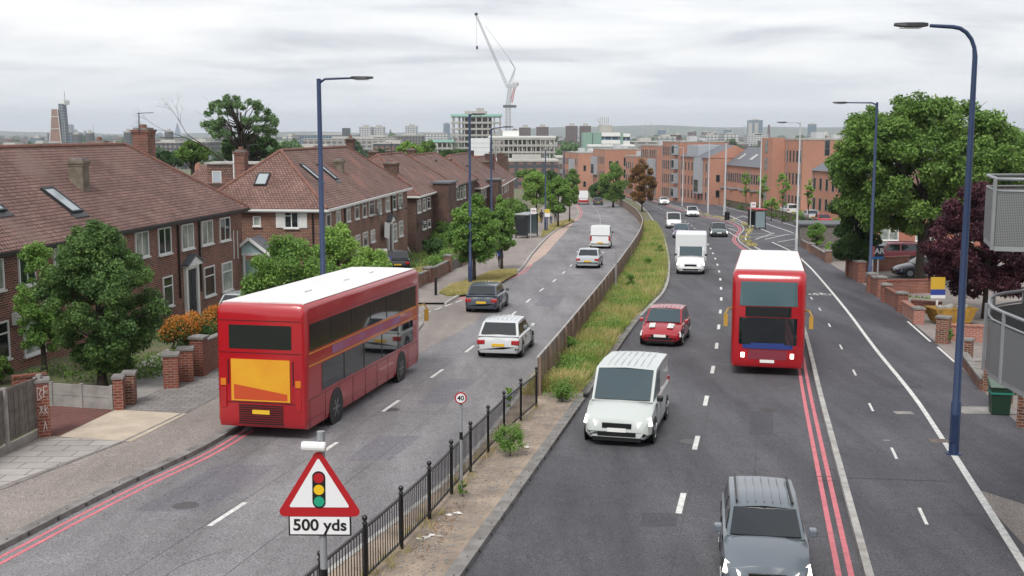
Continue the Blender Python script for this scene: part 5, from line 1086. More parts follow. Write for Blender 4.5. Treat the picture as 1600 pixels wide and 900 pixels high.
    xz = lambda z: f if z < H_-.42 else f-(z-H_+.42)*.35
    wrap('upper_windscreen', 2.62, 3.52, xz, mat('upper_deck_glass', '4d666c', .1, spec=1), hw=.93); wrap('lower_windscreen', 1.18, 2.18, xz, M_vglass, hw=.93)
    wrap('destination_blind', 2.22, 2.58, xz, M_black, .035, .72)
    mb = MB()
    for k in range(5): mb.box(f+.018, -.55+k*.22, 2.36, f+.024, -.55+k*.22+.13, 2.5)
    fb = wrap('blue_dash_panel', 1.02, 1.24, xz, mat('bus_blue_panel', '243a78', .4), .032, .8)
    mb = MB(); mb.box(f-.05, -.26, .5, f+.03, .26, .61); mb.build('number_plate', M_plate, t)
    mb = MB(); mb.box(f-.1, -.7, .62, f+.012, .7, .98); mb.build('front_grille', mat('bus_grille', '7a2c3a', .5), t)
    mb = MB(); mb.box(f+.03, -.5, 1.3, f+.05, .1, 1.34); mb.bar((f+.035, -.4, 1.26), (f+.035, .3, 2.0), .02, .02); mb.build('wiper', M_black, t)
    if rear_yellow: mb = MB(); mb.box(-f-.03, -w*.66, 1.12, -f+.12, w*.66, 2.32); ad = mb.build('rear_advert', mat('yellow_advert', 'd9a21c', .5, c2='cf8a1c', vs=.5), t)
    if rear_yellow:
        mb = MB(); mb.add([(-f-.033, -w*.6, 1.16), (-f-.033, w*.6, 1.16), (-f-.033, w*.6, 1.6), (-f-.033, -w*.6, 1.35)], [(0, 1, 2, 3)]); mb.build('advert_panel', mat('advert_orange', 'b8461c', .5), ad)
    mb = MB()
    for k in range(9): mb.box(-f-.022, -w*.5, .46+k*.065, -f+.05, w*.5, .46+k*.065+.03)
    mb.build('engine_grille', M_black, t); mb = MB()
    for s_ in (-1, 1):
        for x in [-f+.32+k*(L-.8)/9 for k in range(10)]: mb.box(x-.006, s_*(w-.01), .32, x+.006, s_*(w+.006), 1.15)
        mb.box(-f+.2, s_*(w-.01), 1.14, f-.4, s_*(w+.006), 1.155); mb.box(-f+.2, s_*(w-.01), 3.40, f-.3, s_*(w+.006), 3.412)
        mb.box(-f+.1, s_*(w-.01), .55, f-.3, s_*(w+.005), .56)
    for z in (1.06, 2.5, 3.42): mb.box(-f-.012, -w*.92, z, -f+.05, w*.92, z+.014)
    for s_ in (-1, 1): mb.box(-f-.02, s_*w*.72, 1.6, -f+.05, s_*w*.74, 2.3)
    mb.build('panel_seams', M_black, t)
    for s_ in (-1, 1): mb = MB(); mb.box(-f-.025, s_*w*.78, 1.55, -f+.1, s_*w*.9, 1.75); mb.build('indicator', mat('amber_lens', 'c9731c', .2), t)
    mb = MB(); mb.box(-f-.01, -w*.7, 2.62, -f+.14, w*.7, 3.3); mb.build('rear_window', M_vglass, t)
    mb = MB(); mb.box(-f-.03, -.26, .75, -f+.1, .26, .87); mb.build('number_plate', M_platey, t)
    return t
t = place('double_decker_bus', 1198, 552, 'red double deck bus with white roof coming towards the camera, headlamps on', head=R(-90)-.22, cat='bus'); bus(t)
t = place('double_decker_bus', 522, 622, 'red double deck bus with white roof driving away past the terraced houses', away=True, edge=LCT, cat='bus'); bus(t, 12.0, rear_yellow=True)
# --- parked cars
def parked(x, y, label, m, kind='hatch', head=90, L=4.2, dz=.12, group=None):
    p = G(x, y, dz); t = thing('parked_car', (p.x, p.y, gz(p.y)+dz), label, 'car', group, rz=R(head), pitch=math.atan(SLOPE*math.sin(R(head)))); return car(t, L, 1.78, 1.47 if kind != 'suv' else 1.7, m, kind)
parked(1446, 432, 'dark navy hatchback parked behind the second garden wall', paint('navy', '1a2040'), 'hatch', 178, 4.3)
parked(1392, 412, 'dark red people carrier parked under the big tree', paint('dark_red', '5a1420'), 'suv', 180, 4.5)
parked(622, 422, 'black hatchback parked in front of the brown door of the second house', paint('black', '16171b'), 'hatch', 95, 4.0)
t = parked(390, 500, 'silver car parked beside the nearest house corner, mostly behind the bus', paint('silver2', 'a9b0b4'), 'hatch', 80, 4.0)
for i, (x, y, c, k, h, lb) in enumerate((
    (1232, 336, 'white', 'suv', 95, 'white car parked below the tall brick block'), (1266, 344, 'silver2', 'hatch', 85, 'silver car parked beside the small red rear lamp car'), (1284, 352, 'red', 'saloon', 88, 'red car with yellow rear plate parked at the corner of the near terrace'),
    (1194, 319, 'slate', 'suv', 100, 'dark grey car parked in front of the town houses'), (1172, 312, 'black', 'hatch', 100, 'black car parked between the slender trees'), (1157, 309, 'maroon', 'hatch', 110, 'maroon car in the middle of the parked row'), (1145, 307, 'silver2', 'saloon', 110, 'silver car at the left of the parked row'),
    (1126, 311, 'white', 'saloon', 170, 'white car parked nearest to the railing, left of the thick grey column'), (1110, 304, 'silver2', 'hatch', 120, 'pale car parked at the far brick gable'), (1059, 300, 'white', 'hatch', 120, 'small white car parked at the far end by the flats'), (1018, 297, 'navy', 'suv', 110, 'dark van-like car beyond the brown tree'))):
    parked(x, y, lb, paint(c, {'white': 'd8dadb', 'silver2': 'a9b0b4', 'red': '9c1f2a', 'slate': '5d666e', 'black': '16171b', 'maroon': '4a1d24', 'navy': '1a2040'}[c]), k, h, 4.1, .2, 'cars parked by the brick flats')
# ================================================================ STREET LAMPS
def lamp(bx, by, tx, ty, hx, m, label, kind='bracket', h=.12, rb=.11, head=None, hy=None):
    """foot traced on the ground, top traced above it; arm of real length towards hx"""
    b = G(bx, by, h); top = W(tx, ty, b.y); hd = W(hx, hy if hy else ty, b.y); H_ = top.z-b.z; a = hd.x-b.x; dz = hd.z-top.z
    t = thing('street_lamp', tuple(b), label, 'street lamp', 'street lamps along the two roads'); mb = MB(); lx = top.x-b.x
    if kind == 'curve':
        pts = [(lx*.0, 0, 0), (0, 0, 1.4), (0, 0, 1.45), (0, 0, H_*.55), (0, 0, H_-.75)]+[(-.6+.6*math.cos(k*math.pi/10), 0, H_-.75+.75*math.sin(k*math.pi/10)) for k in range(1, 6)]+[(a+.85, 0, H_+.03)]
        mb.tube(pts, [rb*1.25, rb*1.25, rb, rb*.85, rb*.62]+[rb*.5]*5+[rb*.42], 14)
    else: mb.tube([(0, 0, 0), (0, 0, 1.5), (0, 0, 1.55), (0, 0, H_+.12)], [rb*1.35, rb*1.35, rb, rb*.72], 12)
    p_ = mb.build('column', m, t, smooth=True); p_.data.set_sharp_from_angle(angle=R(40)); sg = 1 if a > 0 else -1
    if kind != 'curve': mb = MB(); mb.tube([(0, 0, H_-.05), (a*.12, 0, H_+dz*.35+.05), (a-sg*.75, 0, H_+dz*.85)], [.055, .045, .035], 8); mb.build('arm', m, t, smooth=True)
    mb = MB(); z = H_+dz; x0 = a-sg*.8; secs = [[(x0+sg*u*.85, -wd, z-.03-hh), (x0+sg*u*.85, wd, z-.03-hh), (x0+sg*u*.85, wd*.8, z+.03+hh*.3), (x0+sg*u*.85, -wd*.8, z+.03+hh*.3)] for u, wd, hh in ((0, .05, .02), (.2, .14, .05), (.7, .16, .04), (1, .10, .01))]
    mb.loft(secs); hd_ = mb.build('lamp_head', M_dark, t, bevel=.015); mb = MB(); mb.box(min(x0+sg*.2, x0+sg*.7), -.11, z-.10, max(x0+sg*.2, x0+sg*.7), .11, z-.082); mb.build('lens', M_lens, hd_)
    mb = MB(); mb.box(-rb*1.45, -rb*1.0, .35, rb*.2, -rb*1.36, 1.1); mb.tube([(0, 0, -.1), (0, 0, .03)], rb*2.0, 12); mb.build('base_door', m, t)
    return t
lamp(1490, 709, 1522, 42, 1401, M_blue, 'tall dark blue curved street lamp at the near right edge of the cycle path', 'curve', rb=.105, hy=38)
lamp(1358, 455, 1363, 163, 1303, M_blue, 'dark blue street lamp against the left side of the big tree', rb=.10, hy=160)
lamp(1244, 391, 1247, 193, 1215, M_galvl, 'pale grey street lamp in front of the tall brick block', rb=.09, hy=191)
lamp(1186, 357, 1187, 214, 1180, M_galvl, 'pale grey column beside the bus shelter', rb=.09, hy=210)
lamp(1132, 336, 1133, 224, 1140, M_galvl, 'thick pale grey column by the black litter bin', rb=.16, hy=222)
lamp(1106, 335, 1105, 221, 1090, M_galvl, 'slim pale grey column behind the silver white hatchback', rb=.09, hy=220)
lamp(1066, 322, 1066, 231, 1052, M_galvl, 'slim pale grey column left of the thick pale one', rb=.09, hy=230)
lamp(1022, 309, 1022, 232, 1012, M_galvl, 'pale grey column just right of the brown tree', rb=.09, hy=231)
lamp(508, 570, 496, 128, 581, M_blue, 'nearest dark blue street lamp on the left, rising between the green shrubs', rb=.115, hy=121)
lamp(735, 443, 728, 181, 757, M_blue, 'dark blue street lamp standing in the dry grass verge', rb=.10, hy=178)
lamp(768, 400, 765, 203, 801, M_blue, 'dark blue street lamp behind the first street tree', rb=.09, hy=198)
lamp(852, 361, 850, 236, 862, M_blue, 'dark blue street lamp next to the bus stop people', rb=.09, hy=234)
lamp(881, 330, 880, 237, 890, M_blue, 'blue grey street lamp at the bend by the last street tree', rb=.11, hy=236)
lamp(960, 456, 962, 398, 956, M_galv, 'short bent grey post on the median beside the brown fence', rb=.05, hy=397) if False else None
# ================================================================ WALLS, FENCES, SIGNS
def wallseg(a, b, ytop, m, label, th=.22, name='garden_wall', cap=M_kerb, cat='wall', pa=None, pb=None, slope=0, capz=.06, group=None, h=None, parts=True):
    """low wall between two traced foot points; ytop is the picture row of its top above the first foot"""
    A, B = G(a[0], a[1], .12), G(b[0], b[1], .12); hh = h or max(.2, W(a[0], ytop, A.y).z-A.z); d = B-A; L = Vector((d.x, d.y)).length; rz = math.atan2(d.y, d.x)
    t = thing(name, tuple(A), label, cat, group, rz=rz); dz = d.z; mb = MB()
    mb.loft([[(x, -th/2, z-.25), (x, th/2, z-.25), (x, th/2, z+hh+sl), (x, -th/2, z+hh+sl)] for x, z, sl in ((0, 0, 0), (L, dz, slope))]); mb.build('brickwork', m, t)
    if cap: mb = MB(); mb.loft([[(x, -th/2-.04, z+hh+.003+sl), (x, th/2+.04, z+hh+.003+sl), (x, th/2+.03, z+hh+capz+sl), (x, -th/2-.03, z+hh+capz+sl)] for x, z, sl in ((0, 0, 0), (L, dz, slope))]); mb.build('coping', cap, t)
    for on, x, z in ((pa, 0, 0), (pb, L, dz)):
        if on:
            mb = MB(); mb.box(x-.24, -.25, z-.25, x+.24, .25, z+hh+on); p = mb.build('pier', m, t); mb = MB(); mb.box(x-.29, -.30, z+hh+on, x+.29, .30, z+hh+on+.08); mb.add([(x-.27, -.28, z+hh+on+.08), (x+.27, -.28, z+hh+on+.08), (x+.27, .28, z+hh+on+.08), (x-.27, .28, z+hh+on+.08), (x, 0, z+hh+on+.16)], [(0, 1, 4), (1, 2, 4), (2, 3, 4), (3, 0, 4)]); mb.build('pier_cap', M_kerb, p)
    return t, L, hh, dz
def pier(x0, x1, yt, yb, m, label, name='brick_pier', dep=.45, th=None):
    A = G((x0+x1)/2, yb, .12); w_ = (x1-x0)/FPX*A.y; h = W(x0, yt, A.y).z-A.z; t = thing(name, tuple(A), label, 'pier', rz=R(th or 0)); mb = MB(); mb.box(-w_/2, 0, -.3, w_/2, dep, h-.08); mb.build('brickwork', m, t)
    mb = MB(); mb.box(-w_/2-.04, -.04, h-.079, w_/2+.04, dep+.04, h); mb.build('cap', M_kerb, t); return t, w_, h
# -- left side, near
A = G(66, 680, .12); B = G(-40, 733, .12); d = B-A; L = Vector((d.x, d.y)).length
t = thing('timber_fence', tuple(A), 'weathered grey vertical board fence with concrete gravel board in the left corner', 'fence', rz=math.atan2(d.y, d.x)); hF = W(56, 587, A.y).z-A.z; dz = d.z
for i in range(int(L/.14)):
    pass
mb = MB()
for i in range(int(L/.14)):
    x = i*.14+.12; j = random.uniform(-.012, .012); mb.box(x, -.02+j, .28+dz*x/L, x+.128, .01+j, hF-.02+dz*x/L+random.uniform(-.01, .01))
mb.build('boards', M_wood, t); mb = MB(); mb.loft([[(x, -.04, z), (x, .03, z), (x, .03, z+.27), (x, -.04, z+.27)] for x, z in ((.1, -.05), (L, dz-.05))]); mb.build('gravel_board', M_conc, t)
for x in (0, 2.0, 4): mb = MB(); mb.box(x-.06, -.07, -.2+dz*x/L, x+.06, .07, hF+.04+dz*x/L); mb.build('concrete_post', M_conc, t)
t, w_, h = pier(60, 80, 594, 683, M_brickw, 'narrow orange brick pier with white graffiti scrawl beside the timber fence', dep=.5, th=24)
mb = MB()
for pts in (((-.15, .62), (-.15, .82), (-.02, .8), (-.1, .72), (-.02, .66), (-.15, .62)), ((.04, .66), (.05, .85), (.15, .84)), ((.045, .75), (.12, .75)), ((-.12, .38), (-.02, .5), (-.1, .52), (-.01, .4)), ((.04, .38), (.06, .54)), ((.13, .5), (.06, .45), (.14, .38)), ((-.02, .1), (.04, .26), (.08, .12))):
    for p, q in zip(pts, pts[1:]): mb.tube([(p[0]*.9, -.006, p[1]*h/.95+.0), (q[0]*.9, -.006, q[1]*h/.95)], .007, 4)
mb.build('graffiti', M_wpaint, t)
A = G(82, 634, .12); B = G(176, 640, .12); d = B-A; L = Vector((d.x, d.y)).length; t = thing('concrete_panel_fence', tuple(A), 'low fence of stained grey concrete panels under the round evergreen', 'fence', rz=math.atan2(d.y, d.x)); hh = W(82, 598, A.y).z-A.z; dz = d.z
for i in range(2):
    for k in range(2): mb = MB(); x0, x1 = i*L/2+.06, (i+1)*L/2-.06; mb.loft([[(x, -.03, dz*x/L+k*hh/2), (x, .03, dz*x/L+k*hh/2), (x, .03, dz*x/L+(k+1)*hh/2-.012), (x, -.03, dz*x/L+(k+1)*hh/2-.012)] for x in (x0, x1)]); mb.build('concrete_panel', M_conc, t)
for i in range(3): x = i*L/2; mb = MB(); mb.box(x-.055, -.06, -.2+dz*x/L, x+.055, .06, hh+.03+dz*x/L); mb.build('concrete_post', M_conc, t)
wallseg((20, 612), (74, 606), 590, M_brickw, 'low orange brick wall behind the timber fence', cap=M_brickw)
pier(178, 193, 589, 641, M_brickw, 'front brick pier at the end of the concrete panel fence', dep=.5, th=10); pier(193, 211, 583, 633, M_brick2, 'darker brick pier just behind the one ending the concrete panel fence', dep=.5, th=10)
pier(256, 279, 554, 607, M_brickw, 'nearest of the three red brick gate piers by the orange conifer', dep=.55, th=12); pier(279, 302, 545, 597, M_brickw, 'middle one of the three red brick gate piers', dep=.55, th=12)
wallseg((312, 586), (438, 528), 536, M_brickw, 'long red brick boundary wall with dark coping running behind the bus', pa=.18, th=.25)
# -- left side beyond the side road
wallseg((648, 451), (668, 441), 432, M_brick2, 'short brick wall with piers beside the driveway of the second house', pa=.12, pb=.15)
wallseg((673, 440), (700, 425), 421, M_brick2, 'low stepped brick wall between the short wall and the bicycle', pa=.1, pb=.35)
wallseg((702, 424), (722, 415), 409, M_wood, 'dark low fence where the bicycle leans', name='low_fence', cat='fence', cap=None, th=.06)
wallseg((722, 414), (760, 393), 397, M_brick2, 'brick garden wall behind the first street tree', pa=.2, pb=.1)
wallseg((640, 396), (690, 384), 382, M_brickw, 'low brick planter wall below the green hedge', cap=None)
# driveway surfaces
poly('driveway', [(590, 452), (640, 440), (650, 448), (618, 476), (560, 490)], .128, M_slabd)
# -- bicycle
def bicycle(px_, py, label, rz=60):
    p = G(px_, py, .12); t = thing('bicycle', tuple(p), label, 'bicycle', rz=R(rz)); 
    for x in (-.52, .52):
        mb = MB()
        for k in range(18): a, b = k*math.pi/9, (k+1)*math.pi/9; mb.tube([(x+.33*math.cos(a), 0, .34+.33*math.sin(a)), (x+.33*math.cos(b), 0, .34+.33*math.sin(b))], .02, 5)
        for k in range(8): a = k*math.pi/8; mb.tube([(x-.32*math.cos(a), 0, .34-.32*math.sin(a)), (x+.32*math.cos(a), 0, .34+.32*math.sin(a))], .004, 3)
        mb.build('wheel', M_tyre, t)
    mb = MB()
    for a, b in (((-.52, 0, .34), (0, 0, .3)), ((0, 0, .3), (-.15, 0, .85)), ((-.52, 0, .34), (-.13, 0, .78)), ((0, 0, .3), (.4, 0, .78)), ((-.13, 0, .8), (.38, 0, .86)), ((.52, 0, .34), (.36, 0, .98))): mb.tube([a, b], .02, 6)
    mb.build('frame', M_galv, t); mb = MB(); mb.box(-.28, -.07, .86, -.04, .07, .92); mb.build('saddle', M_black, t, bevel=.02); mb = MB(); mb.tube([(.38, -.28, 1.0), (.36, 0, 1.0), (.38, .28, 1.0)], .018, 6); mb.build('handlebar', M_black, t)
bicycle(714, 418, 'bicycle leaning on the low fence behind the street lamp')
# -- bollard, name plate, parking sign, leaning door frames
p = G(681, 461, .12); mb = MB(); mb.tube([(0, 0, -.1), (0, 0, .95), (0, 0, 1.0), (0, 0, 1.03)], [.085, .075, .085, .05], 12); mb.build('bollard', M_black, loc=p, label='black bollard at the corner of the side road by the dry grass', cat='bollard')
p = G(596, 432, .12); t = thing('street_name_sign', tuple(p), 'white street name plate standing before the second house', 'sign'); z0 = W(596, 396, p.y).z-p.z; mb = MB(); mb.box(-.42, -.02, z0, .42, .02, z0+.33); mb.build('plate', M_wpaint, t); mb = MB(); mb.box(-.3, -.024, z0+.12, .3, -.021, z0+.2); mb.build('lettering_bar', M_black, t) if False else None; mb = MB(); mb.tube([(-.38, .03, 0), (-.38, .03, z0+.3)], .03, 6); mb.tube([(.38, .03, 0), (.38, .03, z0+.3)], .03, 6); mb.build('post', M_galv, t)
p = G(608, 436, .12); t = thing('parking_sign', tuple(p), 'small blue sign on a post behind the white roofed bus', 'sign'); z0 = W(608, 410, p.y).z-p.z; mb = MB(); mb.tube([(0, 0, 0), (0, 0, z0+.35)], .035, 6); mb.build('post', M_galv, t); mb = MB(); mb.box(-.17, -.05, z0-.1, .17, -.035, z0+.4); mb.build('plate', mat('sign_blue', '2f4f9c', .4), t); mb = MB(); mb.disc((0, -.053, z0+.22), .11, (0, 1, 0), .006, 16); mb.build('red_ring', M_red, t)
def leaning(x0, y0, x1, y1, w_, label):
    b = G(x1, y1, .12); tp = W(x0, y0, b.y+.2); mb = MB(); a = b; c = Vector((tp.x, b.y+.3, tp.z)); d = c-a; u = Vector((.75, .65, 0)).normalized()*w_
    for o in (0, 1, .0): pass
    for o in (0, 1): mb.bar(u*o, d+u*o, .09, .06)
    for k in (0, .48, .98): mb.bar(d*k, d*k+u, .09, .06)
    mb.build('leaning_door_frame', M_upvc, loc=a, label=label, cat='door frame')
leaning(621, 370, 634, 399, .55, 'white door frame leaning against the wall of the second house')
q = on_wall(H2.A, H2.B, 595, 371); mb = MB(); M2 = mtx(H2.t) @ Matrix.Translation((q[0], -.3, q[1]-H2.zb)) @ Matrix.Rotation(R(10), 4, 'Y'); mb.M = M2; mb.box(-.1, -.03, 0, 1.6, .03, 1.15)
tag(mb.build('open_window_sash', M_upvc), 'white window sash standing open beside the brown door of the second house', 'window')
# -- guard railing along the median
RAIL = Edge([(520, 960), (583, 900), (635, 849), (679, 802), (715, 760), (747, 724), (775, 694), (800, 668), (820, 652), (838, 636)], .12)
y0r = G(520, 960, .12).y-4; y1r = G(838, 636, .12).y; t = thing('guard_railing', (RAIL(y0r), y0r, gz(y0r)+.12), 'black painted pedestrian guard railing with ball topped posts along the median', 'railing'); o0 = t.location; posts = []
y = y1r
while y > y0r: posts.append(y); y -= 1.93
HR = 1.12
for y in posts:
    c = Vector((RAIL(y), y, gz(y)+.12))-o0; mb = MB(); mb.tube([c-Vector((0, 0, .1)), c+Vector((0, 0, HR)), c+Vector((0, 0, HR+.02)), c+Vector((0, 0, HR+.07))], [.042, .038, .055, .03], 10); mb.blob(c+Vector((0, 0, HR+.13)), (.055, .055, .06), 10); mb.build('post', M_black, t, smooth=False)
for y1_, y0_ in zip(posts, posts[1:]):
    a = Vector((RAIL(y0_), y0_, gz(y0_)+.12))-o0; b = Vector((RAIL(y1_), y1_, gz(y1_)+.12))-o0; mb = MB(); z = Vector((0, 0, 1))
    mb.bar(a+z*(HR-.06), b+z*(HR-.06), .05, .035); mb.bar(a+z*.14, b+z*.14, .04, .03)
    for k in range(1, 15): q = a.lerp(b, k/15); mb.tube([q+z*.14, q+z*(HR-.06)], .010, 6)
    mb.build('railing_panel', M_black, t)
# -- brown sheet fence further along the median
BF = Edge([(840, 618), (882, 560), (910, 520), (946, 468), (972, 428), (1000, 378), (1003, 358), (990, 337), (965, 319), (945, 309)], .12)
y0f = G(840, 618, .12).y; y1f = G(945, 309, .12).y; t = thing('sheet_fence', (BF(y0f), y0f, gz(y0f)), 'brown ribbed sheet fence with pale top rail winding along the median', 'fence'); o0 = t.location; y = y0f
while y < y1f:
    st = 2.4 if y < 90 else 5; y2 = min(y+st, y1f); mb = MB(); n = 12 if y < 90 else 6
    for k in range(n):
        a = y+(y2-y)*k/n; b = y+(y2-y)*(k+1)/n; off = .025 if k % 2 else 0
        A = Vector((BF(a)+off, a, gz(a)+.14))-o0; B = Vector((BF(b)+off, b, gz(b)+.14))-o0; mb.bar(A+Vector((0, 0, .62)), B+Vector((0, 0, .62)), .02, 1.26)
    mb.build('fence_panel', M_fencebrown, t)
    c = Vector((BF(y)+.07, y, gz(y)+.1))-o0; mb = MB(); mb.box(c.x-.04, c.y-.04, c.z, c.x+.04, c.y+.04, c.z+1.34); mb.build('post', M_fencebrown, t)
    mb = MB(); mb.bar(Vector((BF(y), y, gz(y)+1.42))-o0, Vector((BF(y2), y2, gz(y2)+1.42))-o0, .07, .05); mb.build('top_rail', M_kerbw, t); y = y2
# -- signs
def txt(s, size, loc, parent, m, rot=(R(90), 0, 0), name='lettering', ext=.002, sx=1.0):
    cu = bpy.data.curves.new(name, 'FONT'); cu.body = s; cu.size = size; cu.align_x = 'CENTER'; cu.align_y = 'CENTER'; cu.extrude = ext; cu.offset = size*.022
    o = bpy.data.objects.new(name, cu); COL.objects.link(o); dg = bpy.context.evaluated_depsgraph_get(); me = bpy.data.meshes.new_from_object(o.evaluated_get(dg)); bpy.data.objects.remove(o); me.materials.clear(); me.materials.append(m); me.name = name
    return link(name, me, parent, loc, rot, scale=(sx, 1, 1))
M_sred = mat('sign_red', 'a81822', .35); M_swhite = mat('sign_white', 'dfe0e2', .35)
Ys = 16.5; c = W(501, 800, Ys); t = thing('warning_sign', (c.x, Ys, gz(Ys)+.12), 'red bordered triangular traffic signals ahead sign with 500 yds plate on a grey post', 'road sign', rz=R(-1)); zb = c.z-t.location.z; u = Ys/FPX
def rtri(mb, hw, h, z0, y0, y1, r, mi=0):
    P = [Vector((-hw, z0)), Vector((hw, z0)), Vector((0, z0+h))]; out = []
    cen = sum(P, Vector((0, 0)))/3
    for i, p in enumerate(P):
        q = p+(cen-p).normalized()*r*2; st = (R(210), R(330), R(90))[i]
        for k in range(-4, 5): a = st+k*R(15); out.append(q+Vector((math.cos(a), math.sin(a)))*r)
    mb.loft([[(p.x, y, p.y) for p in out] for y in (y0, y1)], mi)
z0 = zb+.015; mb = MB(); rtri(mb, .655, 1.06, z0-.05, -.09, -.075, .075); mb.build('red_triangle', M_sred, t)
mb = MB(); rtri(mb, .455, .76, z0+.09, -.094, -.0901, .02); mb.build('white_triangle', M_swhite, t)
mb = MB(); zc = z0+.36; hw, hh = .10, .285
pp = [(hw*math.cos(a), zc+(hh-hw)*(1 if math.sin(a) >= 0 else -1)+hw*math.sin(a)) for a in [k*math.pi/10+.001 for k in range(20)]]; mb.loft([[(x, y, z) for x, z in pp] for y in (-.098, -.0941)]); mb.build('signal_symbol', M_black, t)
for k, (n_, cc) in enumerate((('green_disc', '1f9a78'), ('amber_disc', 'e0b81e'), ('red_disc', 'a81822'))): mb = MB(); mb.disc((0, -.1, zc-.18+k*.18), .078, (0, 1, 0), .004, 24); mb.build(n_, mat(n_, cc, .35), t)
mb = MB(); mb.box(-.47, -.085, zb-.34, .47, -.07, zb-.02); mb.build('plate_border', M_black, t, bevel=.02); mb = MB(); mb.box(-.445, -.089, zb-.315, .445, -.0855, zb-.045); mb.build('distance_plate', M_swhite, t); txt('500 yds', .245, (0, -.092, zb-.178), t, M_black, sx=1.06)
mb = MB(); mb.tube([(.03, 0, -.3), (.03, 0, zb+1.22)], .055, 14); mb.build('post', M_galv, t); mb = MB(); mb.tube([(.03, 0, zb-1.1), (.03, 0, zb-.88)], .058, 14); mb.build('black_band', M_black, t)
mb = MB(); mb.tube([(-.24, -.1, zb+1.04), (-.22, -.1, zb+1.04), (.1, -.1, zb+1.03), (.12, -.1, zb+1.03)], [.06, .075, .075, .06], 14); mb.build('detector', M_wpaint, t); mb = MB(); mb.tube([(.0, -.1, zb+1.1), (.03, 0, zb+1.14)], .02, 6); mb.tube([(.03, 0, zb+1.1), (.03, 0, zb+1.24)], .06, 10); mb.build('bracket', M_galv, t)
p = G(721, 771, .12); t = thing('speed_limit_sign', tuple(p), 'round 40 speed limit sign on a thin grey post by the railing', 'road sign'); zt = W(719, 621, p.y).z-p.z; r_ = 9.6/FPX*p.y
mb = MB(); mb.tube([(0, 0, -.2), (0, 0, zt+r_*1.2)], .038, 10); mb.build('post', M_galv, t); mb = MB(); mb.tube([(0, 0, zt-1.0), (0, 0, zt-.82)], .041, 10); mb.build('black_band', M_black, t)
mb = MB(); mb.disc((0, -.06, zt), r_, (0, 1, 0), .02, 30); mb.build('red_ring', M_sred, t); mb = MB(); mb.disc((0, -.075, zt), r_*.78, (0, 1, 0), .01, 30); mb.build('white_disc', M_swhite, t); txt('40', r_*1.12, (0, -.083, zt), t, M_black)
p = G(962, 456, .12); mb = MB(); hh = W(962, 394, p.y).z-p.z; mb.tube([(0, 0, 0), (0, 0, hh), (-.2, 0, hh+.04)], .045, 8); mb.build('marker_post', M_galv, loc=p, label='short grey post with bent top beside the brown fence', cat='post')
# -- bus shelters, stops, bin
def shelter(px_, py, L, label, roofm, rz, h=2.45):
    p = G(px_, py, .12); t = thing('bus_shelter', tuple(p), label, 'bus shelter', rz=rz)
    for x in (-L/2, L/2): mb = MB(); mb.box(x-.05, -.05, 0, x+.05, .05, h); mb.box(x-.05, 1.25, 0, x+.05, 1.35, h); mb.build('post', M_dark, t)
    mb = MB(); mb.box(-L/2-.15, -.15, h, L/2+.15, 1.45, h+.14); mb.build('roof', roofm, t, bevel=.04)
    mb = MB(); mb.box(-L/2+.05, 1.29, .25, L/2-.05, 1.31, h-.15); mb.box(L/2-.01, .05, .25, L/2+.01, 1.25, h-.15); mb.build('glass_panel', mat('shelter_glass', '7f8f94', .08, spec=1), t)
    mb = MB(); mb.box(-L/2-.06, .1, .3, -L/2+.06, 1.2, h-.3); mb.build('advert_panel', M_dark, t); mb = MB(); mb.box(-L/2+.3, .9, .5, L/2-.3, 1.15, .58); mb.build('bench', mat('bench_red', '7a1f28', .5), t)
shelter(1174, 357, 2.4, 'red roofed bus shelter on the right pavement', mat('shelter_red', '9c2a34', .5), R(-82), 2.3); shelter(832, 371, 3.2, 'grey roofed bus shelter on the left pavement', M_galv, R(70))
def flag(px_, py, yt, label, dx=0):
    p = G(px_, py, .12); t = thing('bus_stop_sign', tuple(p), label, 'bus stop sign'); z = W(px_, yt, p.y).z-p.z; mb = MB(); mb.tube([(0, 0, 0), (0, 0, z)], .05, 8); mb.build('post', M_galvl, t)
    mb = MB(); mb.box(.05, -.03, z-.62, .6, .03, z); mb.build('plate', M_swhite, t); mb = MB(); c = (.325, -.036, z-.3)
    for k in range(20): a, b = k*math.pi/10, (k+1)*math.pi/10; mb.bar((c[0]+.15*math.cos(a), c[1], c[2]+.15*math.sin(a)), (c[0]+.15*math.cos(b), c[1], c[2]+.15*math.sin(b)), .045, .006) 
    mb.box(c[0]-.2, c[1]-.006, c[2]-.035, c[0]+.2, c[1], c[2]+.035); mb.build('roundel', M_sred, t)
flag(829, 372, 325, 'bus stop flag with red roundel beside the grey roofed shelter'); flag(1172, 358, 316, 'bus stop flag with red roundel above the red roofed shelter')
p = G(1136, 344, .12); mb = MB(); mb.tube([(0, 0, 0), (0, 0, 1.1), (0, 0, 1.25)], [.35, .37, .2], 12); mb.box(-.2, -.4, .85, .2, -.3, 1.02); mb.build('litter_bin', M_black, loc=p, label='black litter bin at the foot of the thick pale column', cat='bin')
p = G(855, 361, .12); t = thing('yellow_notice', tuple(p), 'yellow and white notice fixed on a post near the left shelter', 'sign'); z = W(855, 326, p.y).z-p.z; mb = MB(); mb.tube([(0, 0, 0), (0, 0, z)], .06, 8); mb.build('post', M_blue, t); mb = MB(); mb.box(-.3, -.09, z-.5, .3, -.07, z-.05); mb.build('yellow_plate', mat('notice_yellow', 'c9b23a', .5), t); mb = MB(); mb.box(-.3, -.09, z-.95, .3, -.07, z-.52); mb.build('white_plate', M_swhite, t)
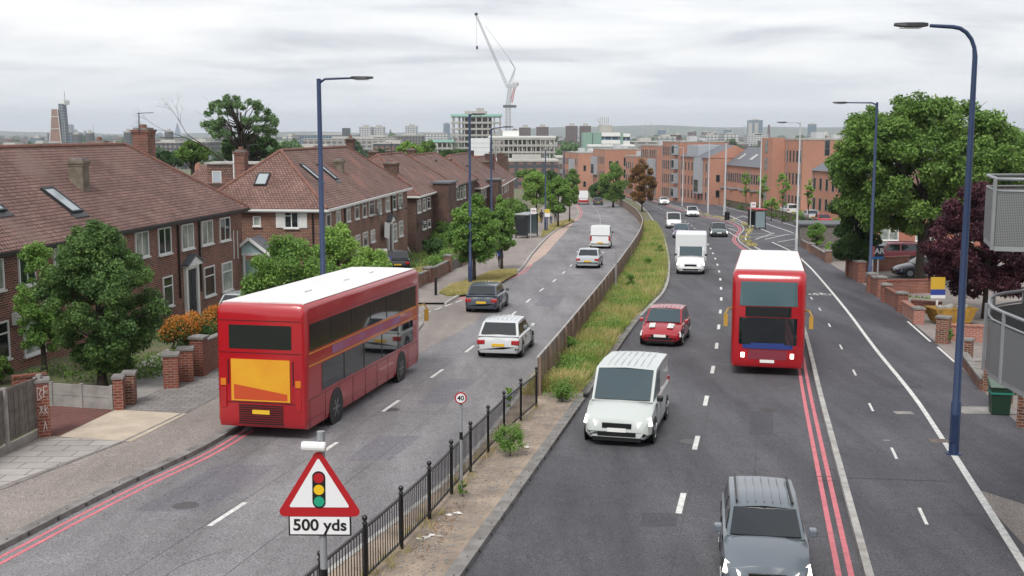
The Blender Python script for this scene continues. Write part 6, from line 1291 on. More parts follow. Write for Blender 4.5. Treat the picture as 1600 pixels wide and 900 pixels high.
p = G(974, 320, .12); t = thing('speed_sign', tuple(p), 'small round sign on a thin post before the dark median tree', 'road sign'); p2 = W(964, 295, p.y); mb = MB(); z = W(964, 287, p.y).z-p.z; mb.tube([(0, 0, 0), (0, 0, z)], .06, 6); mb.build('post', M_galv, t); mb = MB(); mb.disc((-.8, -.05, z-1), .5, (0, 1, 0), .03, 16); mb.disc((-.8, -.08, z-1), .36, (0, 1, 0), .02, 16, 1); mb.build('disc', [M_sred, M_swhite], t)
# -- estate boards
def board(px_, py, x0, x1, yt, yb, label, parts, posts):
    p = G(px_, py, .12); t = thing('estate_agent_board', tuple(p), label, 'sign'); f = lambda x, y: (W(x, y, p.y).x-p.x, W(x, y, p.y).z-p.z)
    for i, (a, b, c_, d_, m_) in enumerate(parts): q0, q1 = f(a, d_), f(b, c_); mb = MB(); mb.box(q0[0], -.03-.004*i, q0[1], q1[0], .02, q1[1]); mb.build('panel', m_, t)
    for x in posts: q = f(x, yb); mb = MB(); mb.box(q[0]-.045, .021, -.3, q[0]+.045, .09, q[1]+.5); mb.build('post', M_wpaint, t)
    return t, f
t, f = board(1370, 440, 1361, 1381, 384, 405, 'navy and pink letting board on white posts beside the second right lamp', ((1361, 1367, 385, 401, M_red), (1367, 1381, 384, 401, mat('board_navy', '18203a', .5)), (1361, 1381, 401, 405, mat('board_blue', '2a78b8', .5))), (1364, 1372.5)); q = f(1374, 392.5); txt('AR', .52, (q[0], -.045, q[1]), t, M_swhite)
t, f = board(1465, 500, 1454, 1477, 433, 466, 'yellow and blue sale board on a white post in front of the copper leaved tree', ((1454, 1477, 433, 452, mat('board_yellow', 'c9a332', .5)), (1454, 1477, 452, 461, mat('board_blue2', '2b3f8c', .5)), (1454, 1477, 461, 466, M_swhite)), (1465,))
# -- right side walls
B_ = M_brickw
wallseg((1327, 431), (1345, 441), 404, B_, 'orange brick wall end nearest the dark hedge on the right', pa=.15, pb=.12)
wallseg((1361, 456), (1376, 464), 431, B_, 'short brick wall with pier behind the second right lamp', pa=.1, pb=.15)
wallseg((1376, 459), (1455, 457), 439, B_, 'long brick wall in front of the parked navy hatchback', cap=B_, pb=.2)
wallseg((1384, 471), (1409, 487), 449, B_, 'orange brick front wall with capped piers at its ends', pa=.12, pb=.15, cap=B_)
wallseg((1412, 489), (1434, 505), 471, M_brickp, 'new pink brick wall ending in a square pier', pb=.1, cap=M_brickp)
wallseg((1424, 486), (1470, 490), 470, B_, 'brick cross wall behind the new pink wall', cap=B_)
wallseg((1345, 425), (1420, 421), 404, B_, 'brick wall in front of the dark red people carrier', cap=B_)
pier(1461, 1480, 495, 537, M_brick2, 'dark brick gate pier at the foot of the yellow sale board', dep=.5, th=-35)
wallseg((1482, 531), (1545, 534), 508, M_brickp, 'pink brick boundary wall beyond the driveway gap', cap=M_brickp)
pier(1505, 1516, 530, 566, M_brick2, 'slim dark brick pier beside the near right lamp', dep=.4, th=-35)
wallseg((1505, 567), (1536, 610), 552, M_brick2, 'crumbling low brick wall below the rounded balcony', cap=M_kerb)
pier(1535, 1549, 562, 612, M_brick2, 'dark brick pier under the left end of the rounded balcony', dep=.5, th=-35); pier(1560, 1577, 583, 632, M_brick2, 'dark brick pier behind the green bin', dep=.5, th=-35); pier(1588, 1606, 614, 668, M_brick2, 'dark brick pier at the right edge beside the green bin', dep=.5, th=-35)
wallseg((1268, 394), (1294, 410), 383, M_brick2, 'old stone and brick wall beside the low shed roof', pa=.1, pb=.25); wallseg((1248, 381), (1262, 390), 372, M_brick2, 'small rough wall by the fourth grey column')
wallseg((1296, 408), (1322, 408), 380, M_wood, 'tall dark plank fence left of the climbing hedge', name='plank_fence', cat='fence', cap=None, th=.06)
p = G(1561, 646, .12); t = thing('wheelie_bin', tuple(p), 'dark green bin with sloping lid standing by the brick piers', 'bin', rz=R(-12)); mb = MB(); mb.loft([[(x*s_, y*s_, z) for x, y in ((-.31, -.3), (.31, -.3), (.31, .3), (-.31, .3))] for z, s_ in ((0, .84), (.85, 1))]); mb.build('body', mat('bin_green', '1f3a2c', .45), t, bevel=.03); mb = MB(); mb.loft([[(-.34, -.34, .86), (.34, -.34, .86), (.34, -.34, .9), (-.34, -.34, .9)], [(-.34, .34, .86), (.34, .34, .86), (.34, .3, 1.12), (-.34, .3, 1.12)]]); mb.build('lid', mat('bin_lid', '5a6a5e', .5), t, bevel=.02); mb = MB(); mb.box(-.325, -.32, .66, .325, .32, .72); mb.build('band', mat('bin_teal', '2a7a6a', .5), t)
p = G(1484, 505, .12); t = thing('skip', tuple(p), 'yellow skip full of rubbish behind the dark brick pier', 'skip', rz=R(8)); t.scale = (.62, .7, .72); mb = MB(); mb.loft([[(-1.2, -.8, .1), (1.2, -.8, .1), (1.2, .8, .1), (-1.2, .8, .1)], [(-1.75, -.9, 1.1), (1.75, -.9, 1.1), (1.75, .9, 1.1), (-1.75, .9, 1.1)]]); mb.build('body', mat('skip_yellow', 'a8802c', .6, c2='7a5e2c', vs=2), t); mb = MB()
for k in range(9): x, y = random.uniform(-1.3, 1.3), random.uniform(-.5, .5); mb.blob((x, y, 1.1), (.35, .3, .25), 7)
mb.build('rubbish', M_conc, t)
# shed roof and low outbuilding seen left of the big tree
p = G(1290, 385, .12); t = thing('garden_shed', tuple(p), 'flat grey felt roofed shed below the parked cars', 'shed', rz=R(-8)); mb = MB(); mb.box(-2.4, 0, 0, 3.4, 4, 2.0); mb.build('wall', M_wood, t); mb = MB(); mb.box(-2.6, -.2, 2.0, 3.6, 4.2, 2.15); mb.build('roof', M_lead, t)
# semi-detached house glimpsed through the big tree
a = Wk(1362, 330, 96); t = thing('suburban_house', (a.x, a.y, gz(a.y)), 'brick house with white bay windows glimpsed through the big tree', 'house', rz=R(-12)); mb = MB(); mb.box(0, 0, -.5, 13, 9, 5.2); mb.build('wall', M_brickr, t); mb = MB(); mb.add([(-.4, -.4, 5.1), (13.4, -.4, 5.1), (13.4, 9.4, 5.1), (-.4, 9.4, 5.1), (3.5, 4.5, 8.2), (9.5, 4.5, 8.2)], [(0, 1, 5, 4), (1, 2, 5), (2, 3, 4, 5), (3, 0, 4), (3, 2, 1, 0)]); mb.build('roof', M_tile2, t)
for x in (.8, 4, 7.4, 10.4):
    for z in (.8, 3.3): window_into(t, I4, x, x+1.7, z, z+1.3, 4)
# -- balustraded far pavement railing with planting
yy0, yy1 = G(1258, 357, .12).y, G(1026, 303, .12).y; t = thing('pavement_railing', (FEN(yy0), yy0, gz(yy0)), 'long dark bronze railing between the right cycle path and the estate', 'railing'); o0 = t.location; y = yy0
while y < yy1:
    y2 = min(y+3, yy1); a = Vector((FEN(y), y, gz(y)+.12))-o0; b = Vector((FEN(y2), y2, gz(y2)+.12))-o0; z = Vector((0, 0, 1)); mb = MB(); mb.bar(a+z*1.2, b+z*1.2, .07, .06); mb.bar(a+z*.15, b+z*.15, .05, .04)
    for k in range(14): q = a.lerp(b, k/14); mb.bar(q+z*.15, q+z*1.2, .045, .02)
    mb.build('railing_panel', mat('bronze_rail', '5b5348', .6), t); mb = MB(); mb.box(a.x-.05, a.y-.05, a.z-.1, a.x+.05, a.y+.05, a.z+1.3); mb.build('post', MATS['bronze_rail'], t); y = y2
# -- apartment building with balconies at the right edge
t = thing('balcony_building', (11.6, 8, gz(15)), 'pale apartment building at the right edge with grey curved and straight balconies', 'building'); o0 = t.location; mb = MB(); mb.box(0, -2, -.5, 10, 15.5, 13); mb.build('wall', M_render, t)
def hitz(x, y, z): r = ray(x, y); k = (z-EYE)/r.z; return Vector((r.x*k, r.y*k, z))
M_perf = brick('perforated_panel', '8d8f91', '949698', '5f6163', .03, .03, .008, offs=0, var=.05, bump=.3, rough=.5)
def balcony(path, zr, hp, nm, dark):
    b = MB(); P = [Vector((p[0], p[1], zr))-o0 for p in path]; b.prism([(q.x, q.y) for q in P], zr-o0.z-hp-.12, zr-o0.z-hp+.03); bal = b.build('balcony', M_galv, t)
    mb = MB(); mb.tube(P, .034, 8); mb.tube([q-Vector((0, 0, .22)) for q in P], .022, 8); mb.build('handrail', M_galv, bal, smooth=True)
    mb = MB()
    for a, c in zip(P, P[1:]): mb.bar(a-Vector((0, 0, .24+(hp-.2)/2)), c-Vector((0, 0, .24+(hp-.2)/2)), .02, hp-.25)
    mb.build('panel', M_perf, bal); mb = MB(); cen = sum(P, Vector())/len(P)
    for a in P[::2]: d = (Vector((cen.x, cen.y, 0))-Vector((a.x, a.y, 0))).normalized()*-.05; mb.box(a.x+d.x-.025, a.y+d.y-.025, a.z-hp-.1, a.x+d.x+.025, a.y+d.y+.025, a.z)
    mb.build('baluster', M_galv, bal)
zr = 4.5; pts = [hitz(x, y, zr) for x, y in ((1680, 447), (1640, 449), (1600, 454), (1570, 458), (1555, 461), (1547, 466), (1546, 474), (1552, 481), (1570, 489), (1600, 501), (1640, 517), (1700, 545))]
balcony([(p.x, p.y) for p in pts], zr, 1.22, 'a', 1)
balcony([(13.5, 23.4), (9.6, 23.2), (9.02, 21.3), (9.8, 21.05), (10.6, 20.8), (11.4, 20.55), (12.4, 20.2), (13.4, 19.9)], 6.92, 1.22, 'b', 1)

# ================================================================ TREES AND PLANTS
def T(px_, yb, yt, hw, label, group, m, n, leaf, h=.12, hang=0, name='tree', **k):
    p = G(px_, yb, h); s_ = p.y/FPX; H_ = W(px_, yt, p.y).z-p.z; r = hw*s_
    return tree(tuple(p), label, group, m, r, r*k.pop('ry', 1.0), H_, k.pop('trunk', H_*.3), k.pop('r0', .05*r+.06), n, leaf, name=name, **k)
def taper(C, Q, zc, rz):                      # narrower towards the foot
    C = [(c[0]*(1 if c[2] > zc else 1-.65*(zc-c[2])/rz), c[1]*(1 if c[2] > zc else 1-.65*(zc-c[2])/rz), c[2]) for c in C]; return C, Q
def egg(C, Q, zc, rz):
    C, Q = taper(C, Q, zc-rz*.15, rz); g = random.Random(4); return [(c[0]*(1-.42*max(0, (c[2]-zc)/rz))+(.25 if c[2] < zc else 0), c[1]*(1-.42*max(0, (c[2]-zc)/rz)), c[2]+(g.uniform(0, .25) if c[2] > zc else 0)) for c in C], Q
def cone(C, Q, zc, rz):                       # narrower towards the top
    C = [(c[0]*(1-.5*max(0, (c[2]-zc)/rz)), c[1]*(1-.5*max(0, (c[2]-zc)/rz)), c[2]) for c in C]; return C, Q
T(160, 603, 342, 104, 'big round dark evergreen tree in the front garden of the nearest house', None, F_ever, 85000, .052, trunk=.5, zlow=.12, ncl=190, seed=3, cl=(.09, .2), shape=egg, shell=.35, inner=.5, bottom=-.95)
T(70, 588, 372, 48, 'thin light green tree growing against the left of the round evergreen', None, F_lime, 15000, .045, trunk=.8, zlow=.5, ncl=60, seed=5, cl=(.12, .3), shell=.2, bottom=-.95)
T(455, 520, 362, 78, 'loose green shrub left of the nearest left lamp post', None, F_lime, 32000, .065, trunk=.5, zlow=.1, ncl=80, seed=6, cl=(.1, .28), shell=.15, bottom=-.95)
T(530, 505, 338, 45, 'tall pale green shrub with a pointed top right of the nearest left lamp post', None, F_light, 20000, .07, trunk=.5, zlow=.2, ncl=45, seed=7, cl=(.22, .36), shape=cone, shell=.35, bottom=-.95)
T(580, 490, 385, 48, 'spreading pale green shrub behind the roof of the left bus', None, F_light, 20000, .07, trunk=.4, zlow=.1, ncl=40, seed=8, cl=(.2, .34), shell=.35, bottom=-.95)
T(604, 512, 442, 36, 'low dark shrub beside the front end of the left bus', None, F_dark, 9000, .07, trunk=.2, zlow=.05, ncl=22, seed=9, bottom=-.95) if False else None
T(741, 440, 302, 46, 'nearest street tree with a rounded crown beside the verge lamp post', None, F_lime, 34000, .08, trunk=1.5, zlow=1.0, r0=.12, ncl=90, seed=10, cl=(.12, .26), shell=.25, bottom=-.95, shape=cone)
T(784, 421, 304, 27, 'second street tree in the dry grass just behind the nearest one', None, F_lime, 22000, .08, trunk=1.5, zlow=1.0, r0=.1, ncl=65, seed=11, cl=(.13, .28), shell=.25, bottom=-.95, shape=cone)
T(872, 355, 271, 25, 'oval street tree in front of the left road bend', None, F_lime, 16000, .10, trunk=1.9, zlow=1.3, r0=.12, ncl=60, seed=12, bottom=-.95, cl=(.14, .28), shape=cone)
T(890, 347, 284, 16, 'small street tree half hidden behind the oval one', None, F_plane, 6000, .12, trunk=1.9, r0=.1, ncl=25, seed=13)
T(838, 340, 262, 23, 'yellow green tree behind the left bus shelter', None, F_light, 12000, .12, trunk=1, ncl=40, seed=14)
T(800, 362, 308, 26, 'green bush at the back of the left pavement before the shelter', None, F_plane, 9000, .1, trunk=.4, zlow=.1, ncl=30, seed=15, bottom=-.95)
T(818, 352, 318, 16, 'dark bush beside the grass plot near the left shelter', None, F_dark, 5000, .1, trunk=.3, zlow=.1, ncl=20, seed=16, bottom=-.95)
T(858, 322, 265, 18, 'dark tree behind the bus stop on the left', None, F_dark, 6000, .16, trunk=1, ncl=25, seed=17)
T(894, 312, 262, 14, 'dark green tree at the very bend of the left road', None, F_plane, 5000, .18, trunk=1.5, ncl=22, seed=18)
T(678, 402, 366, 24, 'dark shrub under the windows of the third house', None, F_dark, 6000, .08, trunk=.2, zlow=.05, ncl=24, seed=19, bottom=-.95)
T(697, 388, 336, 20, 'green bush against the stair tower of the third house', None, F_plane, 6000, .09, trunk=.3, zlow=.05, ncl=24, seed=20, bottom=-.95)
T(958, 323, 254, 25, 'dark green tree on the median left of the brown tree', None, F_plane, 14000, .14, trunk=.9, zlow=.5, r0=.2, ncl=60, seed=21, cl=(.16, .3), bottom=-.95)
T(934, 316, 280, 18, 'low dark tree on the median beside the green one', None, F_dark, 6000, .15, trunk=.5, zlow=.2, ncl=24, seed=22, bottom=-.95)
T(1003, 331, 246, 25, 'egg shaped tree with browning leaves on the median', None, F_brown, 15000, .12, trunk=.9, zlow=.9, r0=.14, ncl=80, seed=23, cl=(.12, .24), shell=.2, bottom=-.95, shape=cone)
T(1436, 444, 137, 156, 'huge spreading green tree on the right behind the garden walls', None, F_plane, 115000, .115, trunk=2.2, zlow=2.7, r0=.3, ncl=260, seed=24, cl=(.08, .2), shell=.25, inner=.45, nlimb=30, bottom=-.97, ry=.8)
T(1335, 432, 268, 44, 'dark ivy covered hedge tree left of the second right lamp', None, F_dark, 30000, .10, trunk=1, zlow=.2, ncl=50, seed=25, cl=(.2, .34), bottom=-.95)
T(1538, 497, 278, 104, 'copper leaved tree in front of the right balconies', None, F_copper, 85000, .075, trunk=1.0, zlow=.5, r0=.16, ncl=140, seed=26, cl=(.1, .22), shell=.35, bottom=-.95, nlimb=22)
T(1575, 430, 200, 60, 'lighter green tree at the right edge behind the copper one', None, F_lime, 22000, .13, trunk=2, ncl=50, seed=27)
T(1478, 536, 506, 10, 'small green weed bush at the foot of the dark gate pier', None, F_plane, 2500, .04, trunk=.1, zlow=.02, ncl=14, seed=28, bottom=-.95)
T(1590, 615, 578, 22, 'fern like bush under the rounded balcony', None, F_plane, 4000, .05, trunk=.1, zlow=.02, ncl=20, seed=29, bottom=-.95)
T(1275, 388, 344, 17, 'bright green bush beside the old stone wall', None, F_lime, 5000, .08, trunk=.2, zlow=.05, ncl=22, seed=30, bottom=-.95)
T(1300, 402, 375, 12, 'yellowish bush on top of the plank fence', None, F_light, 2500, .08, trunk=.2, zlow=.05, ncl=14, seed=31, bottom=-.95)
T(1258, 362, 338, 15, 'dark bush at the near end of the bronze railing', None, F_dark, 4000, .09, trunk=.2, zlow=.05, ncl=20, seed=32, bottom=-.95)
T(0, 600, 556, 24, 'small bush at the wall of the nearest house in the left corner', None, F_plane, 5000, .05, trunk=.1, zlow=.05, ncl=22, seed=33, bottom=-.95)
T(797, 712, 660, 30, 'weedy shrub growing through the guard railing', None, F_lime, 3800, .024, trunk=.1, zlow=.03, ncl=26, seed=34, shell=.0, bottom=-.95, cl=(.25, .5), r0=.015, nlimb=24)
T(797, 640, 600, 9, 'wispy weed on the roadside of the guard railing', None, F_light, 900, .03, trunk=.1, zlow=.03, ncl=10, seed=35, bottom=-.95, r0=.01)
T(723, 776, 748, 8, 'tuft of weeds at the foot of the 40 sign', None, F_lime, 700, .025, trunk=.05, zlow=.02, ncl=8, seed=36, bottom=-.95, r0=.01)
# the rows and masses behind
def TW(px_, yt, d7, hw, yb, label, m, n, leaf, **k):
    d = d7*K; p = W(px_, yb, d); H_ = W(px_, yt, d).z-p.z; g0 = gz(d)+.1; r = hw*d/FPX; zl = p.z-g0
    return tree((p.x, d, g0), label, k.pop('group', None), m, r, r, W(px_, yt, d).z-g0, max(.8, zl*.9), k.pop('r0', .3), n, leaf, zlow=max(.5, zl), **k)
def openc(C, Q, zc, rz): return [(c[0], c[1]*.8, c[2]) for c in C], Q
TW(378, 146, 108, 62, 236, 'tall open crowned gum tree rising behind the first two houses', F_euc, 11500, .12, ncl=80, seed=50, cl=(.10, .19), shell=.15, inner=.45, nlimb=60, r0=.21, bottom=-.75)
TW(402, 212, 112, 66, 262, 'dense dark mass of foliage under the tall gum tree', F_dark, 20000, .2, ncl=40, seed=51)
TW(301, 219, 120, 28, 262, 'rounded green tree between the nearest house and the gum tree', F_plane, 13000, .18, ncl=36, seed=52)
TW(265, 234, 150, 26, 262, 'green tree behind the tall brick chimney of the nearest house', F_far, 6000, .3, ncl=26, seed=53)
TW(642, 220, 150, 23, 252, 'yellow green round tree behind the chimneys of the third house', F_light, 10000, .22, ncl=34, seed=54)
TW(667, 217, 260, 14, 246, 'dark green round tree beside the unfinished wing', F_plane, 5000, .35, ncl=22, seed=55)
TW(708, 233, 170, 30, 262, 'dark brownish green tree in front of the unfinished tower', F_dark, 11000, .24, ncl=34, seed=56)
TW(830, 262, 230, 26, 290, 'green tree before the long brown roof', F_plane, 6000, .3, ncl=26, seed=57)
TW(598, 231, 240, 20, 250, 'soft green tree behind the pair of chimneys', F_far, 5000, .35, ncl=22, seed=58)
p = Wk(345, 240, 108); mb = MB(); g_ = random.Random(3); a0 = Vector((0, 0, 0)); root_ = Wk(362, 262, 108)
def twig(a, d, L, r, n):
    b = a+d*L; mb.tube([a, b], [r, r*.6], 4)
    if n:
        for k in range(2 if n > 2 else 3): dd = (d+Vector((g_.uniform(-.8, .6), g_.uniform(-.4, .4), g_.uniform(-.55, .5)))*.8).normalized(); twig(b, dd, L*g_.uniform(.6, .8), r*.55, n-1)
twig(Vector((0, 0, 0)), Vector((-.75, 0, .62)).normalized(), 3.4, .12, 6); mb.build('bare_branch_tree', M_bark, loc=root_, label='dead bare branching tree leaning left of the tall gum tree', cat='tree')
# saplings, shrubs and hedges
gg = random.Random(8)
for i, (x, yb, yt, hw) in enumerate(((1190, 338, 268, 11), (1222, 348, 262, 12), (1165, 325, 262, 9), (1120, 312, 258, 8), (1262, 352, 275, 9), (1085, 306, 262, 8), (1205, 345, 305, 14), (1144, 320, 286, 9))):
    T(x, yb, yt, hw, 'slender yellow green sapling on the planted strip beside the brick flats', 'saplings along the estate road', F_light, 1500, .11, trunk=1.2, r0=.06, ncl=22, seed=60+i, shell=.1, zlow=1.3)
for i, (x, yb, yt, hw, m_) in enumerate(((1245, 352, 338, 13, F_plane), (1225, 346, 335, 12, F_light), (1208, 341, 331, 11, F_plane), (1186, 336, 326, 12, F_dark), (1160, 328, 319, 12, F_plane), (1140, 323, 315, 11, F_light), (1118, 317, 311, 10, F_plane), (1096, 312, 307, 9, F_light), (1072, 309, 303, 8, F_plane))):
    T(x, yb, yt, hw, 'low mixed shrub growing behind the long bronze railing', 'shrubs behind the bronze railing', m_, 2400, .08, trunk=.2, zlow=.05, ncl=14, seed=80+i, bottom=-.95)
def hedge(a, b, ya, m, label, n, th=.7, leaf=.05, top=None, name='hedge', seed=0, col2=None):
    A, B = G(*a, .12), G(*b, .12); H_ = W(a[0], ya, A.y).z-A.z; d = B-A; L = d.length; C = []; Q = []; g = random.Random(seed); k = max(6, int(L/.35))
    for i in range(k*3): u_ = g.random(); z = g.uniform(.15, 1)*(H_-.25); C.append((d.x*u_+g.uniform(-th, th)*.35, d.y*u_+g.uniform(-th, th)*.35, d.z*u_+z)); Q.append(g.uniform(.28, .42)*min(1.2, H_))
    t = thing(name, tuple(A), label, 'hedge'); link('foliage', leaf_mesh('foliage', C, Q, n, leaf, m, seed, .9, .6), t); mb = MB()
    for i in range(5): mb.tube([(d.x*i/5, d.y*i/5, d.z*i/5-.1), (d.x*i/5, d.y*i/5, d.z*i/5+H_*.6)], .03, 5)
    mb.build('stem', M_bark, t)
    if top:
        C2 = [c for c in C if c[2] > H_*.45]; Q2 = [q for c, q in zip(C, Q) if c[2] > H_*.45]; link('golden_top', leaf_mesh('golden_top', [(c[0], c[1], c[2]+.1) for c in C2], Q2, int(n*.8), leaf*.8, top, seed+1, .9, .75), t)
hedge((272, 556), (358, 530), 499, F_dark, 'golden orange topped conifer hedge behind the gate piers', 15000, .9, .05, F_orange, 'conifer_hedge', 3)
hedge((690, 392), (655, 384), 366, F_lime, 'clipped bright green hedge in front of the third house', 8000, .9, .07, seed=4); hedge((655, 392), (648, 380), 362, F_dark, 'clipped dark hedge at the corner of the third house', 5000, .8, .07, seed=5)
hedge((640, 442), (668, 428), 424, F_dry, 'straggly dry hedge behind the short brick wall', 5000, .8, .05, seed=6)
hedge((672, 425), (700, 410), 400, F_lime, 'straggly green planting behind the stepped brick wall', 5000, .8, .06, seed=7)
hedge((1405, 462), (1450, 466), 457, F_light, 'low yellow green planting strip inside the garden walls', 3500, .5, .05, seed=8)
# yucca by the brown door
p = G(590, 410, .12); t = thing('yucca', tuple(p), 'spiky yucca plant beside the brown door of the second house', 'plant'); g = np.random.default_rng(1); mb = MB()
for k in range(120): a = g.random()*6.28; e_ = g.random()*1.5; d = Vector((math.cos(a)*math.cos(e_), math.sin(a)*math.cos(e_), math.sin(e_))); s_ = Vector((-math.sin(a), math.cos(a), 0))*.035; c = Vector((0, 0, 1.3)); mb.add([c-s_, c+s_, c+d*1.0], [(0, 1, 2)])
mb.build('leaves', F_plane, t, fix=False); mb = MB(); mb.tube([(0, 0, 0), (0, 0, 1.35)], .09, 7); mb.build('trunk', M_bark, t)
# grasses on the median and the verges
def scatter(ea, eb, y0, y1, n, da, db, seed, dens=lambda y: 1, h=.12):
    g = np.random.default_rng(seed); P = []
    while len(P) < n:
        y = y0+(y1-y0)*g.random()**1.4
        if g.random() > dens(y): continue
        a, b = ea(y)+da, eb(y)+db; P.append((a+(b-a)*g.random(), y, gz(y)+h))
    return P
def patch(P, sc, thr, seed):
    g = np.random.default_rng(seed); f = g.random((3, 4))*6.28; P = np.asarray(P); v = sum(np.sin(P[:, 0]*sc*(1+k)*.9+P[:, 1]*sc*(k+.6)+f[0, k])+np.sin(P[:, 1]*sc*(1.3+k)-P[:, 0]*sc*1.7+f[1, k]) for k in range(3)); return P[v > thr]
ya, yb_ = G(870, 612, .12).y, 150
blades('median_weeds', patch(scatter(BF, RME, ya, yb_, 80000, .12, -.3, 1), .9, -.5, 4), .40, .018, F_grass, 1, .4, kind='stuff')
blades('median_dry_grass', patch(scatter(BF, RME, ya-1, yb_, 80000, .1, -.28, 2), .7, -.2, 5), .45, .012, F_dry, 2, .45, kind='stuff')
gg = np.random.default_rng(6); Pp = np.asarray(scatter(BF, RME, ya-1, 120, 230, .3, -.5, 3)); Pp = patch(Pp, .8, -.5, 9); link('median_leafy_weeds', leaf_mesh('median_leafy_weeds', [(a, b, c+.22) for a, b, c in Pp], [.25+.38*gg.random() for _ in Pp], 46000, .032, F_lime, 4, .9, .2), kind='stuff')
blades('fence_foot_grass', scatter(LME, BF, y0f, 120, 5000, .15, -.1, 8), .25, .012, F_dry, 3, kind='stuff')
blades('railing_foot_grass', patch(scatter(RAIL, RAIL, 17, y1r, 2600, -.25, .25, 9), 2.5, .6, 2), .16, .008, F_dry, 4, kind='stuff')
def inpoly(pts, n, seed, h=.12):
    Wp = [G(x, y, h) for x, y in pts]; xs = [p.x for p in Wp]; ys_ = [p.y for p in Wp]; g = np.random.default_rng(seed); P = []
    while len(P) < n:
        x, y = g.uniform(min(xs), max(xs)), g.uniform(min(ys_), max(ys_)); c = False; j = len(Wp)-1
        for i in range(len(Wp)):
            if (ys_[i] > y) != (ys_[j] > y) and x < (xs[j]-xs[i])*(y-ys_[i])/(ys_[j]-ys_[i])+xs[i]: c = not c
            j = i
        if c: P.append((x, y, gz(y)+h))
    return P
VG = [(686, 458), (700, 463), (740, 459), (780, 443), (808, 427), (806, 421), (770, 424), (740, 436), (705, 446)]
poly('dry_verge', VG, .122, M_garden); blades('verge_dry_grass', inpoly(VG, 26000, 1), .13, .012, F_dry, 5, .6, kind='stuff')
VG2 = [(845, 372), (862, 362), (898, 345), (892, 342), (862, 350), (848, 360)]; poly('dry_verge', VG2, .122, M_garden); blades('far_verge_grass', inpoly(VG2, 4000, 2), .15, .02, F_dry, 6, .6, kind='stuff')
VG3 = [(805, 350), (842, 330), (846, 345), (815, 362)]; blades('plot_grass', inpoly(VG3, 9000, 3), .3, .03, F_dry, 7, .5, kind='stuff')
blades('island_grass', inpoly([(600, 530), (645, 503), (652, 505), (612, 534)], 2500, 4, .1), .1, .01, F_grass, 8, .5, kind='stuff')
for k, (x, y, w_) in enumerate(((1060, 560, 1),)): pass
blades('roadside_tufts', patch(scatter(RKE, RKE, 108, 200, 6000, .3, 1.2, 11), .5, .8, 3), .2, .03, F_dry, 9, .5, kind='stuff')
blades('garden_grass', patch(scatter(lambda y: LWL(y)-8, LWL, 70, 150, 26000, 0, -.5, 12), .5, -.5, 3), .25, .025, F_grass, 10, .5, kind='stuff')
# flowers and low plants inside the front gardens
gg = np.random.default_rng(9); Pp = scatter(lambda y: LWL(y)-6, LWL, 40, 120, 240, 0, -.8, 13); link('front_garden_plants', leaf_mesh('front_garden_plants', [(a, b, c+.15) for a, b, c in Pp], [.25+.3*gg.random() for _ in Pp], 30000, .05, F_plane, 4, .8, .3), kind='stuff')
gg = np.random.default_rng(10); Pp = scatter(lambda y: FEN(y)+.5, lambda y: FEN(y)+6, 110, 260, 320, 0, 0, 14); link('estate_planting', leaf_mesh('estate_planting', [(a, b, c+.3) for a, b, c in Pp], [.4+.5*gg.random() for _ in Pp], 30000, .10, F_lime, 4, .8, .3), kind='stuff')
# litter and rubble on the median
M_lit = mat('crumpled_paper', 'd6d4d0', .7); gg = random.Random(2); k = 0
for x, y in ((664, 842), (672, 838), (655, 845), (688, 840), (702, 806), (716, 803), (822, 700), (738, 736)):
    p = G(x, y, .12); mb = MB(); n = 7; vs = [(gg.uniform(-.12, .12), gg.uniform(-.08, .08), gg.uniform(.0, .05)) for _ in range(n)]; mb.add(vs+[(0, 0, .06)], [(i, (i+1) % n, n) for i in range(n)]); mb.build('litter', M_lit, loc=p, label='scrap of white litter on the gritty median by the guard railing', cat='litter', group='litter scraps on the median', fix=False)
P = inpoly([(640, 860), (700, 790), (735, 775), (700, 840), (660, 875)], 420, 5); blades('dead_leaves', P, .02, .012, F_brown, 11, 1.2, kind='stuff')
P = scatter(RAIL, RME, 17, 38, 2600, .1, -.4, 15); 
mb = MB()
for x, y, z in P[:1500]: s_ = gg.uniform(.006, .022); mb.box(x-s_, y-s_, z-.003, x+s_, y+s_, z+s_*.8)
mb.build('loose_gravel', M_conc, kind='stuff', fix=False)

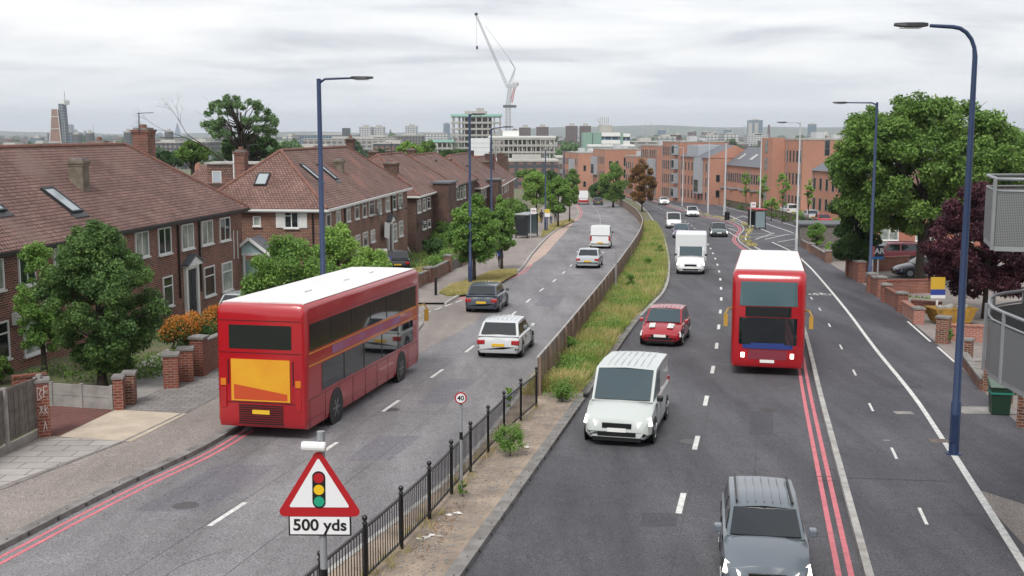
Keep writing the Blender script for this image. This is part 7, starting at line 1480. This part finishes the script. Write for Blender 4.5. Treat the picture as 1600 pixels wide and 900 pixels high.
# ================================================================ PEOPLE
def person(px_, py, yt, heading, label, top, legs, skin='8a5f4a', hair='1e1815', stride=.28, bag=None):
    p = G(px_, py, .12); Hh = min(1.8, max(1.6, W(px_, yt, p.y).z-p.z)); s = Hh/1.75
    t = thing('person', tuple(p), label, 'person', rz=heading)
    V = [((0, 0, .93), .14), ((0, 0, 1.12), .125), ((0, .0, 1.34), .15), ((.01, 0, 1.47), .06), ((.02, 0, 1.53), .055), ((.03, 0, 1.60), .085), ((.03, 0, 1.68), .095), ((.02, 0, 1.735), .06),
         ((0, .1, .88), .10), ((stride*.45, .1, .49), .062), ((stride, .1, .08), .042), ((stride+.16, .1, .04), .035), ((0, -.1, .88), .10), ((-stride*.2, -.1, .49), .062), ((-stride, -.1, .10), .042), ((-stride+.15, -.1, .05), .035),
         ((0, .19, 1.38), .062), ((-.08, .24, 1.13), .042), ((.06, .25, .90), .032), ((.08, .25, .84), .036), ((0, -.19, 1.38), .062), ((.05, -.24, 1.13), .042), ((.2, -.25, .94), .032), ((.24, -.25, .89), .036)]
    Ed = [(0, 1), (1, 2), (2, 3), (3, 4), (4, 5), (5, 6), (6, 7), (0, 8), (8, 9), (9, 10), (10, 11), (0, 12), (12, 13), (13, 14), (14, 15), (2, 16), (16, 17), (17, 18), (18, 19), (2, 20), (20, 21), (21, 22), (22, 23)]
    me = bpy.data.meshes.new('b'); me.from_pydata([tuple(c*s for c in v[0]) for v in V], Ed, []); o = bpy.data.objects.new('b', me); COL.objects.link(o); o.modifiers.new('s', 'SKIN'); sm = o.modifiers.new('u', 'SUBSURF'); sm.levels = 2
    for i, v in enumerate(V): me.skin_vertices[0].data[i].radius = (v[1]*s, v[1]*s); 
    me.skin_vertices[0].data[0].use_root = True
    dg = bpy.context.evaluated_depsgraph_get(); m2 = bpy.data.meshes.new_from_object(o.evaluated_get(dg)); bpy.data.objects.remove(o); m2.name = 'body'
    bm = bmesh.new(); bm.from_mesh(m2)
    mb = MB()
    for (hx, hy) in ((.08, .25), (.24, -.25)):
        for k in range(4): mb.tube([(s*(hx-.02+.014*k), s*hy, s*(.84 if hy > 0 else .88)), (s*(hx-.02+.016*k), s*(hy-.004), s*((.79 if hy > 0 else .83)-(.008 if k in (1, 2) else 0))), (s*(hx-.012+.016*k), s*(hy-.016*(1 if hy > 0 else -1)), s*((.755 if hy > 0 else .795)))], [.0085*s, .008*s, .006*s], 5)
        mb.tube([(s*(hx+.03), s*hy, s*(.86 if hy > 0 else .9)), (s*(hx+.055), s*(hy-.012), s*(.82 if hy > 0 else .86))], [.009*s, .007*s], 5)
    mb.blob((s*.125, 0, s*1.63), (.018*s, .014*s, .024*s), 6)
    for sg in (-1, 1): mb.blob((s*.03, sg*s*.095, s*1.635), (.02*s, .01*s, .03*s), 6)
    f2 = mb.mesh('x', [M_black]); bm.from_mesh(f2); bm.to_mesh(m2); bm.free(); m2.materials.clear()
    for m_ in (mat('skin_'+skin, skin, .6), mat('top_'+top, top, .8), mat('legs_'+legs, legs, .8), mat('shoes', '1a1a1a', .6), mat('hair_'+hair, hair, .8)): m2.materials.append(m_)
    for q in m2.polygons:
        c = q.center/s; z = c.z; arm = abs(c.y) > .215
        q.material_index = 3 if z < .09 else (0 if (arm and z < .95) or z > 1.49 else (1 if z > .96 or arm else 2)); q.use_smooth = True
    boxuv(m2); link('body', m2, t); mb = MB(); mb.blob((s*.012, 0, s*1.69), (.104*s, .098*s, .095*s), 14); h = mb.build('hair', MATS['hair_'+hair], t, smooth=True)
    mb = MB()
    for sg in (-1, 1): mb.blob((s*.118, sg*s*.035, s*1.65), (.008*s, .014*s, .009*s), 6)
    mb.build('eyes', M_black, t)
    if bag: mb = MB(); mb.box(-.22*s, -.14*s, 1.05*s, -.1*s, .14*s, 1.42*s); tag(mb.build('backpack', mat('bag_'+bag, bag, .8), bevel=.03), 'dark backpack on the shoulders of the walker behind the bus stop', 'backpack').matrix_world = Matrix.Translation(p) @ Matrix.Rotation(heading, 4, 'Z')
    return t
person(781, 419, 387, R(80), 'person in a blue jacket and grey trousers walking away beside the second street tree', '3d62a8', '4a4644')
person(861, 350, 327, R(-100), 'person in a pale top walking towards the camera past the yellow notice', 'a59a94', '2c3a5a')
person(846, 349, 318, R(80), 'person all in black standing behind the left shelter', '1c1d20', '1c1d20')
p_ = person(868, 347, 326, R(-95), 'person in a dark jacket beside the pale topped walker near the oval tree', '33343a', '25262b')
for i, (x, y, yt, hw, m_, lb) in enumerate(((893, 560, 522, 15, F_lime, 'bushy green weed clump on the median opposite the silver white people carrier'), (878, 628, 598, 20, F_lime, 'low weed bush at the near end of the planted median'), (1012, 420, 396, 10, F_light, 'tall yellow green weed clump halfway along the median'), (985, 452, 425, 9, F_lime, 'green weed clump on the median below the white delivery van'), (1030, 400, 380, 8, F_plane, 'dark green weed clump at the kerb by the white delivery van'))):
    T(x, y, yt, hw, lb, None, m_, 3000, .028, trunk=.1, zlow=.03, ncl=20, seed=120+i, shell=.05, bottom=-.95, cl=(.2, .45), r0=.012)
